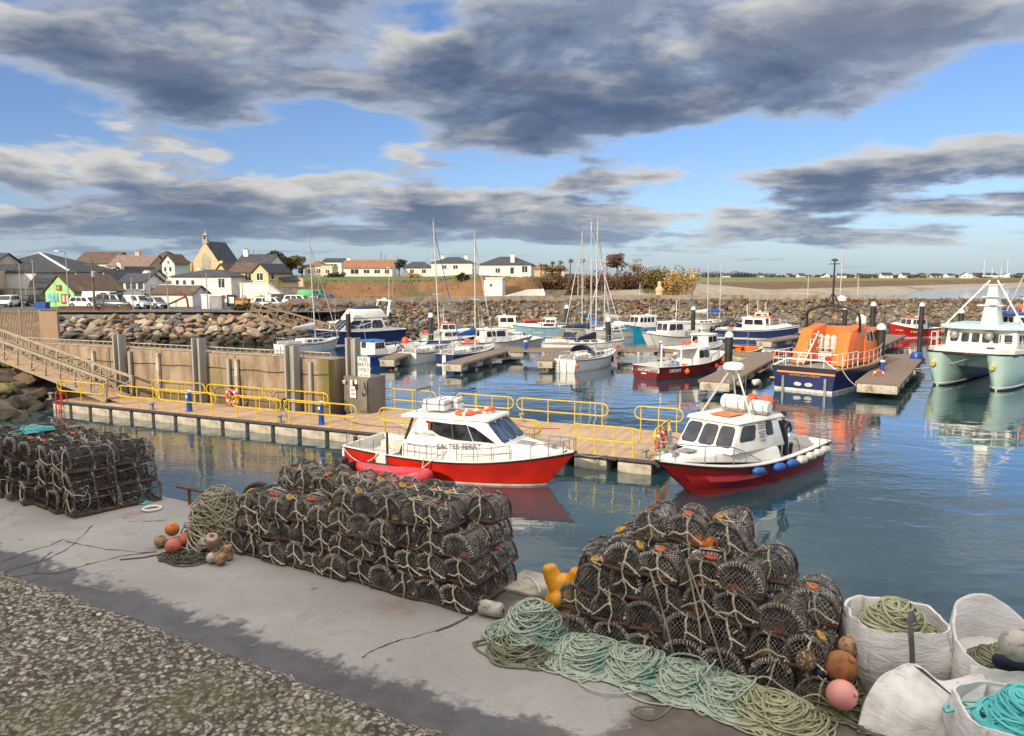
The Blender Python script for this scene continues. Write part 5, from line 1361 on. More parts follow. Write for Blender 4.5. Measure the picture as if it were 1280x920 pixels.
def at2(stern, bow, L=None, keep='bow'):
    a, rz, l = moor(stern, bow)
    if L is None: return a, rz, l
    if keep == 'bow': b_ = W(*bow); return b_ - V((cos(rz), sin(rz), 0)) * L, rz, L
    return a, rz, L
# the white yacht in the middle and its neighbours
a, rz, l = at2((706, 465), (768, 453), 8.2, 'stern')
yacht('white yacht with stern ladder and orange ball fender, nearest in mid harbour', a, rz, 8.2, 2.7, 10.4, R(-.6), ladder=True, fend=((.0, -1, OR, True), (.72, -1, 'fender_navy', False)), cover='navy_canvas')
a, rz, l = at2((716, 440), (782, 440), 8.0)
yacht('white navy-striped yacht with bundled dark sail cover behind the laddered yacht', a, rz, 8.0, 2.5, 11.0, R(.5), cover='navy_canvas', fend=((.92, -1, OR, True),))
a, rz, l = at2((556, 457), (619, 446), 8.0, 'stern')
yacht('navy hulled yacht with a bright blue sail cover on its boom', a, rz, 8.0, 2.6, 9.6, 0, hull='navy_hull', boot='boot_white', cover='blue_canvas', stripe=False, fend=((.70, -1, 'fender_blue', False),), hood=False)
a, rz, l = at2((509, 455), (577, 444), 8.2, 'stern')
yacht('cream yacht with leaning mast and blue cockpit bags, left of the navy yacht', a, rz, 8.2, 2.7, 10.6, R(4.0), cover=None, furl='blue_canvas', hood=False)
a, rz, l = at2((376, 441), (425, 436), 7.4)
yacht('white yacht moored behind the brown wall with a tall pale mast', a, rz, 7.4, 2.5, 9.6, R(2.6), cover='white_grp', hood=False)
a, rz, l = at2((752, 424), (717, 424), 8.0)
yacht('white yacht bow-on at the far pontoon, left of the turquoise boat', W(757, 418), az_rz(222), 8.5, 2.8, 11.2, R(-1), cover='blue_canvas')
yacht('white yacht close to the bow of the turquoise boat', W(789, 420), az_rz(232), 8.0, 2.7, 9.0, 0, cover='white_grp')
for px, py, top, azv, L, lab, rk in ((884, 412, 334, 75, 7.0, 'white yacht with slim mast behind the white workboats', 1.0), (899, 411, 333, 70, 7.4, 'white yacht with two-spreader mast behind the navy hulled cruiser', 0), (1048, 408, 313, 60, 8.5, 'white yacht masked by the lifeboat, only its tall mast clear', -.8), (1008, 404, 345, 80, 6.5, 'small white yacht behind the black arch of the lifeboat', 0),
                                   (1070, 406, 347, 70, 6.5, 'small white yacht beyond the lifeboat wheelhouse', 0), (722, 409, 330, 100, 7.0, 'small white yacht farthest back, behind the light blue boats', 0), (799, 408, 355, 80, 6.0, 'small white yacht beyond the turquoise boat', 0)):
    p = W(px, py); h = (py - top) * p.y / 960 - 1.4
    yacht(lab, p - V((cos(az_rz(azv)), sin(az_rz(azv)), 0)) * L * .58, az_rz(azv), L, 2.4, h, R(rk), cover='blue_canvas' if px % 2 else 'white_grp', furl=None, hood=False)
# maroon boat
a, rz, l = at2((806, 474), (893, 464), 9.0, 'stern')
mar, HM = mboat('maroon fishing boat lettered AUTUMN DREAM with an open white wheelhouse', a, rz, 9.0, 3.0, 'maroon_hull', 'antifoul', 'white_paint', cx=(.50, .70), ch=1.5, zs=.95, zb=1.55, deck='cream_deck', aft_open=1.9, fend=((.30, -1, OR, True), (.86, -1, OR, True), (.72, -1, 'red_plastic', True)), name='fishing_boat', bul=.4, nwin=2)
q0, q1 = HM.pt(.06, .72, -1), HM.pt(.16, .72, -1)
text_part('DREAM', .34, MT['lettering_white'], mar, face_M(HM.pt(.185, .66, -1), HM.pt(.26, .66, -1) - HM.pt(.12, .66, -1), (0, -.12, 1), .02), extr=.004)
text_part('AUTUMN', .28, MT['lettering_white'], mar, face_M((-.01, 0.05, .66), (0, -1, 0), (0, 0, 1), .02), extr=.004)
mb = MB(); mb.box((-.02, .1, .42), (.01, .45, .08)); mb.build('port_name', MT['lettering_white'], mar)
[MB().box((2.75, y, 1.45), (.1, .1, 1.75)).build('wheelhouse_post', MT['white_paint'], mar) for y in (-.95, .95)]
mb = MB(); mb.tube([(3.4 + .0, -.5, 2.4), (5.4, -.5, 2.42)], .02, 4)
for k in range(7): mb.ball((3.8 + k * .24, -.2 + .25 * (k % 3), 2.45), .14, 8)
mb.build('roof_buoys_net', MT[OR], mar)
# small craft behind it
a, rz, l = at2((858, 446), (902, 440), 7.2)
mboat('white cabin cruiser with orange gear on deck behind the maroon boat', a, rz, 7.2, 2.6, 'white_paint', cx=(.42, .74), ch=1.4, mast=1.0, frame='steel', box=(OR, 1.0, 0, .5, 2))
mboat('white workboat with cluttered wheelhouse between turquoise and navy boats', W(872, 428), az_rz(236), 8.6, 3.0, 'white_paint', cx=(.36, .66), ch=1.8, zs=.95, zb=1.5, mast=2.2, box=('fender_white', .9, 0, .6, 2))
mboat('navy and white cruiser with its bow towards the white mooring pole', W(897, 421), az_rz(118), 9.5, 3.1, 'navy_hull', 'boot_white', 'white_paint', cx=(.32, .62), ch=1.6, zs=1.1, zb=1.75, mast=1.6, band='white_paint')
mboat('white boat with an orange wheelhouse roof behind the navy cruiser', W(915, 410), az_rz(110), 7.5, 2.7, 'white_paint', roof='orange_paint', cx=(.40, .68), ch=1.7, zs=.9, zb=1.3, mast=1.5)
mboat('small orange open boat between the maroon boat and the black pile', W(900, 449), az_rz(70), 4.6, 1.9, 'orange_dull', 'orange_dull', 'orange_paint', cx=(.35, .5), ch=.45, zs=.7, zb=.95, rails=False, fend=((.3, -1, OR, True), (.65, -1, 'fender_orange', True)), nwin=1)
a, rz, l = at2((988, 419), (959, 420), 7.2)
mboat('navy boat with white house and orange roof moored beyond the lifeboat', W(984, 415), az_rz(258), 7.4, 2.6, 'navy_hull', 'antifoul', 'white_paint', roof='orange_paint', cx=(.40, .72), ch=1.5, zs=.85, zb=1.35, mast=1.8, box=(OR, .7, 0, .6, 1), fend=((.85, 1, OR, True),))
mboat('turquoise hulled boat with white wheelhouse and four side windows', W(832, 418), az_rz(238), 8.2, 2.9, 'turquoise_hull', 'turquoise_hull', 'white_paint', cx=(.30, .66), ch=1.6, zs=1.15, zb=1.75, mast=1.0, nwin=4, fend=((.25, 1, 'fender_white', True),))
rb, HRB = mboat('red hulled boat with white house and red roof under the breakwater', W(1166, 420), az_rz(246), 7.8, 2.9, 'red_hull', 'boot_white', 'white_paint', roof='red_hull', cx=(.30, .64), ch=1.45, zs=1.1, zb=1.8, mast=1.6, nwin=4, fend=((.02, 1, OR, True), (.10, 1, OR, False)))
for t_, sz in ((.62, .42), (.86, .24)):
    mb = MB(); p = HRB.pt(t_, .62, 1); M_ = face_M(p, HRB.pt(t_ - .1, .62, 1) - HRB.pt(t_ + .08, .62, 1), HRB.pt(t_, .8, 1) - HRB.pt(t_, .5, 1), .02)
    for k, w_ in enumerate((.16, .09, .2, .12)): mb.box((-.36 + k * .24, .04 * (k % 2), 0), (w_, sz * .5, .01), M=M_)
    mb.build('hull_number', MT['lettering_white'], rb)
# light blue boats
mboat('pale blue boat with a white cover, right-hand one of two pale blue boats', W(712, 419), az_rz(250), 7.6, 2.7, 'pale_blue_hull', 'pale_blue_hull', 'white_grp', cx=(.30, .55), ch=.5, zs=1.15, zb=1.5, nwin=1, rails=False)
mboat('pale blue boat with square white wheelhouse, left-hand one of two', W(653, 419), az_rz(98), 6.8, 2.5, 'pale_blue_hull', 'pale_blue_hull', 'white_paint', cx=(.42, .66), ch=1.5, zs=.9, zb=1.15, box=('white_grp', .8, 0, .4, 1))
mboat('white boat carrying a red box shelter, beside the pale blue boats', W(634, 417), az_rz(95), 7.0, 2.5, 'white_paint', 'boot_white', 'red_plastic', cx=(.30, .62), ch=1.2, zs=.8, zb=1.1, nwin=1)
mboat('white cruiser with raked windscreen behind the navy yacht', W(600, 416), az_rz(100), 7.4, 2.6, 'white_paint', cx=(.35, .68), ch=1.5, zs=.95, zb=1.3, mast=.8)
mboat('white motor boat with blue stripe and long cabin beside the navy yacht', W(570, 440), az_rz(62), 8.6, 2.9, 'white_paint', cx=(.30, .64), ch=1.4, zs=.95, zb=1.35, fend=((.2, -1, OR, True),), mast=.9)
mboat('small white open boat with orange floats at the pontoon end', W(620, 434), az_rz(75), 5.4, 2.1, 'white_paint', cx=(.35, .55), ch=.9, zs=.7, zb=.95, box=(OR, .5, 0, .4, 1), ob=True)
mboat('white cabin boat with red mast step behind the cream yacht', W(525, 424), az_rz(80), 6.8, 2.5, 'white_paint', roof='red_plastic', cx=(.35, .65), ch=1.3, mast=1.6, box=(OR, .7, 0, .5, 1))
mboat('blue and white boat with a flat blue hull behind the cream yacht', W(511, 436), az_rz(70), 7.4, 2.6, 'blue_hull', 'boot_white', 'white_paint', cx=(.45, .75), ch=1.0, zs=.9, zb=1.2)
# blue fishing boat by the fuel sign
bf, HB = mboat('bright blue fishing boat with orange ball fenders by the fuel sign', W(448, 457), az_rz(42), 7.6, 2.8, 'blue_hull', 'blue_hull', 'white_paint', roof='blue_canvas', cx=(.12, .32), ch=1.25, zs=.95, zb=1.5, fend=((.30, -1, OR, True), (.52, -1, OR, True), (.72, -1, OR, True), (.88, -1, OR, True)), band='white_paint', nwin=3, name='fishing_boat', rails=False)
mb = MB(); mb.tube([(3.6, -.4, .8), (3.6, -.4, 1.9)], .06, 6); mb.tube([(4.6, .3, .8), (4.6, .3, 1.7)], .05, 6); mb.box((4.2, 0, 1.0), (1.2, .8, .5)); mb.tube([(3.9 + .4 * cos(k * pi / 8), -.75, 1.0 + .4 * sin(k * pi / 8)) for k in range(16)], .07, 6, closed=True); mb.build('pot_hauler', MT['black_rubber'], bf)
mb = MB(); mb.ball((5.1, .1, 1.75), .32, 10); mb.build('deck_buoy', MT[OR], bf, smooth=60)
# the big cruiser
cr = thing('motor_cruiser', 'large white flybridge cruiser with navy hull behind the blue fishing boat', 'boat', W(497, 426), az_rz(228), GB)
HC = Hull(11.5, 3.9, 1.5, 1.45, 2.0, rake=1.6, stern=.92, bwf=.85, draft=.6)
HC.build(cr, 'navy_hull', 'boot_white', 'cream_deck', bul=.1, rub='white_paint')
house(cr, (2.4, 8.2), (2.9, 6.4), (1.7, 1.35), (1.5, 1.2), 1.4, 2.75, 'white_grp', [(s_, a, a + .28, .22, .86) for s_ in ('starboard', 'port') for a in (.06, .36, .66)] + [('front', .03, .32, .12, .9), ('front', .35, .65, .12, .9), ('front', .68, .97, .12, .9)], name='saloon', frame='white_grp')
house(cr, (2.2, 6.5), (2.9, 5.7), (1.6, 1.3), (1.45, 1.1), 2.78, 3.75, 'white_grp', name='flybridge', bevel=.12)
mb = MB(); mb.hexa([V((2.9, -1.2, 3.7)), V((5.6, -1.0, 3.7)), V((5.6, 1.0, 3.7)), V((2.9, 1.2, 3.7)), V((3.1, -1.0, 4.05)), V((5.0, -.8, 4.0)), V((5.0, .8, 4.0)), V((3.1, 1.0, 4.05))]); mb.build('flybridge_cover', MT['navy_canvas'], cr, bevel=.06)
mb = MB(); mb.bar((2.2, -1.4, 2.9), (1.7, -1.2, 4.6), .25, .12); mb.bar((2.2, 1.4, 2.9), (1.7, 1.2, 4.6), .25, .12); mb.box((1.65, 0, 4.62), (.4, 2.6, .12)); mb.lathe([(.25, 0), (.28, .1), (.1, .2)], 12, (1.65, 0, 4.7)); mb.tube([(1.6, .8, 4.6), (1.5, .8, 7.2)], .02, 4); mb.build('radar_arch', MT['white_grp'], cr)
hull_rail(cr, HC, .35, .96, .6, 7)
# small white boats at the far left
for x, y, azv, L, lab, ms in ((396, 423, 112, 6.6, 'white boat with dark wheelhouse windows under the far gangway', 1.2), (420, 424, 105, 6.6, 'white cruiser with raked windows behind the white yacht by the wall', .7), (441, 423, 102, 6.2, 'small white cruiser between the black pile and the navy cruiser', .6)):
    mboat(lab, W(x, y), az_rz(azv), L, 2.5, 'white_paint', cx=(.35, .70), ch=1.4, zs=.9, zb=1.2, mast=ms)
# ---- the lifeboat
lb = thing('lifeboat', 'orange and navy lifeboat moored stern-on between the marina pontoons', 'lifeboat', W(1003, 489), az_rz(43), GB)
HL = Hull(13.8, 4.5, 1.55, 1.45, 2.6, rake=1.6, stern=.93, bwf=.88, p=2.4, draft=.7, fine=.4)
HL.build(lb, 'navy_hull', 'boot_white', 'grey_deck', bul=.06, rub='gold_strip', capw=.12, cap='grey_deck', bootz=.16)
mb = MB()
for z, w_ in ((1.18, 3.7),): mb.box((-.03, -.15, z), (.08, w_, .11))
mb.box((-.03, 2.0, .72), (.08, .3, .10)); mb.build('stern_strip', MT['gold_strip'], lb)
mb = MB(); mb.box((-.012, 0, 1.42), (.03, 4.0, .24)); mb.build('stern_shadow_band', MT['dark_trim'], lb)
[MB().bar((-.10, y, -.1), (-.10, y, .92), .12, .14).build('stern_fender_post', MT['galv'], lb) for y in (1.25, -1.45)]
mb = MB(); [mb.lathe([(.17, 0), (.17, .03)], 12, (0, 0, 0), Matrix.Translation((-.03, y, .45)) @ Matrix.Rotation(-pi / 2, 4, 'Y') @ Matrix.Diagonal((.75, 1.5, 1, 1))) for y in (.32, -.38)]; mb.build('exhaust_outlet', MT['fender_white'], lb)
text_part('KILMORE QUAY LIFEBOAT', .17, MT['lettering_gold'], lb, face_M((0, -.1, 1.0), (0, -1, 0), (0, 0, 1), .02), extr=.004)
# quarter blocks either side of the stern well, wheelhouse, and the gear between
for s_ in (1, -1):
    y0, y1 = (.85, 1.80)
    q = [V((3.6, y0, 1.5)), V((7.3, y0, 1.5)), V((7.3, y1, 1.5)), V((3.6, y1, 1.5)), V((5.0, y0, 3.75)), V((7.3, y0, 4.05)), V((7.3, y1 - .15, 4.05)), V((5.0, y1 - .15, 3.75))]
    if s_ < 0: q = [V((p.x, -p.y, p.z)) for p in (q[3], q[2], q[1], q[0], q[7], q[6], q[5], q[4])]
    mb = MB(); mb.hexa(q); mb.build('quarter_casing', MT['orange_paint'], lb, bevel=.08)
    mb = MB(); mb.box((4.55, s_ * .83, 2.4), (.06, .04, 1.5)); mb.tube([(4.1, s_ * 1.3, 1.6), (5.15, s_ * 1.3, 3.7)], .03, 5); mb.build('casing_rail', MT['white_paint'], lb)
MB().box((6.7, 0, 2.2), (.8, 1.75, 1.4)).build('well_locker', MT['orange_paint'], lb, bevel=.05)
whl, wq = house(lb, (7.2, 12.0), (7.2, 11.0), (1.95, 1.55), (1.65, 1.3), 1.5, (3.85, 3.7), 'orange_paint', [('starboard', .12, .30, .58, .88), ('starboard', .36, .54, .58, .88), ('starboard', .60, .78, .58, .88), ('port', .5, .7, .60, .90), ('front', .08, .34, .62, .92), ('front', .38, .62, .62, .92), ('front', .66, .92, .62, .92), ('aft', .55, .75, .55, .85)], name='wheelhouse', bevel=.08, frame='white_paint')
house(lb, (11.0, 13.0), (11.0, 12.4), (1.35, .6), (1.15, .5), (1.7, 2.2), (2.6, 2.5), 'orange_paint', name='foredeck_trunk', bevel=.08)
mb = MB()
for k in range(4): mb.lathe([(.08, 1.95), (.19, 2.05), (.21, 2.2), (.21, 2.85), (.19, 3.0), (.06, 3.12)], 10, (6.0, .72 - .44 * k, .25))
fd = mb.build('hung_fenders', MT['fender_white'], lb, smooth=50); fd.name = 'fender_rack'
mb = MB()
for y in (-.85, -.3, .3, .85): mb.tube([(5.75, y, 1.55), (5.75, y, 2.45)], .03, 5)
for z in (1.9, 2.2, 2.45): mb.tube([(5.75, -.85, z), (5.75, .85, z)], .025, 5)
mb.build('well_rail', MT['white_paint'], lb)
mb = MB(); [mb.box((6.0, y, 1.85), (.35, .42, .62)) for y in (.6, .1, -.4)]; mb.build('stowed_bags', MT['fender_white'], lb, bevel=.06)
mb = MB()
for y in (.35 + .5, .35 + .95): mb.bar((3.5, y, 1.5), (5.3, y - .25, 3.6), .05, .09)
for k in range(6):
    f = (k + .5) / 6; mb.box((3.5 + 1.8 * f, 1.08 - .25 * f, 1.5 + 2.1 * f), (.2, .45, .04))
mb.build('boarding_steps', MT['white_paint'], lb)
mb = MB(); mb.box((4.4, -.3, 1.72), (1.0, .9, .4)); mb.box((4.8, -.7, 1.75), (.5, .5, .45)); mb.build('deck_locker', MT['red_plastic'], lb, bevel=.05)
mb = MB(); ap = [(6.2, 1.75, 3.6), (6.0, 1.75, 4.6), (5.9, 1.5, 5.0), (5.9, .8, 5.25), (5.9, 0, 5.35), (5.9, -.8, 5.25), (5.9, -1.5, 5.0), (6.0, -1.75, 4.6), (6.2, -1.75, 3.6)]
mb.tube(smooth_path(ap, 4), .09, 8); mb.tube([(5.9, 0, 5.35), (5.9, 0, 8.3)], [.08, .05], 8); mb.tube([(5.9, -.35, 8.1), (5.9, .35, 8.1)], .03, 5); mb.lathe([(.22, 8.3), (.22, 8.36), (.1, 8.45)], 10, (5.9, 0, 0)); mb.tube([(5.9, .5, 5.3), (5.9, 0, 6.2)], .04, 5); mb.tube([(5.9, -.5, 5.3), (5.9, 0, 6.2)], .04, 5); mb.build('mast_arch', MT['dark_trim'], lb, smooth=50)
MB().lathe([(.2, 5.6), (.3, 5.65), (.32, 5.85), (.1, 6.0)], 14, (6.4, -.4, 0)).build('radar_dome', MT['white_grp'], lb, smooth=50)
MB().lathe([(.3, 4.0), (.34, 4.2), (.3, 4.5), (.1, 4.66)], 14, (8.6, -1.0, 0)).build('satellite_dome', MT['white_grp'], lb, smooth=50)
pts = [V((3.4, -2.15, 1.5)), V((.12, -2.05, 1.5)), V((.12, 2.05, 1.5)), V((3.4, 2.15, 1.5))]
mb = MB()
for a, b_ in zip(pts, pts[1:]):
    n_ = max(3, int((b_ - a).length / .7))
    for k in range(n_ + 1):
        p = a.lerp(b_, k / n_); mb.tube([p, p + V((0, 0, .95))], .025, 5)
    for h_ in (.5, .95): mb.tube([a + V((0, 0, h_)), b_ + V((0, 0, h_))], .028, 5)
for s_ in (1, -1): mb.tube([(.05, s_ * 2.0, 1.55), (.3, s_ * 1.2, 2.0)], .05, 6)
mb.tube([(.3, -1.2, 2.0), (.3, 1.2, 2.0)], .06, 6); mb.build('stern_rail', MT['white_paint'], lb)
hull_rail(lb, HL, .26, .95, .9, 10, mat_='white_paint', inset=.1)
lo2 = MB(); lo2.tube([(3.2, 1.95 + .0, 2.05 + 0)] * 1 + [(.9 + .30 * cos(k * pi / 8), 2.2, 2.1 + .30 * sin(k * pi / 8)) for k in range(17)][1:], .07, 8); lo2.build('stern_lifering', MT['lifering'], lb, smooth=60)
for o in lb.children:
    if o.name.split('.')[0] in ('quarter_casing', 'casing_rail', 'well_locker', 'wheelhouse', 'foredeck_trunk', 'fender_rack', 'well_rail', 'stowed_bags', 'boarding_steps', 'mast_arch', 'radar_dome', 'satellite_dome'): o.location.x -= 1.5
# ---- the catamaran
ct = thing('catamaran', 'mint green twin-hulled workboat with white house, bows towards the camera', 'catamaran', W(1205, 486) - V((cos(az_rz(226)), sin(az_rz(226)), 0)) * 11.0, az_rz(226), GB)
Lc = 11.4
for s_ in (1, -1):
    mb = MB(); rows = []
    for t in [i / 12 for i in range(12)] + [.955, .985, 1.0, 1.008]:
        k = 1 - max(0, (t - .55) / .458) ** 3 * .70; ko = 1 - max(0, (t - .6) / .408) ** 3.2 * .52
        if t > .96: k *= (.90, .72, .30)[(t > .99) + (t > 1.0)]; ko *= (.94, .80, .45)[(t > .99) + (t > 1.0)]
        yc = 1.72; zt = 2.05 + .25 * t ** 2; wd = .88 * k; wo = .98 * ko; xk = Lc * t - .85 * t ** 6; xs = Lc * t; xm = (xk + xs) / 2
        rows.append([V((xs, yc - wo * .98, zt)), V((xm, yc - wd, 1.1)), V((xk, yc - wd * .86, .10)), V((xk - .1, yc, -.5)), V((xk, yc + wd * .86, .10)), V((xm, yc + wd * .45 + wo * .55, 1.1)), V((xs, yc + wo * 1.02, zt))])
    rows = [[V((p.x, p.y * s_, p.z)) for p in r] for r in rows]
    mb.loft(rows, closed=False, caps=False)
    for i in range(len(mb.f)): mb.m[i] = 1 if i % 6 in (2, 3) else 0
    if s_ > 0: mb.f = [f[::-1] for f in mb.f]
    for r in (rows[0], rows[-1]):
        b0 = len(mb.v); mb.v += [tuple(p) for p in r]; mb.f.append(tuple(range(b0, b0 + 7))); mb.m.append(0)
    h = mb.build('hull', [MT['mint_hull'], MT['antifoul']], ct, smooth=60)
    for j, jj in ((2, 1), (4, 5)): mb = MB(); mb.tube([r[j].lerp(r[jj], .10) for r in rows], .035, 4); mb.build('boot_line', MT['white_paint'], h)
    Me = face_M(V((Lc - .17, 1.72 * s_ - .12, 1.62)), (0, -1, 0), (.37, 0, 1), -.01)
    mb = MB(); mb.lathe([(.16, -.25), (.16, -.03)], 18, (0, 0, 0), Me); mb.build('bow_emblem', MT['emblem_yellow'], h)
# bridge between the hulls, foredeck and rubbing band
mb = MB(); mb.hexa([V((0, -1.3, 1.35)), V((9.6, -1.3, 1.35)), V((9.6, 1.3, 1.35)), V((0, 1.3, 1.35)), V((0, -1.3, 2.05)), V((11.2, -1.3, 2.2)), V((11.2, 1.3, 2.2)), V((0, 1.3, 2.05))]); mb.build('bridge_deck', MT['mint_hull'], ct)
mb = MB(); ol = [(-.05, -2.75), (8.0, -2.75), (10.4, -2.55), (11.3, -1.9), (11.55, 0), (11.3, 1.9), (10.4, 2.55), (8.0, 2.75), (-.05, 2.75)]
n_ = len(ol); zz_ = lambda x: 2.05 + .25 * (x / Lc) ** 2
for k, (za, zb_) in enumerate(((-.04, .10), (.10, .34))):
    e = 1.0 if k == 0 else .985
    vs = [(x * e, y * e, zz_(x) + za) for x, y in ol] + [(x * e, y * e, zz_(x) + zb_) for x, y in ol]
    mb.add(vs, [tuple(range(n_ - 1, -1, -1)), tuple(range(n_, 2 * n_))] + [(i, (i + 1) % n_, n_ + (i + 1) % n_, n_ + i) for i in range(n_)], None, k)
mb.build('deck', [MT['dark_trim'], MT['white_grp']], ct)
wins = [('front', a, a + .11, .38, .80) for a in (.06, .22, .37, .52, .67, .83)] + [(s_, a, a + .13, .38, .8) for s_ in ('port', 'starboard') for a in (.1, .3, .5, .7)]
house(ct, (3.6, 8.2), (3.6, 8.0), (2.25, 2.15), (2.15, 2.05), 2.3, 3.75, 'white_paint', wins, name='house', frame='cream_deck')
mb = MB(); rl = [(3.0, -2.5), (8.2, -2.5), (8.75, -1.6), (8.9, 0), (8.75, 1.6), (8.2, 2.5), (3.0, 2.5)]
mb.prism(rl, 3.76, 4.02); mb.build('roof', MT['mint_hull'], ct, bevel=.05)
mb = MB(); mb.add([V((8.84 - .12 * (y / 1.2) ** 2 + .012, y, 3.84)) for y in (-1.3, -.65, 0, .65, 1.3)] + [V((8.84 - .12 * (y / 1.2) ** 2 + .012, y, 3.98)) for y in (-1.3, -.65, 0, .65, 1.3)], [(i, i + 1, i + 6, i + 5) for i in range(4)]); mb.build('name_panel', MT['blue_hull'], ct)
mb = MB(); mb.hexa([V((5.2, -.55, 4.02)), V((6.5, -.5, 4.02)), V((6.5, .5, 4.02)), V((5.2, .55, 4.02)), V((5.5, -.28, 6.6)), V((6.1, -.25, 6.6)), V((6.1, .25, 6.6)), V((5.5, .28, 6.6))]); mb.build('mast_tower', MT['white_paint'], ct, bevel=.04)
mb = MB()
for y in (-2.3, 2.3): mb.tube([(7.6, y, 4.02), (6.0, y * .1, 7.0)], .055, 6)
mb.box((5.8, 0, 6.7), (.5, 1.2, .05)); mb.box((5.8, 0, 7.3), (.3, 1.5, .06)); mb.box((6.1, 0, 5.3), (.9, 1.6, .06)); mb.box((6.3, .0, 5.9), (.5, 1.0, .06))
for y in (-.7, -.2, .35, .7): mb.tube([(5.8, y, 7.3), (5.8, y, 7.3 + (1.1 if abs(y) > .5 else .6))], .015, 4)
mb.lathe([(.3, 5.35), (.32, 5.5), (.12, 5.62)], 12, (6.5, .2, 0)); mb.build('mast_frame', MT['white_paint'], ct)
mb = MB()
for s_ in (1, -1):
    P_ = [V((x, s_ * y, zz_(x) + .34)) for x, y in ((4.0, 2.6), (6.2, 2.6), (8.2, 2.6), (10.2, 2.4), (11.1, 1.8))]
    for p in P_: mb.tube([p, p + V((0, 0, 1.0))], .025, 5)
    for h_ in (.5, 1.0): mb.tube([p + V((0, 0, h_)) for p in P_], .025, 5)
mb.build('guard_rail', MT['white_paint'], ct)
MB().box((9.6, 1.0, 2.5), (.5, .35, .35)).build('windlass', MT['dark_trim'], ct)
mb = MB(); mb.ball((7.6, 2.75, 2.9), .34, 12); mb.build('orange_buoy', MT[OR], ct, smooth=60)
mb = MB(); mb.ball((5.3, 3.0, 1.6), .36, 12); mb.build('side_buoy', MT[OR], ct, smooth=60)
for y in (-1.55, .55):
    mb = MB(); mb.ball((8.35, y, 3.35), .30, 10); mb.build('covered_lamp', MT['galv'], ct, smooth=60)
mb = MB(); mb.tube(catenary((11.1, 1.2, 2.5), (9.5, -4.4, .8), .3), .03, 5); mb.build('mooring_line', MT['mooring_rope'], ct)
# vessel behind it
bb = thing('fishing_boat', 'fishing vessel with blue roof and lattice mast behind the mint catamaran', 'boat', W(1262, 437), az_rz(95), GB)
HV = Hull(12, 4.2, 1.5, 1.4, 2.2, draft=.7); HV.build(bb, 'white_paint', 'boot_white', 'grey_deck', bul=.4)
house(bb, (-.6, 6.5), (-.6, 6.2), (1.75, 1.6), (1.65, 1.5), 1.3, 3.6, 'white_paint', [('starboard', a, a + .13, .45, .85) for a in (.06, .24, .42, .6, .78)] + [('aft', a, a + .2, .45, .85) for a in (.1, .4, .7)], name='house', roof=('blue_hull', .9, .3, .3, .22))
mb = MB()
for a, b_ in (((.2, -1.4), (1.2, -.15)), ((.2, 1.4), (1.2, .15)), ((3.2, 0), (1.7, 0))): mb.tube([(a[0], a[1], 3.8), (b_[0], b_[1], 8.2)], .06, 5)
for z, w_ in ((5.3, 1.9), (6.6, 1.1), (8.1, .8)): mb.tube([(1.0, -w_ * .5, z), (1.0, w_ * .5, z)], .05, 5)
mb.box((1.2, 0, 5.4), (.8, 2.0, .06)); mb.box((1.3, 0, 8.25), (.4, 1.6, .08)); [mb.tube([(1.3, y, 8.25), (1.3, y, 9.6)], .02, 4) for y in (-.6, 0, .6)]; mb.lathe([(.2, 4.85), (.3, 4.95), (.3, 5.2), (.1, 5.3)], 12, (1.0, -.2, 0)); mb.build('lattice_mast', MT['mast_alu'], bb)
mb = MB(); [mb.ball((.3 + .7 * k, -1.0 + .2 * k, 4.2), .35, 10) for k in range(5)]; mb.build('roof_floats', MT[OR], bb)
mb = MB(); mb.box((1.0, -2.3, 1.2), (.3, .1, .6)); mb.ball((.6, -2.4, 1.3), .35, 10); mb.build('ball_fender', MT[OR], bb)

# ---- marina pontoons, piles and pedestals
GP = 'timber marina pontoons on concrete floats'
def jetty(a, b, wd, label):
    a, b = V(a), V(b); L = (b - a).length; rz = math.atan2((b - a).y, (b - a).x)
    t = thing('marina_pontoon', label, 'pontoon', a, rz, GP)
    MB().box((L / 2, 0, .44), (L, wd, .12)).build('deck', MT['marina_deck'], t)
    mb = MB(); [mb.box((L / 2, s_ * (wd / 2 + .03), .40), (L, .06, .16)) for s_ in (1, -1)]; mb.build('edge_beam', MT['fence_wood'], t)
    n = max(2, int(L / 2.6))
    pr = None
    for k in range(n):
        x = .6 + (L - 1.2) * k / max(1, n - 1)
        if pr is None: pr = MB().box((0, 0, 0), (1.3, wd - .1, .5)).build('float', MT['float_concrete'], t, bevel=.03, loc=(x, 0, .12))
        else: dup(pr, (x, 0, .12), parent=t)
    return t
jetty(W(566, 462, .4), W(642, 440, .4), 1.5, 'timber finger pontoon running along the navy yacht')
jetty(W(636, 443, .5), W(884, 443, .5), 2.2, 'long timber pontoon crossing behind the laddered yacht')
jetty(W(681, 458, .4), W(704, 444, .4), 1.3, 'short timber finger pontoon at the stern of the laddered yacht')
jetty(W(893, 486, .5), W(958, 451, .5), 1.9, 'timber pontoon with white ropes on the near side of the lifeboat')
jetty(W(915, 448, .5), W(965, 449, .5), 1.8, 'timber cross pontoon beyond the black pile by the orange boat')
jetty(W(1096, 489, .5), W(1130, 456, .5), 2.3, 'timber pontoon between the lifeboat and the catamaran')
jetty(W(1098, 452, .5), W(1150, 452, .5), 1.8, 'timber cross pontoon beyond the blue drum')
jetty(W(1085, 440, .5), W(1120, 424, .5), 1.8, 'narrow timber pontoon at the bow of the red hulled boat')
jetty(W(935, 414, .5), W(1010, 415, .5), 2.0, 'far timber pontoon beside the navy boat with orange roof')
jetty(W(955, 432, .5), W(998, 425, .5), 1.6, 'low timber finger pontoon behind the lifeboat rail')
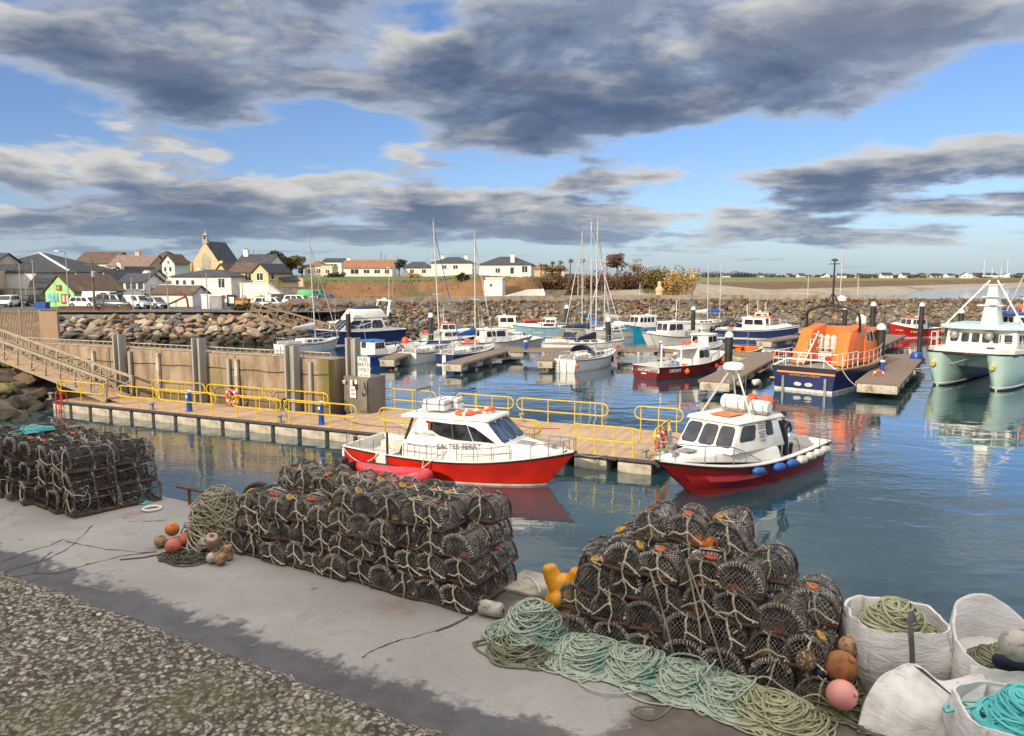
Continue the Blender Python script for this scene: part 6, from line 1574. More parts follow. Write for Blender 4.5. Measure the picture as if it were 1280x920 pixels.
jetty(W(484, 456, .4), W(507, 448, .4), 1.3, 'short timber finger pontoon at the stern of the cream yacht')
jetty(W(697, 425, .4), W(714, 420, .4), 1.3, 'short timber finger pontoon right of the pale blue boats')
jetty(W(560, 428, .4), W(650, 421, .4), 1.8, 'far timber pontoon behind the white motor boats')
def bpile(px, py, top, label, w_=.28):
    p = W(px, py); k = ray(px, top); h = CAMZ + k.z * (p.y / k.y)
    t = thing('mooring_pile', label, 'pile', p, 0, 'black mooring piles with white caps')
    MB().lathe([(w_, -1.5), (w_, h - .45)], 14).build('post', MT['pile_black'], t, smooth=50)
    MB().lathe([(w_ * 1.08, h - .45), (w_ * 1.08, h - .28), (w_ * .8, h - .1), (w_ * .2, h)], 14).build('cap', MT['pile_cap'], t, smooth=50)
for a in ((436, 432, 387, 'black pile with white cap beside the small white cruisers'), (487, 420, 386, 'black pile with white cap behind the big flybridge cruiser'), (539, 436, 391, 'black pile with white cap in front of the cream yacht mast'), (708, 418, 381, 'black pile with white cap beyond the pale blue boats'),
          (760, 440, 396, 'black pile with white cap beside the laddered yacht bow'), (866, 416, 383, 'black pile with white cap behind the cluttered white workboat'), (910, 466, 414, 'thick black pile standing at the maroon boat bow'), (1089, 434, 377, 'tall black pile with white cap beyond the lifeboat'),
          (1098, 474, 404, 'thick black pile with white cap on the pontoon beside the lifeboat', ), (1055, 420, 382, 'black pile with white cap behind the lifeboat arch'), (1150, 424, 378, 'black pile with white cap just behind the red hulled boat'), (1199, 432, 386, 'black pile with white cap behind the catamaran house')):
    bpile(*a, w_=.30 if a[1] > 460 else .27)
def ped2(px, py, label):
    t = thing('service_pedestal', label, 'pedestal', W(px, py, .5), 0, 'blue service pedestals on the pontoons')
    MB().lathe([(.16, 0), (.14, .1), (.14, 1.15)], 12).build('body', MT['blue_plastic'], t, smooth=40); MB().lathe([(.17, 1.15), (.17, 1.25), (.05, 1.3)], 12).build('lamp_head', MT['pile_cap'], t, smooth=40)
ped2(657, 444, 'blue pedestal on the crossing pontoon left of the laddered yacht'); ped2(826, 445, 'blue pedestal on the crossing pontoon left of the maroon boat'); ped2(1102, 474, 'blue pedestal beside the thick black pile by the lifeboat'); ped2(1105, 421, 'blue pedestal on the far pontoon behind the lifeboat bow')
lifering(W(1093, 478, .5) + V((0, -.5, .45)), 0, 'red lifering stood at the foot of the thick black pile', R_=.36)
t = thing('plastic_drum', 'blue round drum at the end of the pontoon by the catamaran', 'drum', W(1145, 455, .5) + V((0, 0, .45)), R(30))
MB().lathe([(.35, -.45), (.42, -.3), (.45, 0), (.42, .3), (.35, .45)], 16, (0, 0, 0)).build('barrel', MT['blue_hull'], t, smooth=50); MB().lathe([(.43, -.05), (.46, 0), (.43, .05)], 16).build('hoop', MT['dark_trim'], t)
def loose_float(px, py, z, mat_, label, r=.22, l=.8, rz=0):
    T = Matrix.Rotation(pi / 2, 4, 'Y'); mb = MB(); mb.lathe([(.04, -l / 2), (r * .8, -l / 2 + .06), (r, -l / 2 + .15), (r, l / 2 - .15), (r * .8, l / 2 - .06), (.04, l / 2)], 12, (0, 0, 0), T)
    return tag(mb.build('float_fender', MT[mat_], None, smooth=50, loc=W(px, py, z), rz=rz), label, 'fender')
loose_float(1137, 466, .72, 'fender_white', 'white sausage fender lying on the pontoon left of the catamaran'); loose_float(1110, 462, .3, 'fender_white', 'white sausage fender against the pontoon beside the blue pedestal'); loose_float(945, 478, .3, 'fender_white', 'white fender tied to the pontoon left of the lifeboat stern', rz=R(40))
def line(a, b, sag, label, r=.025, m_='mooring_rope'):
    return tag(MB().tube(catenary(a, b, sag, 12), r, 5).build('mooring_line', MT[m_], None, smooth=60), label, 'rope')
line(lb.matrix_basis @ V((.1, 2.1, 1.6)), W(932, 463, .5), .35, 'white mooring line from the lifeboat stern to the pontoon at its left')
line(lb.matrix_basis @ V((.6, -2.2, 1.5)), W(1075, 484, .5), .2, 'white mooring line from the lifeboat quarter to the pontoon at its right')
line(fer.matrix_basis @ V((.1, -1.5, 1.0)), fer.matrix_basis @ V((1.9, -1.66, .95)), .45, 'slack white rope looped along the ferry stern quarter', .02)
line(fer.matrix_basis @ V((3.9, -1.62, .95)), rib.matrix_basis @ V((2.9, .6, .5)), .15, 'white rope from the ferry side to the inflatable dinghy', .02)
line(fer.matrix_basis @ V((8.6, .7, 1.5)), PP(s_at(760, .4), .4, .55), .3, 'white bow rope from the ferry to the pontoon', .02)
line(red.matrix_basis @ V((7.6, -.4, 1.45)), PP(.4, .5, .85), .2, 'bow rope from the dark red boat to the corner bollard', .02)
# ------------------------------------------------------------------ village: local x to the right along the front, y away from the harbour
P('render_white', (.78, .75, .68), (.68, .65, .58), .8, .85, c3=(.52, .48, .41), s3=.5, lo3=.6, hi3=.75)
P('render_cream', (.72, .60, .42), (.64, .52, .36), .8, .85)
P('render_yellow', (.72, .55, .25), (.66, .50, .22), .8, .85)
P('render_mint', (.56, .66, .46), (.50, .60, .42), .8, .85)
P('render_mint_blue', (.56, .66, .62), (.50, .60, .57), .8, .85)
P('render_green', (.36, .62, .26), (.31, .55, .22), .8, .85)
P('render_tan', (.62, .46, .30), (.54, .40, .26), .8, .85)
P('render_grey', (.38, .38, .36), (.30, .30, .29), .8, .85)
P('church_stone', (.66, .48, .28), (.56, .40, .24), 1.2, .9)
P('roof_slate', (.030, .033, .042), (.05, .052, .06), 1.5, .7, rnd=.2)
P('roof_brown', (.12, .075, .05), (.085, .055, .04), 1.2, .85, c3=(.16, .12, .05), s3=.4, lo3=.55, hi3=.7)
P('roof_red', (.30, .14, .075), (.23, .11, .06), 1.2, .85)
P('roof_pinkish', (.23, .15, .125), (.18, .12, .10), 1.2, .85)
P('trim_white', (.76, .75, .72), None, rough=.6)
P('stone_wall', (.20, .18, .15), (.11, .10, .085), 1.6, .95, bump=.6, bscale=3)
P('brown_wall', (.16, .085, .055), (.11, .06, .04), 1.2, .9)
P('wood_pole', (.16, .12, .09), (.11, .085, .065), 2, .9)
P('lamp_pole', (.34, .33, .31), None, rough=.5, metal=.3)
P('poster_teal', (.10, .42, .42), (.30, .52, .50), 1.2, .5)
P('notice_brown', (.14, .07, .035), None, rough=.7)
P('orange_box', (.62, .30, .07), (.52, .25, .06), 2, .7)
P('car_silver', (.40, .41, .42), None, rough=.3, metal=.6); P('car_white', (.72, .72, .70), None, rough=.3); P('car_grey', (.10, .105, .115), None, rough=.3, metal=.5); P('car_black', (.02, .02, .024), None, rough=.3); P('car_blue', (.05, .09, .16), None, rough=.3, metal=.4); P('truck_green', (.03, .30, .07), None, rough=.5)
P('tyre', (.015, .015, .015), None, rough=.85)
def bldg(label, px, Y, zb, w_, d, h, rh, rz=0, ridge='x', wall='render_white', roof='roof_slate', wins=(), swins=(), chim=(), hip=0.0, cat='house', name='house', over=.25, doors=(), lwins=()):
    p = D(px, 400, Y); t = thing(name, label, cat, (p.x, Y, zb), R(rz))
    mb = MB()
    if ridge == 'x':
        mb.add([(0, 0, -2), (w_, 0, -2), (w_, d, -2), (0, d, -2), (0, 0, h), (w_, 0, h), (w_, d, h), (0, d, h)] + ([(0, d / 2, h + rh), (w_, d / 2, h + rh)] if not hip else []),
               [(0, 1, 5, 4), (2, 3, 7, 6)] + ([(1, 2, 6, 9, 5), (3, 0, 4, 8, 7)] if not hip else [(1, 2, 6, 5), (3, 0, 4, 7)]))
    else:
        mb.add([(0, 0, -2), (w_, 0, -2), (w_, d, -2), (0, d, -2), (0, 0, h), (w_, 0, h), (w_, d, h), (0, d, h), (w_ / 2, 0, h + rh), (w_ / 2, d, h + rh)], [(0, 1, 5, 8, 4), (1, 2, 6, 5), (2, 3, 7, 9, 6), (3, 0, 4, 7)])
    mb.build('wall', MT[wall], t)
    o = over; k = rh / ((d if ridge == 'x' else w_) / 2); e = h - o * k; th = .14; mb = MB()
    if rh > 0:
        if ridge == 'x':
            hi = hip * d / 2; a = [(-o, -o, e), (w_ + o, -o, e), (w_ + o, d + o, e), (-o, d + o, e), (hi - (o if not hip else 0), d / 2, h + rh), (w_ - hi + (o if not hip else 0), d / 2, h + rh)]
            fs = [(0, 1, 5, 4), (2, 3, 4, 5)] + ([(1, 2, 5), (3, 0, 4)] if hip else [])
        else:
            a = [(-o, -o, e), (-o, d + o, e), (w_ + o, d + o, e), (w_ + o, -o, e), (w_ / 2, -o, h + rh), (w_ / 2, d + o, h + rh)]
            fs = [(1, 0, 4, 5), (3, 2, 5, 4)]
        up = [(x, y, z + th) for x, y, z in a]; n = len(a)
        mb.add(a + up, [f[::-1] for f in fs] + [tuple(n + i for i in f) for f in fs])
        bd = {}
        for f in fs:
            for i in range(len(f)): bd[(f[i], f[(i + 1) % len(f)])] = 1
        for (i, j) in list(bd):
            if (j, i) not in bd: mb.add([a[i], a[j], up[j], up[i]], [(0, 1, 2, 3)])
        r_ = mb.build('roof', MT[roof], t)
    else:
        r_ = MB().box((w_ / 2, d / 2, h + .12), (w_ + .3, d + .3, .24)).build('roof', MT[roof], t)
    def win(u, z, ww, hh, side='f', bars=True):
        mb = MB()
        M = {'f': face_M((u, 0, z), (1, 0, 0), (0, 0, 1), 0), 'r': face_M((w_, u, z), (0, 1, 0), (0, 0, 1), 0), 'l': face_M((0, u, z), (0, -1, 0), (0, 0, 1), 0)}[side]
        mb.box((0, 0, .015), (ww + .22, hh + .22, .05), M=M, k=0); mb.box((0, 0, .03), (ww, hh, .05), M=M, k=1)
        if bars and ww > .8:
            for q in range(1, max(2, round(ww / .9))): mb.box((-ww / 2 + ww * q / max(2, round(ww / .9)), 0, .04), (.07, hh, .05), M=M, k=0)
        mb.box((0, -hh / 2 - .12, .05), (ww + .35, .1, .12), M=M, k=0)
        mb.build('window', [MT['trim_white'], MT['house_glass']], t)
    for a in wins: win(*a)
    for a in swins: win(*a, side='r')
    for a in lwins: win(*a, side='l')
    for u, ww, hh, m_ in doors: MB().box((u, -.02, hh / 2), (ww, .08, hh)).build('door', MT[m_], t)
    for u, y, hh in chim:
        mb = MB(); mb.box((u, y, h + hh / 2), (.9, .65, hh), k=0); mb.box((u, y, h + hh), (1.05, .8, .14), k=0); [mb.lathe([(.13, 0), (.11, .35)], 8, (u + dx, y, h + hh), k=1) for dx in (-.22, .22)]; mb.build('chimney', [MT[wall], MT['roof_red']], r_)
    return t
G = lambda px, Y: land(D(px, 400, Y).x, Y) - .1
# harbour front, left to right
b = bldg('large cream fish hall with broad slate hipped roof at the far left', -62, 121, 3.2, 19.6, 18, 4.7, 3.1, 4, 'x', 'render_white', 'roof_slate', wins=((3.5, 3.4, 1.2, 1.2), (7.6, 3.5, 1.3, 1.1), (14.4, 4.0, .9, 1.0)), hip=1.0, cat='building', name='fish_hall')
mb = MB(); [mb.bar((9.6, 9.0, 7.95), (x, -.2, 4.95), .28, .2) for x in (3.2, 18.6)]; mb.build('roof_verge', MT['trim_white'], b)
mb = MB(); mb.hexa([V((13.4, -2.4, 2.3)), V((19.4, -2.4, 2.3)), V((19.4, 0, 2.3)), V((13.4, 0, 2.3)), V((13.6, -2.3, 3.1)), V((19.2, -2.3, 3.1)), V((19.2, 0, 4.6)), V((13.6, 0, 4.6))]); mb.build('lean_to', MT['roof_slate'], b)
mb = MB(); mb.box((13.5, -2.4, 2.05), (9.5, 3.0, .18)); [mb.box((x, -3.7, 1.0), (.12, .12, 2)) for x in (9.2, 12, 15, 17.8)]; mb.build('awning', MT['dark_trim'], b)
bldg('cream hall with roof solar panels cut by the edge of the photograph', -95, 116, 3.2, 9.5, 12, 5.2, 2.4, 3, 'x', 'render_cream', 'roof_slate', wins=((6.8, 3.6, 1.4, 1.3), (8.3, 2.0, .8, 1.2)), cat='building', name='fish_hall')
t = thing('solar_array', 'row of dark solar panels on the roof at the far left', 'solar panels', (D(-30, 400, 114).x, 116.6, 8.6), R(3))
for k in range(7): MB().box((k * 1.05, 0, 0), (.98, .06, 1.3)).build('panel', MT['dark_trim'], t).rotation_euler = (R(-42), 0, 0)
gsh = bldg('small bright green gabled shop with a brown roof on the harbour road', 59, 104, 3.2, 5.7, 7.5, 2.1, 2.1, -24, 'y', 'render_green', 'roof_brown', cat='shop', name='gabled_shop')
for u, z, w_, h_, m_, nm in ((1.6, 1.25, 1.9, 1.05, 'poster_teal', 'poster'), (4.1, 1.1, 1.7, 1.25, 'notice_brown', 'notice_case'), (2.9, 2.55, .95, .7, 'notice_brown', 'hanging_sign')): MB().box((u, -.08, z), (w_, .1, h_)).build(nm, MT[m_], gsh)
mb = MB(); [mb.box((u, -.14, 1.1), (.5, .04, .9)) for u in (3.75, 4.5)]; mb.build('pinned_paper', MT['render_tan'], gsh)
MB().box((2.85, -.14, 2.55), (.5, .04, .4)).build('sign_lettering', MT['orange_box'], gsh)
# upper rows behind
bldg('pale green house with brown roof, left end of the terrace on the rise', 98, 152, 6.2, 7.6, 8, 3.6, 2.2, -3, 'x', 'render_mint', 'roof_brown', wins=((5.6, 2.4, .9, 1.2),), hip=.0)
bldg('tan rendered house with pinkish roof and white chimney in the terrace on the rise', 139, 149, 6.1, 8.0, 8, 3.1, 2.1, -3, 'x', 'render_tan', 'roof_pinkish', wins=((1.4, 2.3, .9, .9),), chim=((3.9, 4, 2.8),))
bldg('pale green house with hipped brown roof, right end of the terrace on the rise', 184, 154, 6.2, 5.6, 8, 4.0, 2.0, -3, 'x', 'render_mint', 'roof_brown', wins=((1.0, 2.7, .8, 1.0), (3.6, 2.7, .8, 1.0)), hip=.8)
bldg('tall pale blue green gabled house at the end of the rise', 206, 150, 6.0, 3.0, 3.6, 3.9, 1.5, -18, 'y', 'render_mint_blue', 'roof_brown', wins=((.8, 2.6, .5, .9), (2.0, 2.6, .5, .9), (1.6, 3.9, .45, .5), (.9, .9, .5, .8)), over=.35)
bldg('white gabled cottage with small upper window below the terrace', 143, 134, 5.4, 3.4, 7, 1.5, 1.9, -28, 'y', 'render_white', 'roof_slate', wins=((1.9, 1.4, .8, 1.0),), chim=((1.7, .6, 2.6),))
b = bldg('white dormered cottage with slate roof beside the gabled cottage', 163, 136, 5.3, 4.2, 5, 1.7, 1.3, -6, 'x', 'render_white', 'roof_slate', wins=((3.2, 1.0, .6, .8),))
for u in (1.2, 3.0): MB().prism([(-.45, 0), (.45, 0), (.45, .7), (0, 1.1), (-.45, .7)], -.8, .6, Matrix.Translation((u, .9, 1.9)) @ Matrix.Rotation(pi / 2, 4, 'X')).build('dormer', MT['render_white'], b)
bldg('grey gabled bungalow with slate roof above the parked cars', 124, 118, 4.0, 2.9, 6, 2.6, 1.5, -20, 'y', 'render_grey', 'roof_slate', wins=((1.3, 3.2, .35, .35),))
bldg('glazed sun room with low slate roof above the white yard wall', 143, 118, 3.9, 5.0, 6, 2.5, 1.2, -2, 'x', 'render_white', 'roof_slate', wins=((1.0, 1.9, 1.5, 1.1), (2.9, 1.9, 1.6, 1.1), (4.4, 1.9, .8, 1.1)))
def slab(label, px0, px1, Y, zb, h, th=.35, mat_='render_white', name='yard_wall', cat='wall', rz=0):
    a = D(px0, 400, Y); b_ = D(px1, 400, Y); w_ = b_.x - a.x
    t = thing(name, label, cat, (a.x, Y, zb), R(rz)); MB().box((w_ / 2, 0, h / 2 - .5), (w_, th, h + 1)).build('wall', MT[mat_], t); MB().box((w_ / 2, 0, h + .05), (w_ + .1, th + .12, .1)).build('coping', MT[mat_], t); return t
slab('white yard wall behind the parked vans', 143, 182, 113, 3.3, 2.0)
b = slab('cream yard wall with arched gate between bungalow and long white house', 182, 219, 120, 3.6, 2.3)
MB().box((1.7, -.2, 1.0), (.8, .1, 1.6)).build('gate', MT['wood_pole'], b)
bldg('long low white house with slate roof below the church', 217, 122, 4.3, 10.0, 8, 2.9, 1.0, -8, 'x', 'render_white', 'roof_slate', wins=((1.0, 2.0, .5, .7), (2.2, 2.0, .5, .7), (3.6, 2.0, .5, .7), (8.4, 1.9, 1.0, 1.4)), hip=.9, swins=())
slab('white garden wall along the road below the long white house', 219, 255, 114, 3.5, 2.0)
slab('white wall below the yellow house', 302, 338, 118, 3.9, 2.3, rz=-4)
# church
ch = thing('church', 'pale stone church with steep slate roof and small bellcote', 'church', (D(241, 400, 166).x, 166, 5.9), R(-10))
w_, d_, h_, rh = 7.4, 8.0, 3.4, 5.2
mb = MB(); mb.add([(0, 0, -2), (w_, 0, -2), (w_, d_, -2), (0, d_, -2), (0, 0, h_), (w_, 0, h_), (w_, d_, h_), (0, d_, h_), (w_ / 2, 0, h_ + rh), (w_ / 2, d_, h_ + rh)], [(0, 1, 5, 8, 4), (1, 2, 6, 5), (2, 3, 7, 9, 6), (3, 0, 4, 7)]); mb.build('wall', MT['church_stone'], ch)
mb = MB(); k = rh / (w_ / 2)
for s_ in (0, 1):
    q = [(-.3, .35, h_ - .3 * k), (-.3, d_ + .3, h_ - .3 * k), (w_ / 2, d_ + .3, h_ + rh), (w_ / 2, .35, h_ + rh)]
    if s_: q = [(w_ - x, y, z) for x, y, z in q][::-1]
    mb.add(q + [(x, y, z + .2) for x, y, z in q], [(0, 1, 2, 3), (7, 6, 5, 4), (0, 4, 5, 1), (1, 5, 6, 2), (2, 6, 7, 3), (3, 7, 4, 0)])
rf = mb.build('roof', MT['roof_slate'], ch)
arch = [(-.95, 0), (.95, 0), (.95, 2.4), (.75, 3.1), (.35, 3.7), (0, 3.95), (-.35, 3.7), (-.75, 3.1), (-.95, 2.4)]
mb = MB(); mb.prism([(x * 1.18, y * 1.06 - .1) for x, y in arch], 0, .06, face_M((w_ / 2, 0, 2.4), (1, 0, 0), (0, 0, 1), .01), 0); mb.prism(arch, .05, .09, face_M((w_ / 2, 0, 2.4), (1, 0, 0), (0, 0, 1), .01), 1); [mb.box((x, 1.5, .1), (.12, 3.2, .05), M=face_M((w_ / 2, 0, 2.4), (1, 0, 0), (0, 0, 1), .01), k=0) for x in (-.32, .32)]
mb.build('window', [MT['church_stone'], MT['render_grey']], ch)
for x in (.15, w_ - .15): MB().hexa([V((x - .45, -.7, -1)), V((x + .45, -.7, -1)), V((x + .45, 0, -1)), V((x - .45, 0, -1)), V((x - .4, -.35, 4.2)), V((x + .4, -.35, 4.2)), V((x + .4, 0, 4.6)), V((x - .4, 0, 4.6))]).build('buttress', MT['church_stone'], ch)
mb = MB(); mb.box((w_ / 2, .3, h_ + rh + .1), (1.2, .8, .9)); [mb.box((w_ / 2 + x, .3, h_ + rh + 1.05), (.22, .6, 1.0)) for x in (-.4, .4)]; mb.lathe([(.62, 1.4), (.4, 1.65), (.16, 1.95), (.05, 2.2), (.03, 2.6)], 8, (w_ / 2, .3, h_ + rh)); mb.tube([(w_ / 2 - .25, .3, h_ + rh + 2.42), (w_ / 2 + .25, .3, h_ + rh + 2.42)], .05, 4); mb.build('bellcote', MT['render_grey'], ch)
MB().lathe([(.3, 0), (.22, .35), (.08, .5)], 10, (w_ / 2, .3, h_ + rh + .75)).build('bell', MT['dark_trim'], ch)
for k in range(4): MB().box((w_ + .02, 1.2 + 1.9 * k, 2.3), (.1, .6, 1.7)).build('window', MT['house_glass'], ch)
MB().box((w_ + 1.2, 3.5, .9), (2.4, 3, 3.4)).build('porch', MT['church_stone'], ch, bevel=.1)
# yellow houses
bldg('yellow house with brown roof and tall gable bay beside the white wall', 288, 126, 5.0, 4.7, 7, 2.9, 1.5, -8, 'x', 'render_yellow', 'roof_brown', wins=((.7, 2.2, .6, 1.0), (3.4, 2.2, 1.0, 1.2), (1.2, .5, 1.0, 1.2), (3.0, .5, .9, 1.4)))
bldg('small yellow gable behind the long white house roof', 271, 131, 5.6, 2.4, 6, 2.3, 1.4, -12, 'y', 'render_yellow', 'roof_brown')
bldg('yellow gabled house front with bay window', 318, 124, 4.9, 2.8, 7, 3.0, 1.3, -14, 'y', 'render_yellow', 'roof_slate', wins=((1.3, 2.3, 1.1, 1.1), (1.5, .6, .8, 1.3)), swins=((1.2, 2.4, .8, 1.0),))
bldg('white gabled house with dark slate roof behind the yellow gable', 296, 142, 6.0, 6.6, 7, 3.3, 1.9, -10, 'x', 'render_white', 'roof_slate', chim=((.8, 3, 2.8),), swins=((3, 2.0, .9, 1.2),))
bldg('little yellow lean-to cottage at the end of the yellow houses', 341, 127, 4.6, 2.0, 5, 2.0, .8, -16, 'y', 'render_yellow', 'roof_slate', wins=((1.0, 1.3, .7, .7),))
slab('grey stone retaining wall behind the far car park', 346, 393, 122, 3.2, 2.3, .6, 'stone_wall', 'retaining_wall')
slab('tan stone garden wall on the slope right of the yellow cottage', 356, 381, 140, 5.3, 1.6, .5, 'church_stone', 'garden_wall')
mb = MB()
p0 = D(338, 400, 117)
for k in range(9): mb.box((p0.x + .32 * k, 117, 5.6 - .26 * k), (.34, 1.6, 1.2))
tag(mb.build('steps', MT['render_white']), 'white outdoor steps descending to the road from the yellow house', 'steps')
# cliff-top houses
bldg('cream bungalow with red roof on the grassy cliff top', 383, 188, 7.2, 4.6, 7, 2.6, 1.0, -3, 'x', 'render_cream', 'roof_red', wins=((1.2, 1.3, .8, 1.1), (3.4, 1.3, .9, 1.1)), hip=.8)
bldg('small cream flat-roofed annexe attached beside the cream bungalow', 405, 187, 7.2, 2.4, 5, 2.3, 0, -3, 'x', 'render_cream', 'render_white', wins=((1.2, 1.2, .9, .9),))
bldg('white house with slate roof behind the cream bungalow', 406, 204, 8.0, 4.8, 7, 3.0, .9, 0, 'x', 'render_white', 'roof_slate', wins=((2.3, 1.9, 2.6, 1.0),))
bldg('long bungalow with orange brown roof on the cliff top', 431, 190, 7.2, 12.0, 7.5, 2.1, 1.9, 2, 'x', 'render_white', 'roof_red', wins=((2.7, 1.2, 1.9, 1.1), (5.6, 1.2, 1.4, .9), (8.2, 1.2, 1.4, .9), (10.6, 1.2, 1.1, 1.0)), chim=((.8, 3.7, 2.4),), hip=0)
bldg('small white house with slate roof right of the orange-roofed bungalow', 505, 196, 7.4, 7.2, 7, 2.0, 1.4, 3, 'x', 'render_white', 'roof_slate', wins=((2.2, 1.1, 1.0, .9), (5.2, 1.1, 1.0, .9)), hip=.6)
bldg('large white house with slate hipped roof and chimneys on the cliff top', 540, 192, 7.3, 10.2, 9, 3.2, 1.4, -3, 'x', 'render_white', 'roof_slate', wins=((3.2, 2.2, 1.1, .9), (6.0, 2.2, 1.1, .9)), chim=((2.2, 4.5, 1.9), (8.2, 4.5, 1.9)), hip=.8)
bldg('white cliff house with slate roof and square end window', 599, 172, 6.2, 11.6, 9, 3.6, 1.7, -6, 'x', 'render_white', 'roof_slate', wins=((4.2, 2.3, 1.0, 1.0), (7.4, 2.3, .8, 1.4), (10.2, 2.6, 1.2, 1.4), (10.5, .6, .9, .9)), chim=((7.4, 1.2, 2.2),), hip=.9)
b = thing('terrace_wall', 'white curved garden wall stepping down the cliff from the white house', 'wall', (0, 0, 0))
mb = MB(); prev = None
pts = [(606, 350, 147, 1.2), (612, 361, 144, 2.0), (622, 371, 141, 1.6), (630, 370, 141, 1.3), (645, 366, 142, 1.4), (660, 362, 143, 1.5), (678, 361, 144, 1.2), (680, 368, 142, 1.0)]
for (x0, y0, Y0, h0), (x1, y1, Y1, h1) in zip(pts, pts[1:]):
    a, c_ = D(x0, y0, Y0), D(x1, y1, Y1)
    sd = V((-(c_.y - a.y), c_.x - a.x, 0)).normalized() * .2
    mb.hexa([a - V((0, 0, h0 + 1.5)) - sd * -1 * -1, c_ - V((0, 0, h1 + 1.5)) - sd, c_ - V((0, 0, h1 + 1.5)) + sd, a - V((0, 0, h0 + 1.5)) + sd, a - sd, c_ - sd, c_ + sd, a + sd])
mb.build('wall', MT['render_white'], b)
bldg('low white garage at the foot of the white cliff wall', 608, 143, 3.6, 3.0, 4, 3.2, 0, -8, 'x', 'render_white', 'render_white', wins=((.9, 2.0, .4, .5),), cat='garage', name='garage')
bldg('low brown-roofed bungalow half hidden behind scrub right of the cliff house', 668, 205, 7.6, 8, 6, 1.5, 1.0, 0, 'x', 'render_tan', 'roof_red', wins=())
bldg('white shed with grey roof beside the old anchor', 190, 104, 3.2, 5.9, 4.5, 1.7, 1.0, -6, 'x', 'render_white', 'roof_brown', cat='shed', name='shed')
for px, w_, h_, m_, lab in ((253, 1.0, 1.7, 'trim_white', 'narrow white utility box by the light pole'), (263, 1.5, 1.6, 'render_grey', 'pale grey utility cabinet beside the white box')):
    t = thing('utility_cabinet', lab, 'cabinet', (D(px, 400, 97).x, 97, 3.2)); MB().box((w_ / 2, .5, h_ / 2), (w_, 1, h_)).build('body', MT[m_], t); MB().box((w_ / 2, .5, h_ + .06), (w_ + .15, 1.15, .12)).build('roof', MT['trim_white'], t); MB().box((w_ / 2, -.02, h_ * .5), (w_ * .7, .05, h_ * .8)).build('door', MT[m_], t)
t = thing('information_board', 'black framed white notice board beside the road rail', 'board', (D(285, 400, 98).x, 98, 3.2)); MB().box((.55, 0, 1.0), (1.1, .12, 1.5)).build('frame', MT['dark_trim'], t); MB().box((.55, -.08, 1.05), (.72, .05, .8)).build('panel', MT['trim_white'], t)
t = thing('round_sign', 'white round sign on a post left of the black framed board', 'sign', (D(280, 400, 98).x, 98, 3.2)); MB().tube([(0, 0, 0), (0, 0, 1.5)], .05, 6).build('post', MT['lamp_pole'], t); MB().lathe([(.42, -.03), (.42, .03)], 20, (0, 0, 0), Matrix.Translation((0, 0, 1.5)) @ Matrix.Rotation(pi / 2, 4, 'X')).build('disc', MT['trim_white'], t)
t = thing('timber_kiosk', 'orange timber kiosk at the head of the far gangway', 'kiosk', (D(295, 400, 95).x, 95, 3.1)); MB().box((.75, .6, .65), (1.5, 1.2, 1.3)).build('wall', MT['orange_box'], t); MB().box((1.05, -.02, .62), (.5, .05, 1.1)).build('door', MT['roof_red'], t); MB().box((.75, .6, 1.34), (1.7, 1.4, .1)).build('roof', MT['wood_pole'], t)
t = thing('double_sign', 'pair of white arched notice boards over the far gangway head', 'sign', (D(334, 400, 93).x, 93, 3.4))
for dx in (0, .42): MB().prism([(-.17, 0), (.17, 0), (.17, .7), (.1, .85), (-.1, .85), (-.17, .7)], 0, .05, Matrix.Translation((dx, 0, .9)) @ Matrix.Rotation(pi / 2, 4, 'X')).build('board', MT['trim_white'], t)
MB().tube([(.2, .05, 0), (.2, .05, 1.2)], .05, 6).build('post', MT['lamp_pole'], t)
an = thing('old_anchor', 'big rusty anchor propped up in front of the white shed', 'anchor', (D(229, 400, 99).x, 99, 3.2))
mb = MB(); mb.tube([(-2.2, 0, .3), (.5, 0, 1.5)], .12, 8); mb.build('shank', MT['iron_rust'], an); mb = MB(); mb.tube(smooth_path([(-.2, 0, 2.0), (.35, 0, 1.6), (.6, 0, 1.1), (.75, 0, 0)], 5), .14, 8); mb.build('fluke_arm', MT['iron_rust'], an)
slab('low brown wall edging the harbour road', 75, 166, 92.5, 2.6, 1.0, .3, 'brown_wall', 'road_wall')
slab('long low grey stone wall along the top of the riprap', 76, 330, 89.5, 2.2, 1.0, .5, 'stone_wall', 'road_wall')
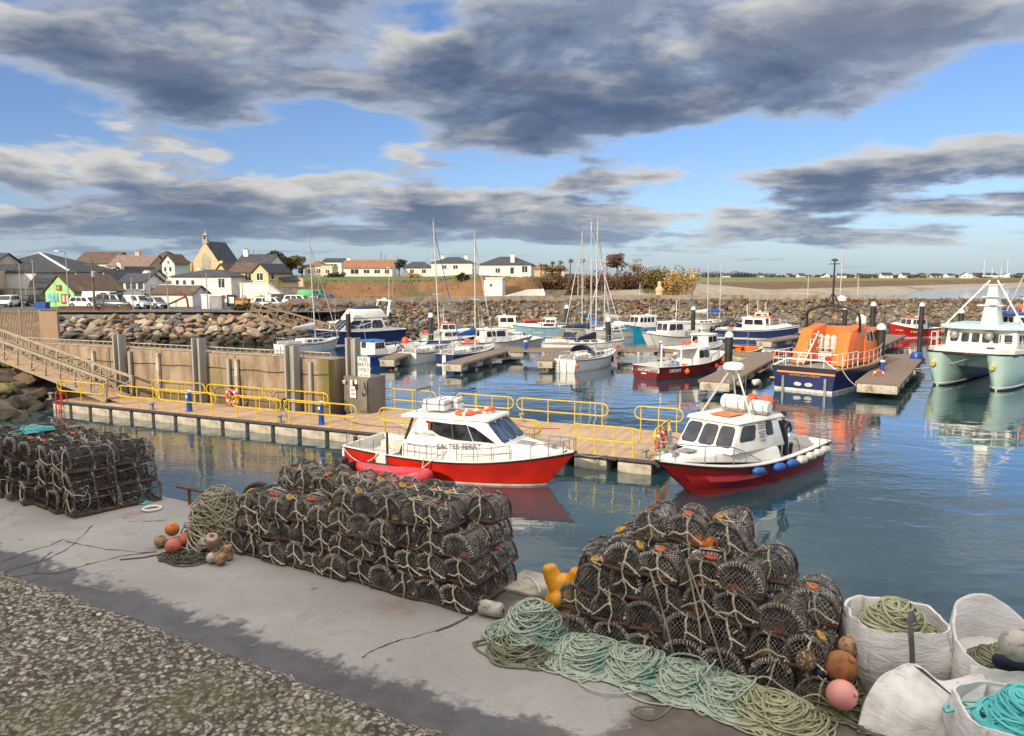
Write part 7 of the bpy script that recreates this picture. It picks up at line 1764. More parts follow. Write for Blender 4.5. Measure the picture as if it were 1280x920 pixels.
# vehicles
def car(label, px, Y, L, Wd, H, mat_, rz, van=False, z=3.22, cat='car', name=None):
    p = D(px, 400, Y); t = thing(name or ('parked_van' if van else 'parked_car'), label, cat, (p.x, Y, z), R(rz), 'vehicles parked along the harbour road')
    hb = H * .52; mb = MB()
    mb.hexa([V((-L / 2, -Wd / 2, .25)), V((L / 2, -Wd / 2, .25)), V((L / 2, Wd / 2, .25)), V((-L / 2, Wd / 2, .25)), V((-L / 2 + .05, -Wd / 2, hb)), V((L / 2 - .18, -Wd / 2 + .04, hb - .12)), V((L / 2 - .18, Wd / 2 - .04, hb - .12)), V((-L / 2 + .05, Wd / 2, hb))])
    bd = mb.build('body', MT[mat_], t, bevel=.09)
    x0, x1 = -L / 2 + .08, (L * .22 if not van else L * .28); e = .1
    q = [V((x0, -Wd / 2 + .03, hb - .05)), V((x1 + .55, -Wd / 2 + .06, hb - .1)), V((x1 + .55, Wd / 2 - .06, hb - .1)), V((x0, Wd / 2 - .03, hb - .05)), V((x0 + (.12 if van else .4), -Wd / 2 + .18, H)), V((x1 - .15, -Wd / 2 + .2, H - .02)), V((x1 - .15, Wd / 2 - .2, H - .02)), V((x0 + (.12 if van else .4), Wd / 2 - .18, H))]
    mb = MB(); mb.hexa(q); cb = mb.build('cabin', MT[mat_], t, bevel=.06)
    for f, a0, a1 in (('starboard', .08, .34), ('starboard', .38, .62), ('starboard', .66, .9), ('port', .08, .34), ('port', .38, .62), ('port', .66, .9), ('front', .06, .94), ('aft', .08, .92)):
        if van and a1 < .63 and f in ('starboard', 'port'): continue
        window(cb, [q[i] for i in FACES[f]], a0, a1, .28, .88, frame='dark_trim', fw=.02)
    for x in (-L * .30, L * .31):
        for s_ in (1, -1):
            T = Matrix.Translation((x, s_ * (Wd / 2 - .06), .33)) @ Matrix.Rotation(pi / 2, 4, 'X'); mb = MB(); mb.lathe([(.33, -.1), (.33, .1)], 16, (0, 0, 0), T, 0); mb.lathe([(.18, -.115), (.18, .115)], 12, (0, 0, 0), T, 1); mb.build('wheel', [MT['tyre'], MT['steel']], t)
    for s_ in (1, -1):
        MB().box((L / 2 - .06, s_ * Wd * .36, hb - .28), (.1, .34, .16)).build('headlight', MT['white_grp'], t); MB().box((-L / 2 + .02, s_ * Wd * .40, hb - .2), (.1, .2, .3)).build('tail_light', MT['red_plastic'], t)
    MB().box((L / 2, 0, .38), (.1, Wd * .8, .16)).build('bumper', MT['dark_trim'], t)
for a in (('white estate car with dark windows at the far left of the road', 12, 103, 4.0, 1.8, 1.55, 'car_white', -80), ('black car with windscreen facing the harbour, beneath the awning', 36, 106, 4.2, 1.8, 1.5, 'car_black', -85),
          ('large white van with long roof behind the grey off-roader', 131, 100.5, 5.2, 1.95, 2.1, 'car_white', -8, True), ('grey off-road car in front of the white van', 144, 97, 4.6, 1.9, 1.85, 'car_grey', -8), ('white small van between grey off-roader and silver car', 170, 97.5, 4.2, 1.8, 1.7, 'car_white', -18, True),
          ('silver hatchback at the right end of the parked row', 192, 98, 4.1, 1.75, 1.45, 'car_silver', -20), ('white hatchback half hidden by the wooden pole', 108, 99, 4.0, 1.75, 1.45, 'car_white', -10),
          ('white saloon parked behind the far gangway railing', 338, 98, 4.2, 1.8, 1.4, 'car_white', 5), ('black car parked by the stone retaining wall', 352, 112, 4.2, 1.8, 1.5, 'car_black', 0), ('white car parked right of the black one by the stone wall', 374, 108, 4.3, 1.8, 1.45, 'car_white', -8), ('blue grey car beside the green lorry', 407, 106, 4.3, 1.8, 1.6, 'car_blue', -6)):
    car(*a)
car('green covered lorry parked between white and blue grey cars', 393, 109, 4.4, 2.0, 2.2, 'truck_green', -4, True, cat='lorry', name='parked_lorry')
t = thing('skip_bin', 'blue lidded bin behind the slatted fence', 'bin', (D(54, 400, 92).x, 92, 3.2)); MB().box((0, 0, .6), (1.3, .9, .7), top=1.08).build('body', MT['blue_plastic'], t); MB().box((0, 0, .98), (1.45, 1.0, .08)).build('lid', MT['blue_plastic'], t)
# poles and lamps
def pole(px, py0, py1, Y, label, lamp=False, r=.08, mat_='lamp_pole', cross=False):
    a = D(px, py0, Y); b_ = D(px, py1, Y); h = b_.z - a.z
    t = thing('light_pole' if lamp else 'pole', label, 'street lamp' if lamp else 'pole', a, 0, 'poles along the harbour road')
    MB().tube([(0, 0, -1), (0, 0, h)], [r, r * .65], 8).build('post', MT[mat_], t, smooth=60)
    if lamp: MB().tube(smooth_path([(0, 0, h - .1), (-.1, -.2, h + .15), (-.5, -.6, h + .2)], 4), .04, 6).build('arm', MT[mat_], t); MB().box((-.62, -.7, h + .2), (.5, .25, .12)).build('lamp_head', MT['trim_white'], t)
    if cross: MB().box((0, -.1, h - .5), (1.4, .1, .12)).build('crossarm', MT['wood_pole'], t); MB().lathe([(.28, 0), (.3, .6), (.22, .7)], 10, (.3, -.3, h - 1.9)).build('transformer', MT['galv'], t)
for a in ((28, 388, 329, 100, 'plain pale pole at the far left before the cream hall', False), (34, 385, 341, 108, 'short pale pole just right of the first pole', False), (45, 390, 324, 95, 'pale pole beside the blue bin', False), (87, 392, 316, 93, 'tall lamp post before the green gabled shop', True),
          (167, 393, 346, 91, 'pale pole left of the silver hatchback', False), (189, 393, 344, 91, 'pale pole right of the silver hatchback', False), (211, 395, 340, 90.5, 'thicker pale pole left of the old anchor', False), (260, 392, 338, 94, 'pole with seaweed-like bracket in front of the church', True), (304, 392, 352, 94, 'slim pole above the orange timber kiosk', False),
          (491, 382, 336, 140, 'slim lamp post on the road beneath the cliff', True), (399, 384, 340, 112, 'slim pole beside the blue grey car', False), (729, 372, 341, 150, 'stubby navigation post below the brambles', False)): pole(*a)
pole(119, 394, 326, 92, 'stout wooden pole carrying a transformer and crossarm', False, .16, 'wood_pole', True)
for px, py in ((477, 313), (482, 318), (497, 320), (528, 330), (318, 312), (324, 315)): pole(px, 345, py, 230, f'thin utility pole standing {"between" if px < 400 else "behind"} the {"church and pine trees" if px < 330 else "orange-roofed bungalow" if px < 500 else "large white house"}', False, .11, 'wood_pole')
t = thing('beacon_post', 'squat tan beacon post on the beach end of the breakwater', 'beacon', (D(824, 380, 118).x, 118, 1.5)); MB().lathe([(.6, 0), (.55, 3.4), (.62, 3.5), (.62, 3.9), (.3, 4.2), (.3, 4.9), (.1, 5.0)], 10).build('post', MT['church_stone'], t)
# trees and scrub
def leaf_mat(name, c1, c2):
    m, nt, b = newmat(name); g_ = nt.n('ShaderNodeNewGeometry'); oi = nt.n('ShaderNodeObjectInfo')
    setin(nt, b, 'Base Color', nt.mix(g_.outputs['Random Per Island'], c1 + (1,), c2 + (1,))); b.inputs['Roughness'].default_value = .8
    MT[name] = m
leaf_mat('leaf_dark', (.020, .026, .010), (.055, .055, .020)); leaf_mat('leaf_olive', (.09, .075, .015), (.15, .12, .03)); leaf_mat('leaf_brown', (.07, .030, .014), (.15, .075, .03)); leaf_mat('leaf_gold', (.30, .19, .06), (.46, .31, .11)); leaf_mat('leaf_green', (.05, .075, .02), (.10, .12, .035)); leaf_mat('leaf_far', (.030, .034, .022), (.065, .064, .04)); leaf_mat('twig_grey', (.16, .12, .09), (.24, .19, .14))
P('bark', (.09, .065, .045), (.06, .045, .03), 3, .9)
def leaves(mb, c, rad, n, size, seed, flat=.8):
    r_ = random.Random(seed)
    for i in range(n):
        while True:
            p = V((r_.uniform(-1, 1), r_.uniform(-1, 1), r_.uniform(-1, 1)))
            if .25 < p.length < 1: break
        p = V((p.x * rad[0], p.y * rad[1], p.z * rad[2])) + V(c); s_ = size * r_.uniform(.6, 1.5)
        a = V((r_.gauss(0, 1), r_.gauss(0, 1), r_.gauss(0, 1))).normalized(); b_ = a.orthogonal().normalized()
        mb.add([p - a * s_, p - b_ * s_ * .6, p + a * s_, p + b_ * s_ * .6], [(0, 1, 2, 3)])
def tree(px, Y, zb, h, w_, leaf, label, seed, n=900, trunk=.35, clumps=9, size=.3, group=None, name='tree'):
    r_ = random.Random(seed); t = thing(name, label, 'tree', (D(px, 400, Y).x, Y, zb), 0, group)
    tb = MB(); tb.tube([(0, 0, -.5), (.1, 0, h * trunk), (0, .1, h * .75)], [h * .035, h * .028, h * .01], 7); cr = MB()
    for k in range(clumps):
        a = r_.uniform(0, 6.3); f = r_.uniform(.2, 1); zz = h * (trunk + (1 - trunk) * r_.uniform(.15, .88)); c_ = V((cos(a) * w_ * .5 * f * .75, sin(a) * w_ * .5 * f * .75, zz))
        tb.tube([(0, 0, h * trunk * r_.uniform(.8, 1.4)), c_ * .6 + V((0, 0, zz * .38)), c_], [h * .016, h * .01, h * .004], 5)
        leaves(cr, c_, (w_ * .24, w_ * .24, h * .13), n // clumps, size, seed * 31 + k)
    tb.build('trunk', MT['bark'], t); cr.build('crown', MT[leaf], t); return t
def bush(px, Y, zb, w_, h, leaf, label, seed, n=420, size=.22, name='bush', cat='bush', group=None, d=None):
    r_ = random.Random(seed); t = thing(name, label, cat, (D(px, 400, Y).x, Y, zb), 0, group); cr = MB(); sm = MB()
    for k in range(8):
        c_ = V((r_.uniform(-.4, .4) * w_, r_.uniform(-.4, .4) * (d or w_ * .7), h * r_.uniform(.2, .7))); leaves(cr, c_, (w_ * .24, (d or w_ * .7) * .24, h * .32), n // 8, size, seed * 17 + k)
        sm.tube([(c_.x * .3, c_.y * .3, -.4), tuple(c_)], [.07, .03], 5)
    sm.build('stem', MT['bark'], t); cr.build('foliage', MT[leaf], t); return t
tree(346, 182, 6.6, 6.4, 7.5, 'leaf_dark', 'dark spreading pine left of the pair above the white walls', 3, 1600, .3, 14, .3)
tree(366, 186, 6.6, 5.6, 6.0, 'leaf_olive', 'olive yellow pine right of the pair above the white walls', 4, 1300, .3, 12, .28)
tree(379, 190, 6.8, 5.4, 2.6, 'leaf_brown', 'narrow brown-topped conifer beside the olive pine', 5, 500, .2, 7, .22)
tree(500, 205, 7.4, 4.6, 4.0, 'leaf_dark', 'dark tree behind the right end of the orange-roofed bungalow', 6, 600, .2, 8, .25)
tree(770, 190, 7.4, 5.6, 6.4, 'leaf_brown', 'broad round-topped brown tree above the brambles', 7, 900, .35, 11, .26)
tree(792, 186, 7.0, 4.4, 5.5, 'twig_grey', 'bare twiggy tree right of the round-topped tree', 8, 420, .3, 10, .2)
for k, (px, h) in enumerate(((700, 4.2), (712, 4.8), (727, 4.9), (690, 4.0), (655, 3.4), (665, 3.0), (676, 3.2), (682, 2.8))):
    t = thing('palm_tree', ('short', 'tall', 'taller', 'slim', 'small', 'low', 'stubby', 'tiny')[k] + ' cordyline palm ' + ('left of the yacht masts', 'just left of the yacht masts', 'behind the left yacht mast', 'above the right end of the brambles wall', 'nearest the white cliff house', 'second from the white cliff house', 'third from the white cliff house', 'fourth from the white cliff house')[k], 'palm', (D(px, 400, 196).x, 196, 7.6), 0, 'cordyline palms on the skyline')
    MB().tube([(0, 0, -.5), (.1, 0, h * .7)], [.16, .11], 6).build('trunk', MT['bark'], t); mb = MB(); r_ = random.Random(k)
    for i in range(60):
        a = V((r_.gauss(0, 1), r_.gauss(0, 1), r_.gauss(.3, .7))).normalized() * r_.uniform(.6, 1.1); b_ = a.orthogonal().normalized() * .05; c_ = V((.1, 0, h * .7 + .1)); mb.add([c_ - b_, c_ + b_, c_ + a * .7 + b_ * 1.5, c_ + a - V((0, 0, .15))], [(0, 1, 2, 3)])
    mb.build('crown', MT['leaf_olive'], t)
GBR = 'bramble thickets on the bank behind the breakwater'
for k in range(30):
    px = 684 + k * 5.2 + rng.uniform(-3, 3); Y = rng.uniform(156, 176); h = rng.uniform(2.4, 4.6) * (1.25 if 745 < px < 810 else .9)
    X_ = D(px, 400, Y).x
    bush(px, Y, land(X_, Y) - .3, rng.uniform(4.5, 7), h, 'leaf_brown', 'russet bramble thicket on the bank between the cliff house and the golden bush', 100 + k, 360, .27, 'bramble_thicket', 'thicket', GBR)
bush(845, 150, 3.0, 7.5, 6.0, 'leaf_gold', 'big golden bush at the seaward end of the bramble bank', 61, 2200, .2)
bush(833, 156, 3.0, 6, 6.6, 'leaf_olive', 'tall olive bush just left of the golden bush', 62, 1300, .22); bush(818, 160, 3.4, 6, 6.2, 'leaf_olive', 'olive green bush next to the russet brambles', 63, 1200, .22)
for k, (px, Y, w_, h, lf, lab) in enumerate(((205, 108, 5.5, 2.6, 'leaf_dark', 'dark green bush behind the silver hatchback'), (198, 104, 4, 1.4, 'leaf_green', 'low green bush right of the silver hatchback'), (240, 109, 4, 2.2, 'leaf_gold', 'golden brown shrub behind the white shed'), (299, 104, 2.6, 1.9, 'leaf_gold', 'golden brown shrub behind the orange kiosk'), (330, 108, 2.4, 1.8, 'leaf_gold', 'golden brown shrub behind the double sign'), (345, 106, 2.0, 1.6, 'leaf_gold', 'small golden shrub at the foot of the white steps'), (306, 90.5, 2.4, 1.2, 'leaf_dark', 'dark green bush on the riprap at the gangway head'), (384, 96, 3.4, 1.1, 'leaf_dark', 'low dark shrub below the far car park'), (398, 97, 4.5, 1.0, 'leaf_brown', 'red brown scrub below the green lorry'), (440, 101, 6, .9, 'leaf_brown', 'red brown scrub along the breakwater top above the cruiser'), (258, 119, 1.6, 1.8, 'leaf_dark', 'small dark tree before the long white house'), (335, 150, 8, 1.5, 'leaf_brown', 'brown hedge between yellow house and pines'), (360, 160, 9, 1.6, 'leaf_brown', 'brown hedge under the olive pine'), (421, 178, 5, 1.5, 'leaf_dark', 'clipped dark hedge between the cream and orange-roofed bungalows'), (520, 175, 3, 1.3, 'leaf_gold', 'yellow shrub in front of the small white house'), (225, 160, 5, 2.4, 'leaf_dark', 'dark bush to the left of the church gable'), (690, 190, 7, 2.2, 'leaf_dark', 'dark shrubbery beneath the palms'), (740, 192, 8, 2.4, 'leaf_green', 'green shrubbery behind the yacht masts'), (581, 152, 3, 1.4, 'leaf_dark', 'dark shrub at the cliff foot left of the white wall'))):
    X_ = D(px, 400, Y).x; bush(px, Y, max(land(X_, Y), 2.4) - .2, w_, h, lf, lab, 200 + k, 340, .16 if Y < 125 else .24)
# tufts of scrub on the cliff face and beach bank (ground cover)
mb = MB(); r_ = random.Random(5)
for i in range(2600):
    px = r_.uniform(345, 690); Y = r_.uniform(143, 158); X_ = D(px, 400, Y).x; z = land(X_, Y)
    if r_.random() < .5 and mnoise.noise(V((X_ * .12, z * .4, 2))) < 0: continue
    s_ = r_.uniform(.1, .3); a = V((r_.gauss(0, 1), r_.gauss(0, .6), abs(r_.gauss(.6, .6)))).normalized(); b_ = a.orthogonal().normalized(); c_ = V((X_, Y - .1, z + .08)); mb.add([c_ - b_ * s_ * .5, c_ + b_ * s_ * .5, c_ + a * s_ * 1.4], [(0, 1, 2)])
struct(mb.build('cliff_scrub', MT['leaf_olive']), 'stuff')
# the far shore: a hedge line, and its scattered houses
mb = MB(); r_ = random.Random(9)
for i in range(150):
    px = r_.uniform(835, 1330); Y = r_.uniform(900, 1500); c_ = D(px, 400, Y); z = land(c_.x, Y); s_ = r_.uniform(.6, 1.3) * (1.5 if px < 960 else 1)
    leaves(mb, (c_.x, Y, z + 2.2 * s_), (8 * s_, 5, 2.6 * s_), 110, 1.0, 900 + i)
struct(mb.build('treeline', MT['leaf_far']), 'stuff')
fars = [(862, 3), (905, 3.5), (948, 3), (968, 3), (985, 3.2), (1000, 3), (1030, 3), (1048, 4), (1072, 3), (1093, 6), (1105, 5), (1130, 4.5), (1152, 6), (1166, 5), (1186, 4), (1202, 4.5), (1218, 5), (1236, 6), (1254, 5), (1272, 4)]
for k, (px, wpx) in enumerate(fars):
    Y = 860 + 60 * (k % 5); w_ = wpx * 2.6 * Y / 960; c_ = D(px, 400, Y)
    t = bldg('small pale house with dark roof on the low far shore skyline', px - wpx, Y, land(c_.x, Y), w_, 9, 3.0, 3.0, rng.uniform(-20, 20), 'x' if k % 3 else 'y', 'render_white' if k % 4 else 'render_cream', 'roof_slate', wins=((w_ * .3, 1.6, 1.6, 1.2), (w_ * .7, 1.6, 1.6, 1.2)))
    t['group'] = 'houses on the far shore'
pole(1254, 347, 324, 900, 'tall thin mast on the far shore skyline', False, .4)
# ------------------------------------------------------------------ lobster pots
P('pot_tube', (.045, .037, .032), (.12, .095, .075), 14, .85, c3=(.34, .30, .25), s3=9, lo3=.52, hi3=.7, bump=.4, bscale=40, rnd=.3)
P('pot_rust', (.13, .06, .032), (.07, .042, .028), 12, .9, c3=(.035, .03, .026), s3=6, bump=.4, bscale=40)
P('pot_net', (.19, .168, .142), (.37, .325, .265), 9, .9, c3=(.50, .45, .37), s3=5, lo3=.55, hi3=.75, rnd=.35)
P('pot_net_dark', (.05, .044, .04), (.10, .088, .075), 9, .9, c3=(.22, .20, .17), s3=5, lo3=.6, hi3=.75)
P('pot_whip', (.50, .47, .40), (.22, .20, .175), 30, .9, rnd=.3)
P('bridle_cream', (.60, .54, .40), (.42, .36, .25), 22, .85, rnd=.2)
P('eye_orange', (.62, .16, .045), (.45, .12, .05), 20, .7); P('eye_yellow', (.58, .32, .06), (.42, .24, .06), 20, .7); P('eye_red', (.52, .075, .045), (.38, .07, .04), 20, .7)
def pot_variant(seed, Wd, L, H, net_n=13, bridle=True, eye=None, net='pot_net'):
    r_ = random.Random(seed); t = bpy.data.objects.new('lobster_pot', None); col.objects.link(t)
    j = lambda s_: r_.gauss(0, s_)
    def arc(y, k=1.0, n=12, jit=.004):
        pts = []
        for i in range(n + 1):
            a = pi * i / n; x = -cos(a); z = max(0.0, sin(a))
            x = math.copysign(abs(x) ** .8, x); z = z ** .72
            pts.append(V((x * Wd / 2 * k + j(jit), y + j(jit), .03 + z * (H - .05) * k + j(jit))))
        return pts
    ys = [-L / 2 + .02, 0.02, L / 2 - .02]
    base = [(-Wd / 2, -L / 2, .022), (Wd / 2, -L / 2, .022), (Wd / 2, L / 2, .022), (-Wd / 2, L / 2, .022)]
    mb = MB(); mb.tube([V(base[k]).lerp(V(base[(k + 1) % 4]), f) + V((0, 0, j(.004))) for k in range(4) for f in (0, .25, .5, .75)], .019, 6, closed=True)
    for y in (-L * .17, L * .17): mb.tube([(-Wd / 2, y, .02), (Wd / 2, y, .02)], .012, 5)
    mb.build('base_frame', MT['pot_rust'], t, smooth=60)
    for y in ys: MB().tube(arc(y), .017, 6).build('hoop', MT['pot_tube'], t, smooth=60)
    mb = MB()
    for x, z in ((0, H - .02), (-Wd * .42, H * .62), (Wd * .42, H * .62)): mb.tube([(x + j(.004), -L / 2, z), (x + j(.008), 0, z + j(.006)), (x + j(.004), L / 2, z)], .010, 5)
    mb.build('side_bar', MT['pot_tube'], t, smooth=60)
    for y in (ys[0], ys[2]) if r_.random() < .7 else (ys[1],):            # rope lashed round the hoops
        mb = MB()
        A = arc(y, 1, 26, .001)
        a0 = r_.randrange(0, 5)
        for i in range(a0, min(26, a0 + r_.randrange(12, 24))):
            p = A[i]; q = A[i + 1]; d = (q - p).normalized(); u_ = d.orthogonal().normalized(); v_ = d.cross(u_)
            mb.tube([p + (u_ * cos(a) + v_ * sin(a)) * .021 + d * .002 * k for k, a in enumerate([2 * pi * k / 6 for k in range(7)])], .0055, 3, caps=False)
        mb.build('lashing', MT['pot_whip'], t)
    # netting, knotted in diamonds over the body and the two ends
    mb = MB(); nv = max(5, int(L / (Wd * 1.6) * net_n)); nu = net_n
    def body_pt(u, v, sag=True):
        a = pi * u; x = -cos(a); z = max(0.0, sin(a)); x = math.copysign(abs(x) ** .8, x); z = max(0, z) ** .72
        s_ = 1 - (.07 * sin(pi * (2 * v % 1)) if sag else 0)
        return V((x * Wd / 2 * s_, -L / 2 + .02 + (L - .04) * v, .03 + z * (H - .055) * s_))
    def strand(f, n, rr=.0034):
        mb.tube([f(i / n) + V((j(.0035), j(.0035), j(.0035))) for i in range(n + 1)], rr, 3, caps=False)
    for k in range(-nv, nu * 2):
        for sg in (1, -1):
            def f(s_, k=k, sg=sg): return body_pt(min(1, max(0, (k / 2 + (s_ if sg > 0 else 1 - s_) * nv / 2) / nu)), s_)
            strand(f, 8)
    for yy in (0.0, 1.0):
        y = -L / 2 + .02 + (L - .04) * yy
        for k in range(-nu, nu):
            for sg in (1, -1):
                pts = []
                for s_ in range(9):
                    z = s_ / 8; x = (k / nu * 2 + sg * z * .9)
                    if abs(x) <= max(0, (1 - z ** 2.6)) ** .6: pts.append(V((x * Wd / 2, y + (.05 * (1 - abs(x)) * (1 - z) if yy == 0 else -.03 * (1 - abs(x)) * (1 - z)) + j(.004), .03 + z * (H - .055))))
                if len(pts) > 1: mb.tube(pts, .0030, 3, caps=False)
    mb.build('netting', MT[net], t)
    mb = MB()                              # inner funnel and the fouled netting that hangs inside
    for k in range(10):
        a = 2 * pi * k / 10; mb.tube([(Wd * .40 * cos(a), -.02 + j(.02), H * .45 + H * .36 * sin(a)), (.06 * cos(a), L * .22 + j(.02), H * .45 + .06 * sin(a))], .004, 3)
    for rr, y in ((.34, .02), (.22, L * .11), (.13, L * .2)): mb.tube([(Wd * rr * cos(2 * pi * k / 10) + j(.006), y + j(.01), H * .45 + H * rr * sin(2 * pi * k / 10)) for k in range(10)], .004, 3, closed=True)
    for k in range(16): x, y = r_.uniform(-.4, .4) * Wd, r_.uniform(-.45, .45) * L; mb.tube(smooth_path([(x, y, .03), (x + j(.05), y + j(.06), H * .3), (x + j(.09), y + j(.09), H * r_.uniform(.3, .8))], 3), .005, 3)
    nf = 9
    for i in range(nf):
        x = -Wd / 2 + Wd * (i + .5) / nf; mb.tube([(x, -L / 2, .03), (x, L / 2, .03)], .006, 3)
    mb.build('inner_funnel', MT['pot_tube'], t)
    if eye:
        a = R(r_.uniform(62, 118)); v_ = r_.uniform(.22, .42); p = body_pt(a / pi, v_, False); nn = V((-cos(a) * 1.2, 0, sin(a))).normalized(); T = Matrix.Translation(p + nn * .008) @ nn.to_track_quat('Z', 'Y').to_matrix().to_4x4()
        mb = MB(); rr = r_.uniform(.042, .062)
        mb.lathe([(rr, -.012), (rr * 1.05, .004), (rr * .75, .012), (rr * .3, .006)], 12, (0, 0, 0), T)
        for k in range(10): q = 2 * pi * k / 10; mb.tube([T @ V((rr * .3 * cos(q), rr * .3 * sin(q), .012)), T @ V((rr * 1.3 * cos(q), rr * 1.3 * sin(q), -.004))], .006, 3)
        mb.build('entrance_eye', MT[eye], t)
    mb = MB()                              # stray ends and weed caught over the netting
    for k in range(4):
        a0, v0 = r_.uniform(.1, .9), r_.uniform(.02, .8); pts = []
        for q in range(5): a0 = min(.97, max(.03, a0 + j(.11))); v0 = min(1, max(0, v0 + r_.uniform(-.05, .16))); pts.append(body_pt(a0, v0, False) * 1.02 + V((0, 0, abs(j(.02)))))
        MB().tube(smooth_path(pts, 4), r_.choice((.004, .006, .008)), 4).build('stray_rope', MT[r_.choice(('pot_whip', 'bridle_cream', 'pot_net'))], t)
    if bridle:
        y = -L / 2 - .012; kx = j(.03); kz = H * r_.uniform(.42, .6); rr = .0085
        mb = MB()
        mb.tube(smooth_path([(kx * .4 + .012, y + .02, H - .01), (kx * .6 + j(.008), y - .006, H * .8), (kx, y - .012, kz)], 4), rr * 1.25, 5)
        mb.tube(smooth_path([(kx, y - .012, kz), (kx + j(.012), y - .008, kz * .5), (kx + j(.02), y, .0), (kx + j(.03), y - .012, -.07)], 4), rr, 5)
        for s_ in (-1, 1):
            if r_.random() < .9: mb.tube(smooth_path([(kx, y - .012, kz + .012), (kx + s_ * Wd * .20, y - .012, kz - .012 - r_.uniform(0, .03)), (kx * .3 + s_ * Wd * .40, y - .006, kz * .52 + j(.015)), (s_ * Wd * .52, y + .01, kz * .42 + j(.02))], 4), rr, 5)
            mb.tube([(kx * .4 + .01, y, H - .012), (s_ * .035, y - .012, H + .028)], rr * .8, 4)
        mb.ball((kx, y - .014, kz), .016, 8); mb.ball((Wd * .42, y - .01, kz * .5), .013, 7)
        mb.build('bridle_rope', MT['bridle_cream'], t, smooth=60)
    for c_ in t.children:                   # knocked about: every mesh of the pot is bent the same way
        for v in c_.data.vertices:
            q = mnoise.noise_vector(v.co * 3.2 + V((seed * 1.7, 0, 0))); k = min(1, v.co.z / .1)
            v.co += V((q.x * .055 * k + v.co.z * ((seed * 37) % 7 - 3) * .022, q.y * .03, q.z * .045 * k))
    return t
EY = ['eye_yellow', 'eye_orange', None, 'eye_red', 'eye_yellow', None, 'eye_orange', 'eye_yellow']
POTS = [pot_variant(300 + i, .37, .50, .30, 10, i != 5, EY[i]) for i in range(8)]
BIGP = [pot_variant(330 + i, .43, .66, .36, 8, i != 1, (None, 'eye_orange', None, None)[i], 'pot_net_dark') for i in range(4)]
used = set()
def place_pot(protos, k, loc, rz, label, group, tilt=.03, big=1.0):
    o = protos[k]
    rot = (rng.gauss(0, tilt), rng.gauss(0, tilt), rz + rng.gauss(0, .04))
    if (id(protos), k) in used: o = dup(o, loc, rot)
    else: used.add((id(protos), k)); o.location = loc; o.rotation_euler = rot
    s_ = rng.uniform(.96, 1.05) * big; o.scale = (s_, s_ * rng.uniform(.96, 1.04), s_ * rng.uniform(.94, 1.05) / big ** .6)
    return tag(o, label, 'lobster pot', group)
ORD = ['first', 'second', 'third', 'fourth', 'fifth', 'sixth', 'seventh', 'eighth', 'ninth', 'tenth', 'eleventh', 'twelfth']
TIER = ['bottom', 'second', 'third', 'top', 'crowning']
# the long middle stack: two rows deep, backs to the water
TP = .272
def mid_z(tier): return QZ + .004 + tier * TP
rows = {0: -1.1 + .25, 1: -.57 + .25}
for tier in range(5):
    for row in (0, 1):
        for i in range(11):
            top_front = 3 if i < 5 else 4
            if row == 0 and tier >= top_front: continue
            if row == 1 and tier >= (4 if i else 3): continue
            if row == 0 and tier == 3 and i == 10: continue
            u = -4.22 + .36 * i + .02 * rng.uniform(-1, 1) + (.05 if tier % 2 else 0) - (.04 * tier if i > 8 else 0) + (.09 * tier if i == 0 else 0)
            n = rows[row] + .035 * tier * (1 if row == 0 else 0) + rng.uniform(-.03, .03)
            place_pot(POTS, rng.randrange(8) if row == 0 else rng.choice((0, 1, 2, 3, 5, 6, 7)), Q(u, n, mid_z(tier) + (.0 if tier == 0 else rng.uniform(-.008, .008))), QANG,
                      f'lobster pot {ORD[i]} from the rope-heap end, {TIER[tier]} tier, {"front" if row == 0 else "back"} row of the long middle stack', 'lobster pots of the long middle stack', .05)
# the right-hand stack, heaped to a ridge
for tier in range(5):
    for row in (0, 1):
        n_ = (7, 7, 6, 4, 0)[tier] if row == 0 else (7, 7, 7, 5, 3)[tier]
        c_ = 1.99 - (.05 * tier)
        if n_ <= 0: continue
        for i in range(n_):
            u = c_ + (i - (n_ - 1) / 2) * .37 + rng.uniform(-.02, .02)
            n = (-.86 if row == 0 else -.34) + (.05 * tier if row == 0 else 0) + rng.uniform(-.03, .03) - .0
            place_pot(POTS, rng.randrange(8), Q(u, n, QZ + .004 + tier * .255), QANG + R(rng.uniform(-5, 5)), f'lobster pot {ORD[i]} from the yellow bollard, {TIER[tier]} tier, {"front" if row == 0 else "back"} row of the ridged stack', 'lobster pots of the ridged stack', .085)
# the left-hand stack of longer pots, turned a little
LA = QANG - R(10); lu = V((cos(QANG), sin(QANG), 0)); la = V((-sin(LA), cos(LA), 0)); C0 = V((-6.72, 11.45, 0))
for tier in range(3):
    for row in (0, 1):
        for i in range(9 if row == 0 else 8):
            if tier == 2 and i == 0 and row == 0: pass
            p = C0 - lu * (.2 + .43 * i + (.12 * tier if i == 0 else .05 * tier)) + la * (.34 + .68 * row + .05 * tier + rng.uniform(-.03, .03)); p.z = QZ + .004 + tier * .31
            place_pot(BIGP, rng.randrange(4), p, LA + R(rng.uniform(-6, 4)), f'longer black pot {ORD[i]} from the right end, {TIER[tier] if tier < 2 else "top"} tier, {"near" if row == 0 else "far"} row of the leftmost stack', 'longer pots of the leftmost stack', .05)
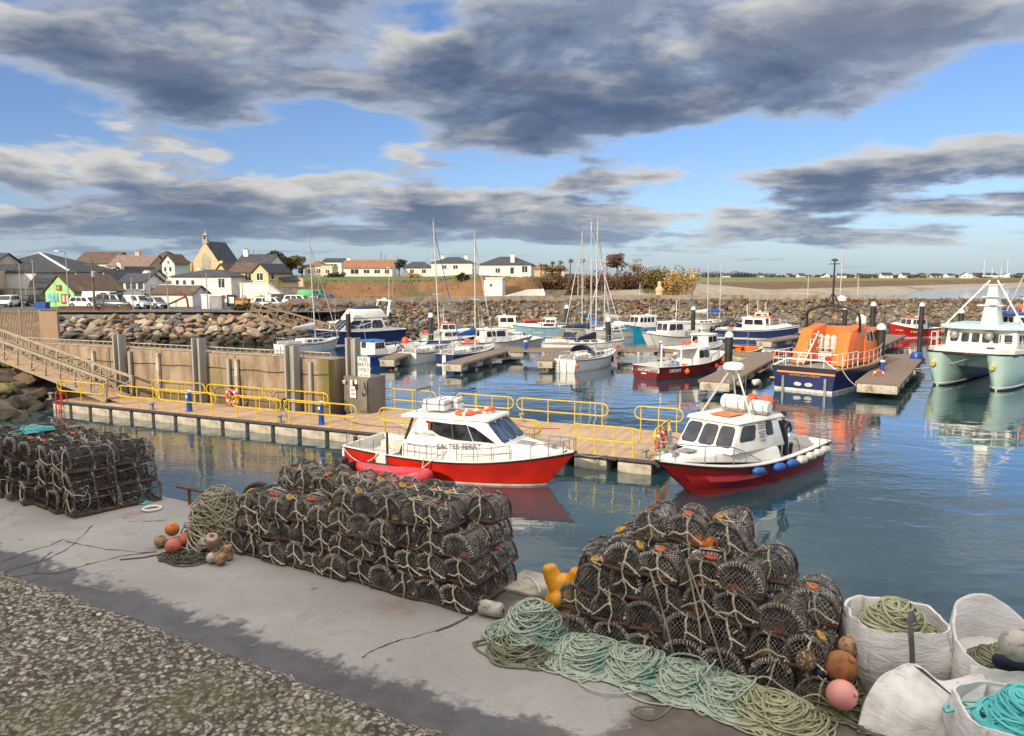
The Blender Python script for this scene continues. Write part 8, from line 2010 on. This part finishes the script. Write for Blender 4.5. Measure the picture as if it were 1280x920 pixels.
# ------------------------------------------------------------------ rope heaps
P('rope_green', (.44, .50, .39), (.29, .36, .28), 3, .85, c3=(.22, .39, .33), s3=2.2, lo3=.52, hi3=.7, bump=.3, bscale=60)
P('rope_olive', (.20, .20, .12), (.12, .12, .07), 4, .85, c3=(.30, .32, .22), s3=3, lo3=.55, hi3=.7, bump=.3, bscale=60)
P('rope_beige', (.46, .41, .28), (.30, .26, .17), 4, .85, c3=(.16, .14, .09), s3=3, lo3=.58, hi3=.72, bump=.3, bscale=60)
P('rope_turquoise', (.10, .50, .50), (.16, .58, .56), 4, .8, c3=(.28, .46, .38), s3=3, lo3=.56, hi3=.72, bump=.3, bscale=60)
P('rope_sage', (.42, .41, .26), (.30, .30, .18), 5, .85, c3=(.20, .21, .12), s3=3, lo3=.55, hi3=.7, bump=.3, bscale=60)
P('rope_dark', (.06, .055, .04), (.10, .09, .065), 6, .9)
def coil_path(seed, c, rx, ry, h, loops, ang=0, loop_r=.24, dome=True, npl=22, flat=.04):
    r_ = random.Random(seed); pts = []; th = r_.uniform(0, 6.3); cx = cy = 0.0; kz = 0
    for L_ in range(loops):
        f = L_ / loops
        k = 1 - (f ** 1.4) * .75 if dome else 1
        tx, ty = r_.gauss(0, .42) * rx * k, r_.gauss(0, .42) * ry * k
        rr = loop_r * r_.uniform(.45, 1.5); e = r_.uniform(.65, 1.0); a0 = r_.uniform(0, 6.3); tl, ta = r_.gauss(0, .21), r_.uniform(0, 6.3)
        for i in range(npl):
            s_ = i / npl; th += 2 * pi / npl
            cx += (tx - cx) * .12; cy += (ty - cy) * .12
            x = cx + rr * cos(th) * cos(a0) - rr * e * sin(th) * sin(a0); y = cy + rr * cos(th) * sin(a0) + rr * e * sin(th) * cos(a0)
            d = min(1.25, math.hypot(x / (rx * 1.05), y / (ry * 1.05)))
            top = h * max(0, 1 - d * d * .8)
            z = top * (.25 + .75 * f) + tl * rr * cos(th + ta) * (.5 + f) * .5 + r_.gauss(0, .003)
            pts.append((x, y, max(.012, z)))
    ca, sa = cos(ang), sin(ang)
    return [V((c[0] + x * ca - y * sa, c[1] + x * sa + y * ca, c[2] + z)) for x, y, z in pts]
def heap(label, name, c, rx, ry, h, loops, mat_, seed, ang=QANG, loop_r=.22, r=.0088, dome=True, core=True, group=None):
    t = thing(name, label, 'rope', c, 0, group)
    MB().tube(coil_path(seed, (0, 0, 0), rx, ry, h, loops, ang, loop_r, dome), r, 5).build('rope', MT[mat_], t, smooth=70)
    if core:                                # the lower, older turns that fill the heap
        MB().tube(coil_path(seed + 77, (0, 0, 0), rx * 1.0, ry * 1.0, h * .82, int(loops * .8), ang, loop_r * 1.05, dome), r, 4).build('under_turns', MT[mat_], t, smooth=70)
    return t
GRP = 'heaps of pale green rope along the ridged stack'
gz = lambda x, y: W(x, y, QZ + .004)
heap('tall heap of pale green rope at the bollard end of the ridged stack', 'rope_heap', gz(668, 797), .36, .30, .42, 84, 'rope_green', 1, loop_r=.24, group=GRP)
heap('loose skirt of pale green rope spreading onto the dry concrete', 'rope_heap', gz(650, 815), .42, .22, .10, 34, 'rope_olive', 2, loop_r=.24, core=False, group=GRP)
heap('pale green rope coil right of the tallest heap', 'rope_heap', gz(735, 822), .42, .27, .20, 84, 'rope_green', 3, group=GRP)
heap('pale green rope coil in the middle of the row, showing round rings', 'rope_heap', gz(795, 838), .42, .27, .22, 86, 'rope_green', 4, group=GRP)
heap('pale green rope coil just before the leaning pot ropes', 'rope_heap', gz(855, 853), .42, .27, .19, 80, 'rope_green', 5, group=GRP)
heap('flatter green rope coil with a turquoise strand', 'rope_heap', gz(912, 873), .42, .27, .17, 80, 'rope_green', 6, group=GRP)
heap('sage green rope coil at the bag end of the row', 'rope_heap', gz(968, 892), .44, .26, .17, 82, 'rope_sage', 7, group=GRP)
heap('dark olive rope heap between the ridged stack and the white bag', 'rope_heap', gz(1040, 872), .28, .26, .34, 46, 'rope_olive', 8, loop_r=.22)
heap('thin loose olive turns on the damp ground under the pink buoy', 'rope_heap', gz(1085, 893), .30, .16, .06, 22, 'rope_olive', 9, core=False)
heap('beige netted rope draped over the rope-heap end of the middle stack', 'rope_heap', Q(-4.78, -.92, QZ + .004), .40, .58, .80, 110, 'rope_beige', 10, loop_r=.26)
heap('dark rope strewn beneath the small orange and pink buoys', 'rope_heap', gz(236, 697), .34, .14, .07, 26, 'rope_dark', 11, core=False)
def strand_obj(label, pts, r, mat_, name='loose_rope', sub=6): return tag(MB().tube(smooth_path(pts, sub), r, 6).build(name, MT[mat_], None, smooth=70), label, 'rope')
strand_obj('dark rope tail curling across the damp concrete below the coils', [gz(845, 868), gz(838, 885), gz(815, 900), gz(792, 893), gz(796, 884), gz(820, 884)], .011, 'rope_olive')
strand_obj('dark rope running across the concrete to the buoy heap', [gz(150, 700), gz(180, 697), gz(200, 694), gz(220, 700)], .014, 'rope_dark')
strand_obj('short dark rope end in front of the middle stack', [gz(545, 789), gz(565, 782), gz(585, 771)], .013, 'rope_dark')
for k, (x0, y0, x1, y1, zt) in enumerate(((812, 712, 842, 830, 1.05), (858, 700, 876, 835, 1.12), (860, 705, 905, 846, 1.1))):
    a = D(x0, y0, 6.95); b_ = gz(x1, y1 + 6); strand_obj(f'pinkish rope hanging down the face of the ridged stack, {ORD[k]} from the bollard', [a, a.lerp(b_, .5) + V((.03, -.1, -.03)), b_ + V((0, 0, .1))], .009, 'rope_beige')
strand_obj('grey hose end looping up at the quay edge behind the middle stack', [gz(652, 738), gz(650, 735) + V((0, 0, .08)), gz(660, 734) + V((0, 0, .13)), gz(672, 740) + V((0, 0, .07)), gz(676, 748)], .014, 'fender_white', 'hose')
# ------------------------------------------------------------------ buoys and floats
P('buoy_orange', (.70, .22, .03), (.55, .16, .03), 6, .6, c3=(.25, .12, .06), s3=8, lo3=.6, hi3=.7); P('buoy_coral', (.60, .17, .10), (.48, .14, .09), 6, .65, c3=(.20, .09, .06), s3=7, lo3=.58, hi3=.7); P('buoy_pink', (.72, .30, .26), (.66, .26, .22), 5, .55, c3=(.34, .2, .13), s3=8, lo3=.62, hi3=.72); P('buoy_tan', (.42, .27, .15), (.30, .18, .09), 14, .9, c3=(.12, .07, .035), s3=16, lo3=.52, hi3=.62, bump=.6, bscale=40); P('buoy_peach', (.55, .36, .26), (.45, .28, .2), 7, .7, c3=(.25, .16, .1), s3=9); P('buoy_speck', (.13, .07, .035), (.42, .33, .24), 46, .85, lo=.54, hi=.6); P('buoy_rust', (.34, .13, .04), (.20, .08, .03), 10, .85, c3=(.10, .05, .02), s3=14, bump=.5, bscale=40); P('buoy_chalk', (.52, .48, .40), (.36, .33, .27), 9, .9, c3=(.16, .14, .11), s3=14, lo3=.55, hi3=.65, bump=.5, bscale=30)
def buoy(label, px, py, r, mat_, shape='ball', up=0.0, tilt=(0, 0, 0), Y=None):
    c_ = Q(px, py) if py < 0 else gz(px, py) if Y is None else D(px, py, Y); c_ = c_ + V((0, 0, up + (r if Y is None else 0)))
    t = thing('buoy', label, 'buoy', c_); t.rotation_euler = tilt
    mb = MB()
    if shape == 'ball': mb.ball((0, 0, 0), r, 20); MB().lathe([(r * .22, r * .93), (r * .2, r * 1.12), (r * .1, r * 1.14)], 10).build('eye_boss', MT[mat_], t, smooth=50)
    else: mb.lathe([(r * .3, -r * 1.7), (r * .85, -r * 1.5), (r, -r * 1.0), (r * .98, 0), (r, r * 1.0), (r * .85, r * 1.5), (r * .3, r * 1.7)], 16); MB().lathe([(r * .34, -r * 1.72), (r * .34, r * 1.72)], 8).build('rope_tube', MT['rope_dark'], t)
    mb.build('float', MT[mat_], t, smooth=50); return t
buoy('bright orange ball buoy on top of the small buoy heap', 216, 676, .098, 'buoy_orange', up=.07, tilt=(.5, .3, 0))
buoy('tan cork-coloured ball buoy behind the orange one', 201, 684, .085, 'buoy_tan', tilt=(1.4, 0, .5))
buoy('coral red ball buoy lowest at the front of the buoy heap', 217, 692, .105, 'buoy_coral', tilt=(1.2, .4, 0))
buoy('coral red ball buoy right of the orange one', 233, 686, .10, 'buoy_coral', up=.03, tilt=(.6, -.8, 0))
buoy('cream barrel float leaning in the buoy heap', 254, 690, .07, 'buoy_chalk', 'barrel', .05, (.9, .5, .4))
buoy('peach barrel float in the middle of the buoy heap', 266, 690, .09, 'buoy_peach', 'barrel', .03, (.5, .2, 0))
buoy('white ribbed ball buoy at the front of the buoy heap', 265, 704, .07, 'buoy_chalk', tilt=(1.2, .5, 0))
buoy('speckled brown ball buoy beside the white ribbed one', 276, 706, .08, 'buoy_tan', tilt=(1.3, -.6, 0))
buoy('crumbling tan barrel float standing against the middle stack', 286, 700, .06, 'buoy_tan', 'barrel', .05)
buoy('lichened white barrel float lying at the right corner of the middle stack', 614, 770, .085, 'buoy_chalk', 'barrel', 0, (R(90), R(8), R(65)))
buoy('brown ball buoy in white mesh on the right end of the ridged stack', 3.05, -1.10, .09, 'buoy_speck', up=.30)
buoy('rusty orange ball buoy beside the white bag', 3.32, -1.0, .14, 'buoy_rust', up=.22, tilt=(.6, .4, 0))
buoy('pink ball buoy with a rope round it beside the white bag', 3.36, -1.22, .125, 'buoy_pink', up=.10, tilt=(1.0, .5, .4))
buoy('tan ball buoy wedged between the ridged stack and the white bag', 3.34, -.72, .09, 'buoy_tan', up=.34)
buoy('blue ball buoy half hidden under the rusty one', 3.16, -1.06, .055, 'fender_navy', up=.24)
buoy('orange float lying on top of the ridged stack', 881, 678, .075, 'buoy_orange', 'barrel', 0, (R(80), R(10), R(30)), Y=7.35)
# ------------------------------------------------------------------ mooring gear on the quay edge
P('bollard_yellow', (.75, .33, .01), (.66, .28, .01), 5, .5, c3=(.42, .20, .04), s3=7, lo3=.6, hi3=.72)
t = thing('quay_bollard', 'bright yellow twin-horned bollard on the quay edge between two pot stacks', 'bollard', gz(704, 752), QANG + R(8))
mb = MB(); mb.lathe([(.21, 0), (.20, .05), (.155, .11), (.13, .2), (.12, .28), (.06, .32)], 18); mb.build('foot', MT['bollard_yellow'], t, smooth=60)
for s_ in (-1, 1):
    pts = [V((s_ * .01, 0, .10)), V((s_ * .08, 0, .20)), V((s_ * .145, 0, .31)), V((s_ * .175, 0, .41))]
    MB().tube(smooth_path(pts, 4), [.13, .128, .125, .12, .115, .11, .105, .10, .095, .09, .088, .08, .06], 14).build('horn', MT['bollard_yellow'], t, smooth=60)
mb = MB(); mb.ball((0, -.17, .09), .105, 14, .9); mb.build('front_lug', MT['bollard_yellow'], t, smooth=60)
t = thing('bollard_plinth', 'pale concrete block under the yellow bollard', 'block', Q(-.02, -.06, QZ), QANG); MB().box((0, 0, .02), (1.0, .62, .05)).build('slab', MT['float_concrete'], t, bevel=.015)
for k, (px, lab) in enumerate(((262, 'black hooped ladder handrail at the quay edge, left one of two'), (283, 'black hooped ladder handrail at the quay edge, right one of two'))):
    t = thing('ladder_handrail', lab, 'handrail', Q(-5.02 + .42 * k, .02, QZ), QANG + R(28))
    MB().tube(smooth_path([(-.24, 0, 0), (-.24, 0, .34), (-.15, 0, .50), (0, 0, .56), (.15, 0, .50), (.24, 0, .34), (.24, 0, -.4)], 5), .045, 10).build('hoop', MT['black_rubber'], t, smooth=60); MB().lathe([(.09, 0), (.09, .02)], 12, (-.24, 0, 0)).build('flange', MT['eye_yellow'], t)
t = thing('rail_pipe', 'low rusty pipe rail along the quay edge right of the leftmost stack', 'rail', Q(-6.55, .0, QZ), QANG)
MB().tube([(-.4, 0, .26), (.9, 0, .26)], .025, 6).build('pipe', MT['iron_rust'], t)
for x in (-.1, .65): MB().tube([(x, 0, -.02), (x, 0, .26)], .025, 6).build('post', MT['iron_rust'], t)
t = thing('rope_ring', 'white plastic ring lying on the quay beside the leftmost stack', 'ring', gz(190, 637)); mb = MB(); mb.tube([(.13 * cos(k * pi / 10), .13 * sin(k * pi / 10), .02) for k in range(20)], .022, 8, closed=True); mb.build('ring', MT['white_grp'], t, smooth=60)
heap('small teal rope scrap hanging beside the leftmost stack', 'rope_scrap', gz(180, 628), .10, .06, .10, 10, 'rope_turquoise', 21, loop_r=.09, r=.008, core=False)
heap('blue green net rope on top of the leftmost stack', 'rope_scrap', C0 - lu * 2.6 + la * .8 + V((0, 0, QZ + .98)), .5, .25, .08, 20, 'rope_turquoise', 22, loop_r=.16, r=.008, core=False)
# ------------------------------------------------------------------ bulk bags
def bag_mat():
    m, nt, b = newmat('woven_bag'); tc = nt.n('ShaderNodeTexCoord').outputs['Object']
    c_ = nt.mix(nt.ss(nt.noise(tc, 3.5, 4, .6), .35, .7), (.70, .68, .64, 1), (.58, .55, .50, 1)); c_ = nt.mix(nt.math('MULTIPLY', nt.ss(nt.noise(tc, 2, 5, .7), .58, .72), .4), c_, (.42, .38, .31, 1))
    setin(nt, b, 'Base Color', c_); b.inputs['Roughness'].default_value = .6
    mp = nt.n('ShaderNodeMapping'); nt.t.links.new(tc, mp.inputs[0]); mp.inputs['Scale'].default_value = (1, 1, 3.2)
    bp = nt.n('ShaderNodeBump'); bp.inputs['Strength'].default_value = .65; bp.inputs['Distance'].default_value = .03
    nt.t.links.new(nt.math('ADD', nt.noise(mp.outputs[0], 4, 4, .6, .8), nt.math('MULTIPLY', nt.noise(tc, 60, 2, .5), .06)), bp.inputs['Height']); nt.t.links.new(bp.outputs[0], b.inputs['Normal'])
    MT['woven_bag'] = m
bag_mat(); P('bag_strap', (.12, .12, .12), (.08, .08, .08), 8, .8)
def sq(a, k=3.2): c_, s_ = cos(a), sin(a); q = (abs(c_) ** k + abs(s_) ** k) ** (1 / k); return c_ / q, s_ / q
def bag(label, loc, w_, d, h, rz, rope, seed, lean=(0, 0), top_h=.24, rim=None):
    t = thing('bulk_bag', label, 'bag', loc, rz); N = 64; rings = []
    prof_ = [(.84, 0), (.93, .05), (1.0, .22), (1.05, .45), (1.06, .62), (1.02, .8), (.97, .95), (.95, 1.0), (.90, .99), (.90, .72)]
    for k_, z in prof_:
        ring = []
        for i in range(N):
            a = 2 * pi * i / N; x, y = sq(a); nz_ = mnoise.noise(V((x * 2 + seed, y * 2, z * 3))) * .045 + mnoise.noise(V((x * 5 + seed, y * 5, z * 9))) * .02
            kk = k_ + nz_ * (.4 + z); zz = h * z + (rim(a) * h * max(0, z - .6) / .4 if rim else 0) + h * .05 * mnoise.noise(V((x * 3, y * 3, seed))) * z
            ring.append(V((x * w_ / 2 * kk + lean[0] * z, y * d / 2 * kk + lean[1] * z, zz)))
        rings.append(ring)
    mb = MB(); mb.loft(rings); mb.build('sack', MT['woven_bag'], t, smooth=70)
    for a in (pi * .25, pi * .75, pi * 1.25, pi * 1.75, -pi / 2 - .02):
        x, y = sq(a); mb = MB(); pts = []
        for k_, z in prof_[1:8]: pts.append(V((x * w_ / 2 * (k_ + .015) + lean[0] * z, y * d / 2 * (k_ + .015) + lean[1] * z, h * z)))
        if a < 0:
            sd = V((.022, 0, 0)); up_ = pts[-1]; pts += [up_ + V((.0, .04, .12)), up_ + V((.02, .08, .17)), up_ + V((.05, .05, .08))]
        else: sd = V((-y, x, 0)).normalized() * .018; 
        vs = []
        for p in pts: vs += [p - sd, p + sd]
        mb.add(vs, [(2 * i, 2 * i + 1, 2 * i + 3, 2 * i + 2) for i in range(len(pts) - 1)]); mb.build('strap' if a < 0 else 'seam', MT['bag_strap'] if a < 0 else MT['woven_bag'], t, smooth=60)
    if rope:
        rt = tag(MB().tube(coil_path(seed + 5, (0, 0, 0), w_ * .30, d * .30, top_h, 64, 0, min(w_, d) * .225), .012, 5).build('rope_coil', MT[rope[0]], None, smooth=70), rope[1], 'rope'); rt.matrix_world = Matrix.Translation(V(loc) + V((lean[0], lean[1], h * .80))) @ Matrix.Rotation(rz, 4, 'Z')
        rt2 = MB().tube(coil_path(seed + 9, (0, 0, 0), w_ * .32, d * .32, top_h * .6, 56, 0, min(w_, d) * .20), .012, 4).build('under_turns', MT[rope[0]], rt, smooth=70)
    return t
bag('upright white bulk bag brimming with sage green rope', Q(3.70, -.36, QZ), .84, .80, .66, QANG + R(24), ('rope_sage', 'sage green rope heaped above the rim of the upright white bag'), 1, lean=(-.02, .02), top_h=.30)
bag('white bulk bag with a high rim at the quay edge, holding dark green rope', Q(4.56, -.40, QZ), .86, .80, .56, QANG + R(20), ('rope_olive', 'dark green rope inside the high-rimmed white bag'), 2, rim=lambda a: .62 * max(0, sin(a - .3)) ** 2, top_h=.14)
bag('low white bag full of turquoise rope, nearest the camera', Q(4.64, -1.24, QZ), .98, .86, .48, QANG + R(15), ('rope_turquoise', 'turquoise rope spilling from the low white bag'), 3, top_h=.28)
P('canvas_navy', (.012, .014, .035), None, rough=.8)
tag(MB().tube(smooth_path([Q(4.42, -.72, QZ + .60), Q(4.62, -.68, QZ + .57), Q(4.82, -.74, QZ + .50)], 5), [.03] + [.055] * 9 + [.03], 8).build('canvas_roll', MT['canvas_navy'], None, smooth=60), 'rolled dark navy canvas over the rim of the high-rimmed bag', 'canvas')
buoy('big weathered cream ball buoy with orange stain in the high-rimmed bag', 1272, 806, .13, 'buoy_chalk', tilt=(1.1, .3, 0), Y=5.7)
# empty bag, collapsed on its side in front of the upright one
def sheet(label, P3, th, mat_, seed, nx=34, ny=22, wr=.03, name='empty_bag', edge=True):
    t = thing(name, label, 'bag', P3[0][0]); o_ = P3[0][0]; rows_ = [smooth_path(r_, 10) for r_ in P3]; m_ = len(rows_[0]); cols = []
    for i in range(m_): cols.append(smooth_path([r_[i] for r_ in rows_], 8))
    n = len(cols[0]); mb = MB(); vs = []
    for i in range(m_):
        for k in range(n):
            p = cols[i][k] - o_; u, v_ = i / m_, k / n
            p = p + V((0, -.6, .8)) * (wr * mnoise.noise(V((u * 5 + seed, v_ * 2.2, 0))) + wr * .5 * mnoise.noise(V((u * 11, v_ * 6 + seed, 3)))); vs.append(p)
    mb.add(vs, [(i * n + k, (i + 1) * n + k, (i + 1) * n + k + 1, i * n + k + 1) for i in range(m_ - 1) for k in range(n - 1)]); o = mb.build('cloth', MT[mat_], t, smooth=180)
    md = o.modifiers.new('thick', 'SOLIDIFY'); md.thickness = th
    if edge:
        bt = [vs[i * n] for i in range(m_)]; MB().tube([p + V((0, -.006, .004)) for p in bt], .022, 6).build('dark_hem', MT['bag_strap'], t, smooth=60)
    return t
L0 = [Q(3.50, -1.30, QZ + .03), Q(3.80, -1.36, QZ + .02), Q(4.12, -1.30, QZ + .05), Q(4.36, -1.12, QZ + .16)]
L1 = [Q(3.54, -1.16, QZ + .22), Q(3.82, -1.20, QZ + .26), Q(4.12, -1.14, QZ + .26), Q(4.36, -1.00, QZ + .32)]
L2 = [Q(3.62, -1.02, QZ + .36), Q(3.84, -1.02, QZ + .43), Q(4.08, -.98, QZ + .35), Q(4.38, -.90, QZ + .46)]
L3 = [Q(3.74, -.92, QZ + .43), Q(3.88, -.90, QZ + .50), Q(4.08, -.86, QZ + .38), Q(4.34, -.80, QZ + .52)]
sheet('empty white bag collapsed on its side before the upright bag', [L0, L1, L2, L3], .006, 'woven_bag', 4, wr=.05)
tag(MB().add([Q(3.86, -1.00, QZ + .52), Q(3.93, -1.02, QZ + .52), Q(4.20, -1.12, QZ + .37), Q(4.17, -1.08, QZ + .36), Q(4.42, -1.12, QZ + .30), Q(4.40, -1.07, QZ + .30)], [(0, 1, 2, 3), (3, 2, 4, 5)]).build('loose_strap', MT['bag_strap']), 'dark webbing strap lying across the collapsed white bag', 'strap')
L0 = [Q(4.28, -.98, QZ + .10), Q(4.55, -1.02, QZ + .10), Q(4.85, -1.0, QZ + .12), Q(5.2, -.9, QZ + .15)]
L1 = [Q(4.28, -.90, QZ + .34), Q(4.56, -.94, QZ + .38), Q(4.85, -.92, QZ + .36), Q(5.2, -.84, QZ + .36)]
L2 = [Q(4.26, -.80, QZ + .54), Q(4.50, -.78, QZ + .50), Q(4.84, -.72, QZ + .50), Q(5.2, -.7, QZ + .52)]
sheet('crumpled white bag folds between the turquoise rope and the high-rimmed bag', [L0, L1, L2], .006, 'woven_bag', 7, wr=.06, edge=False)
# nothing else: prototypes that found no place are removed
for o in list(bpy.data.objects):
    if o.parent is None and o.type == 'EMPTY' and 'label' not in o:
        for c_ in list(o.children): bpy.data.objects.remove(c_)
        bpy.data.objects.remove(o)
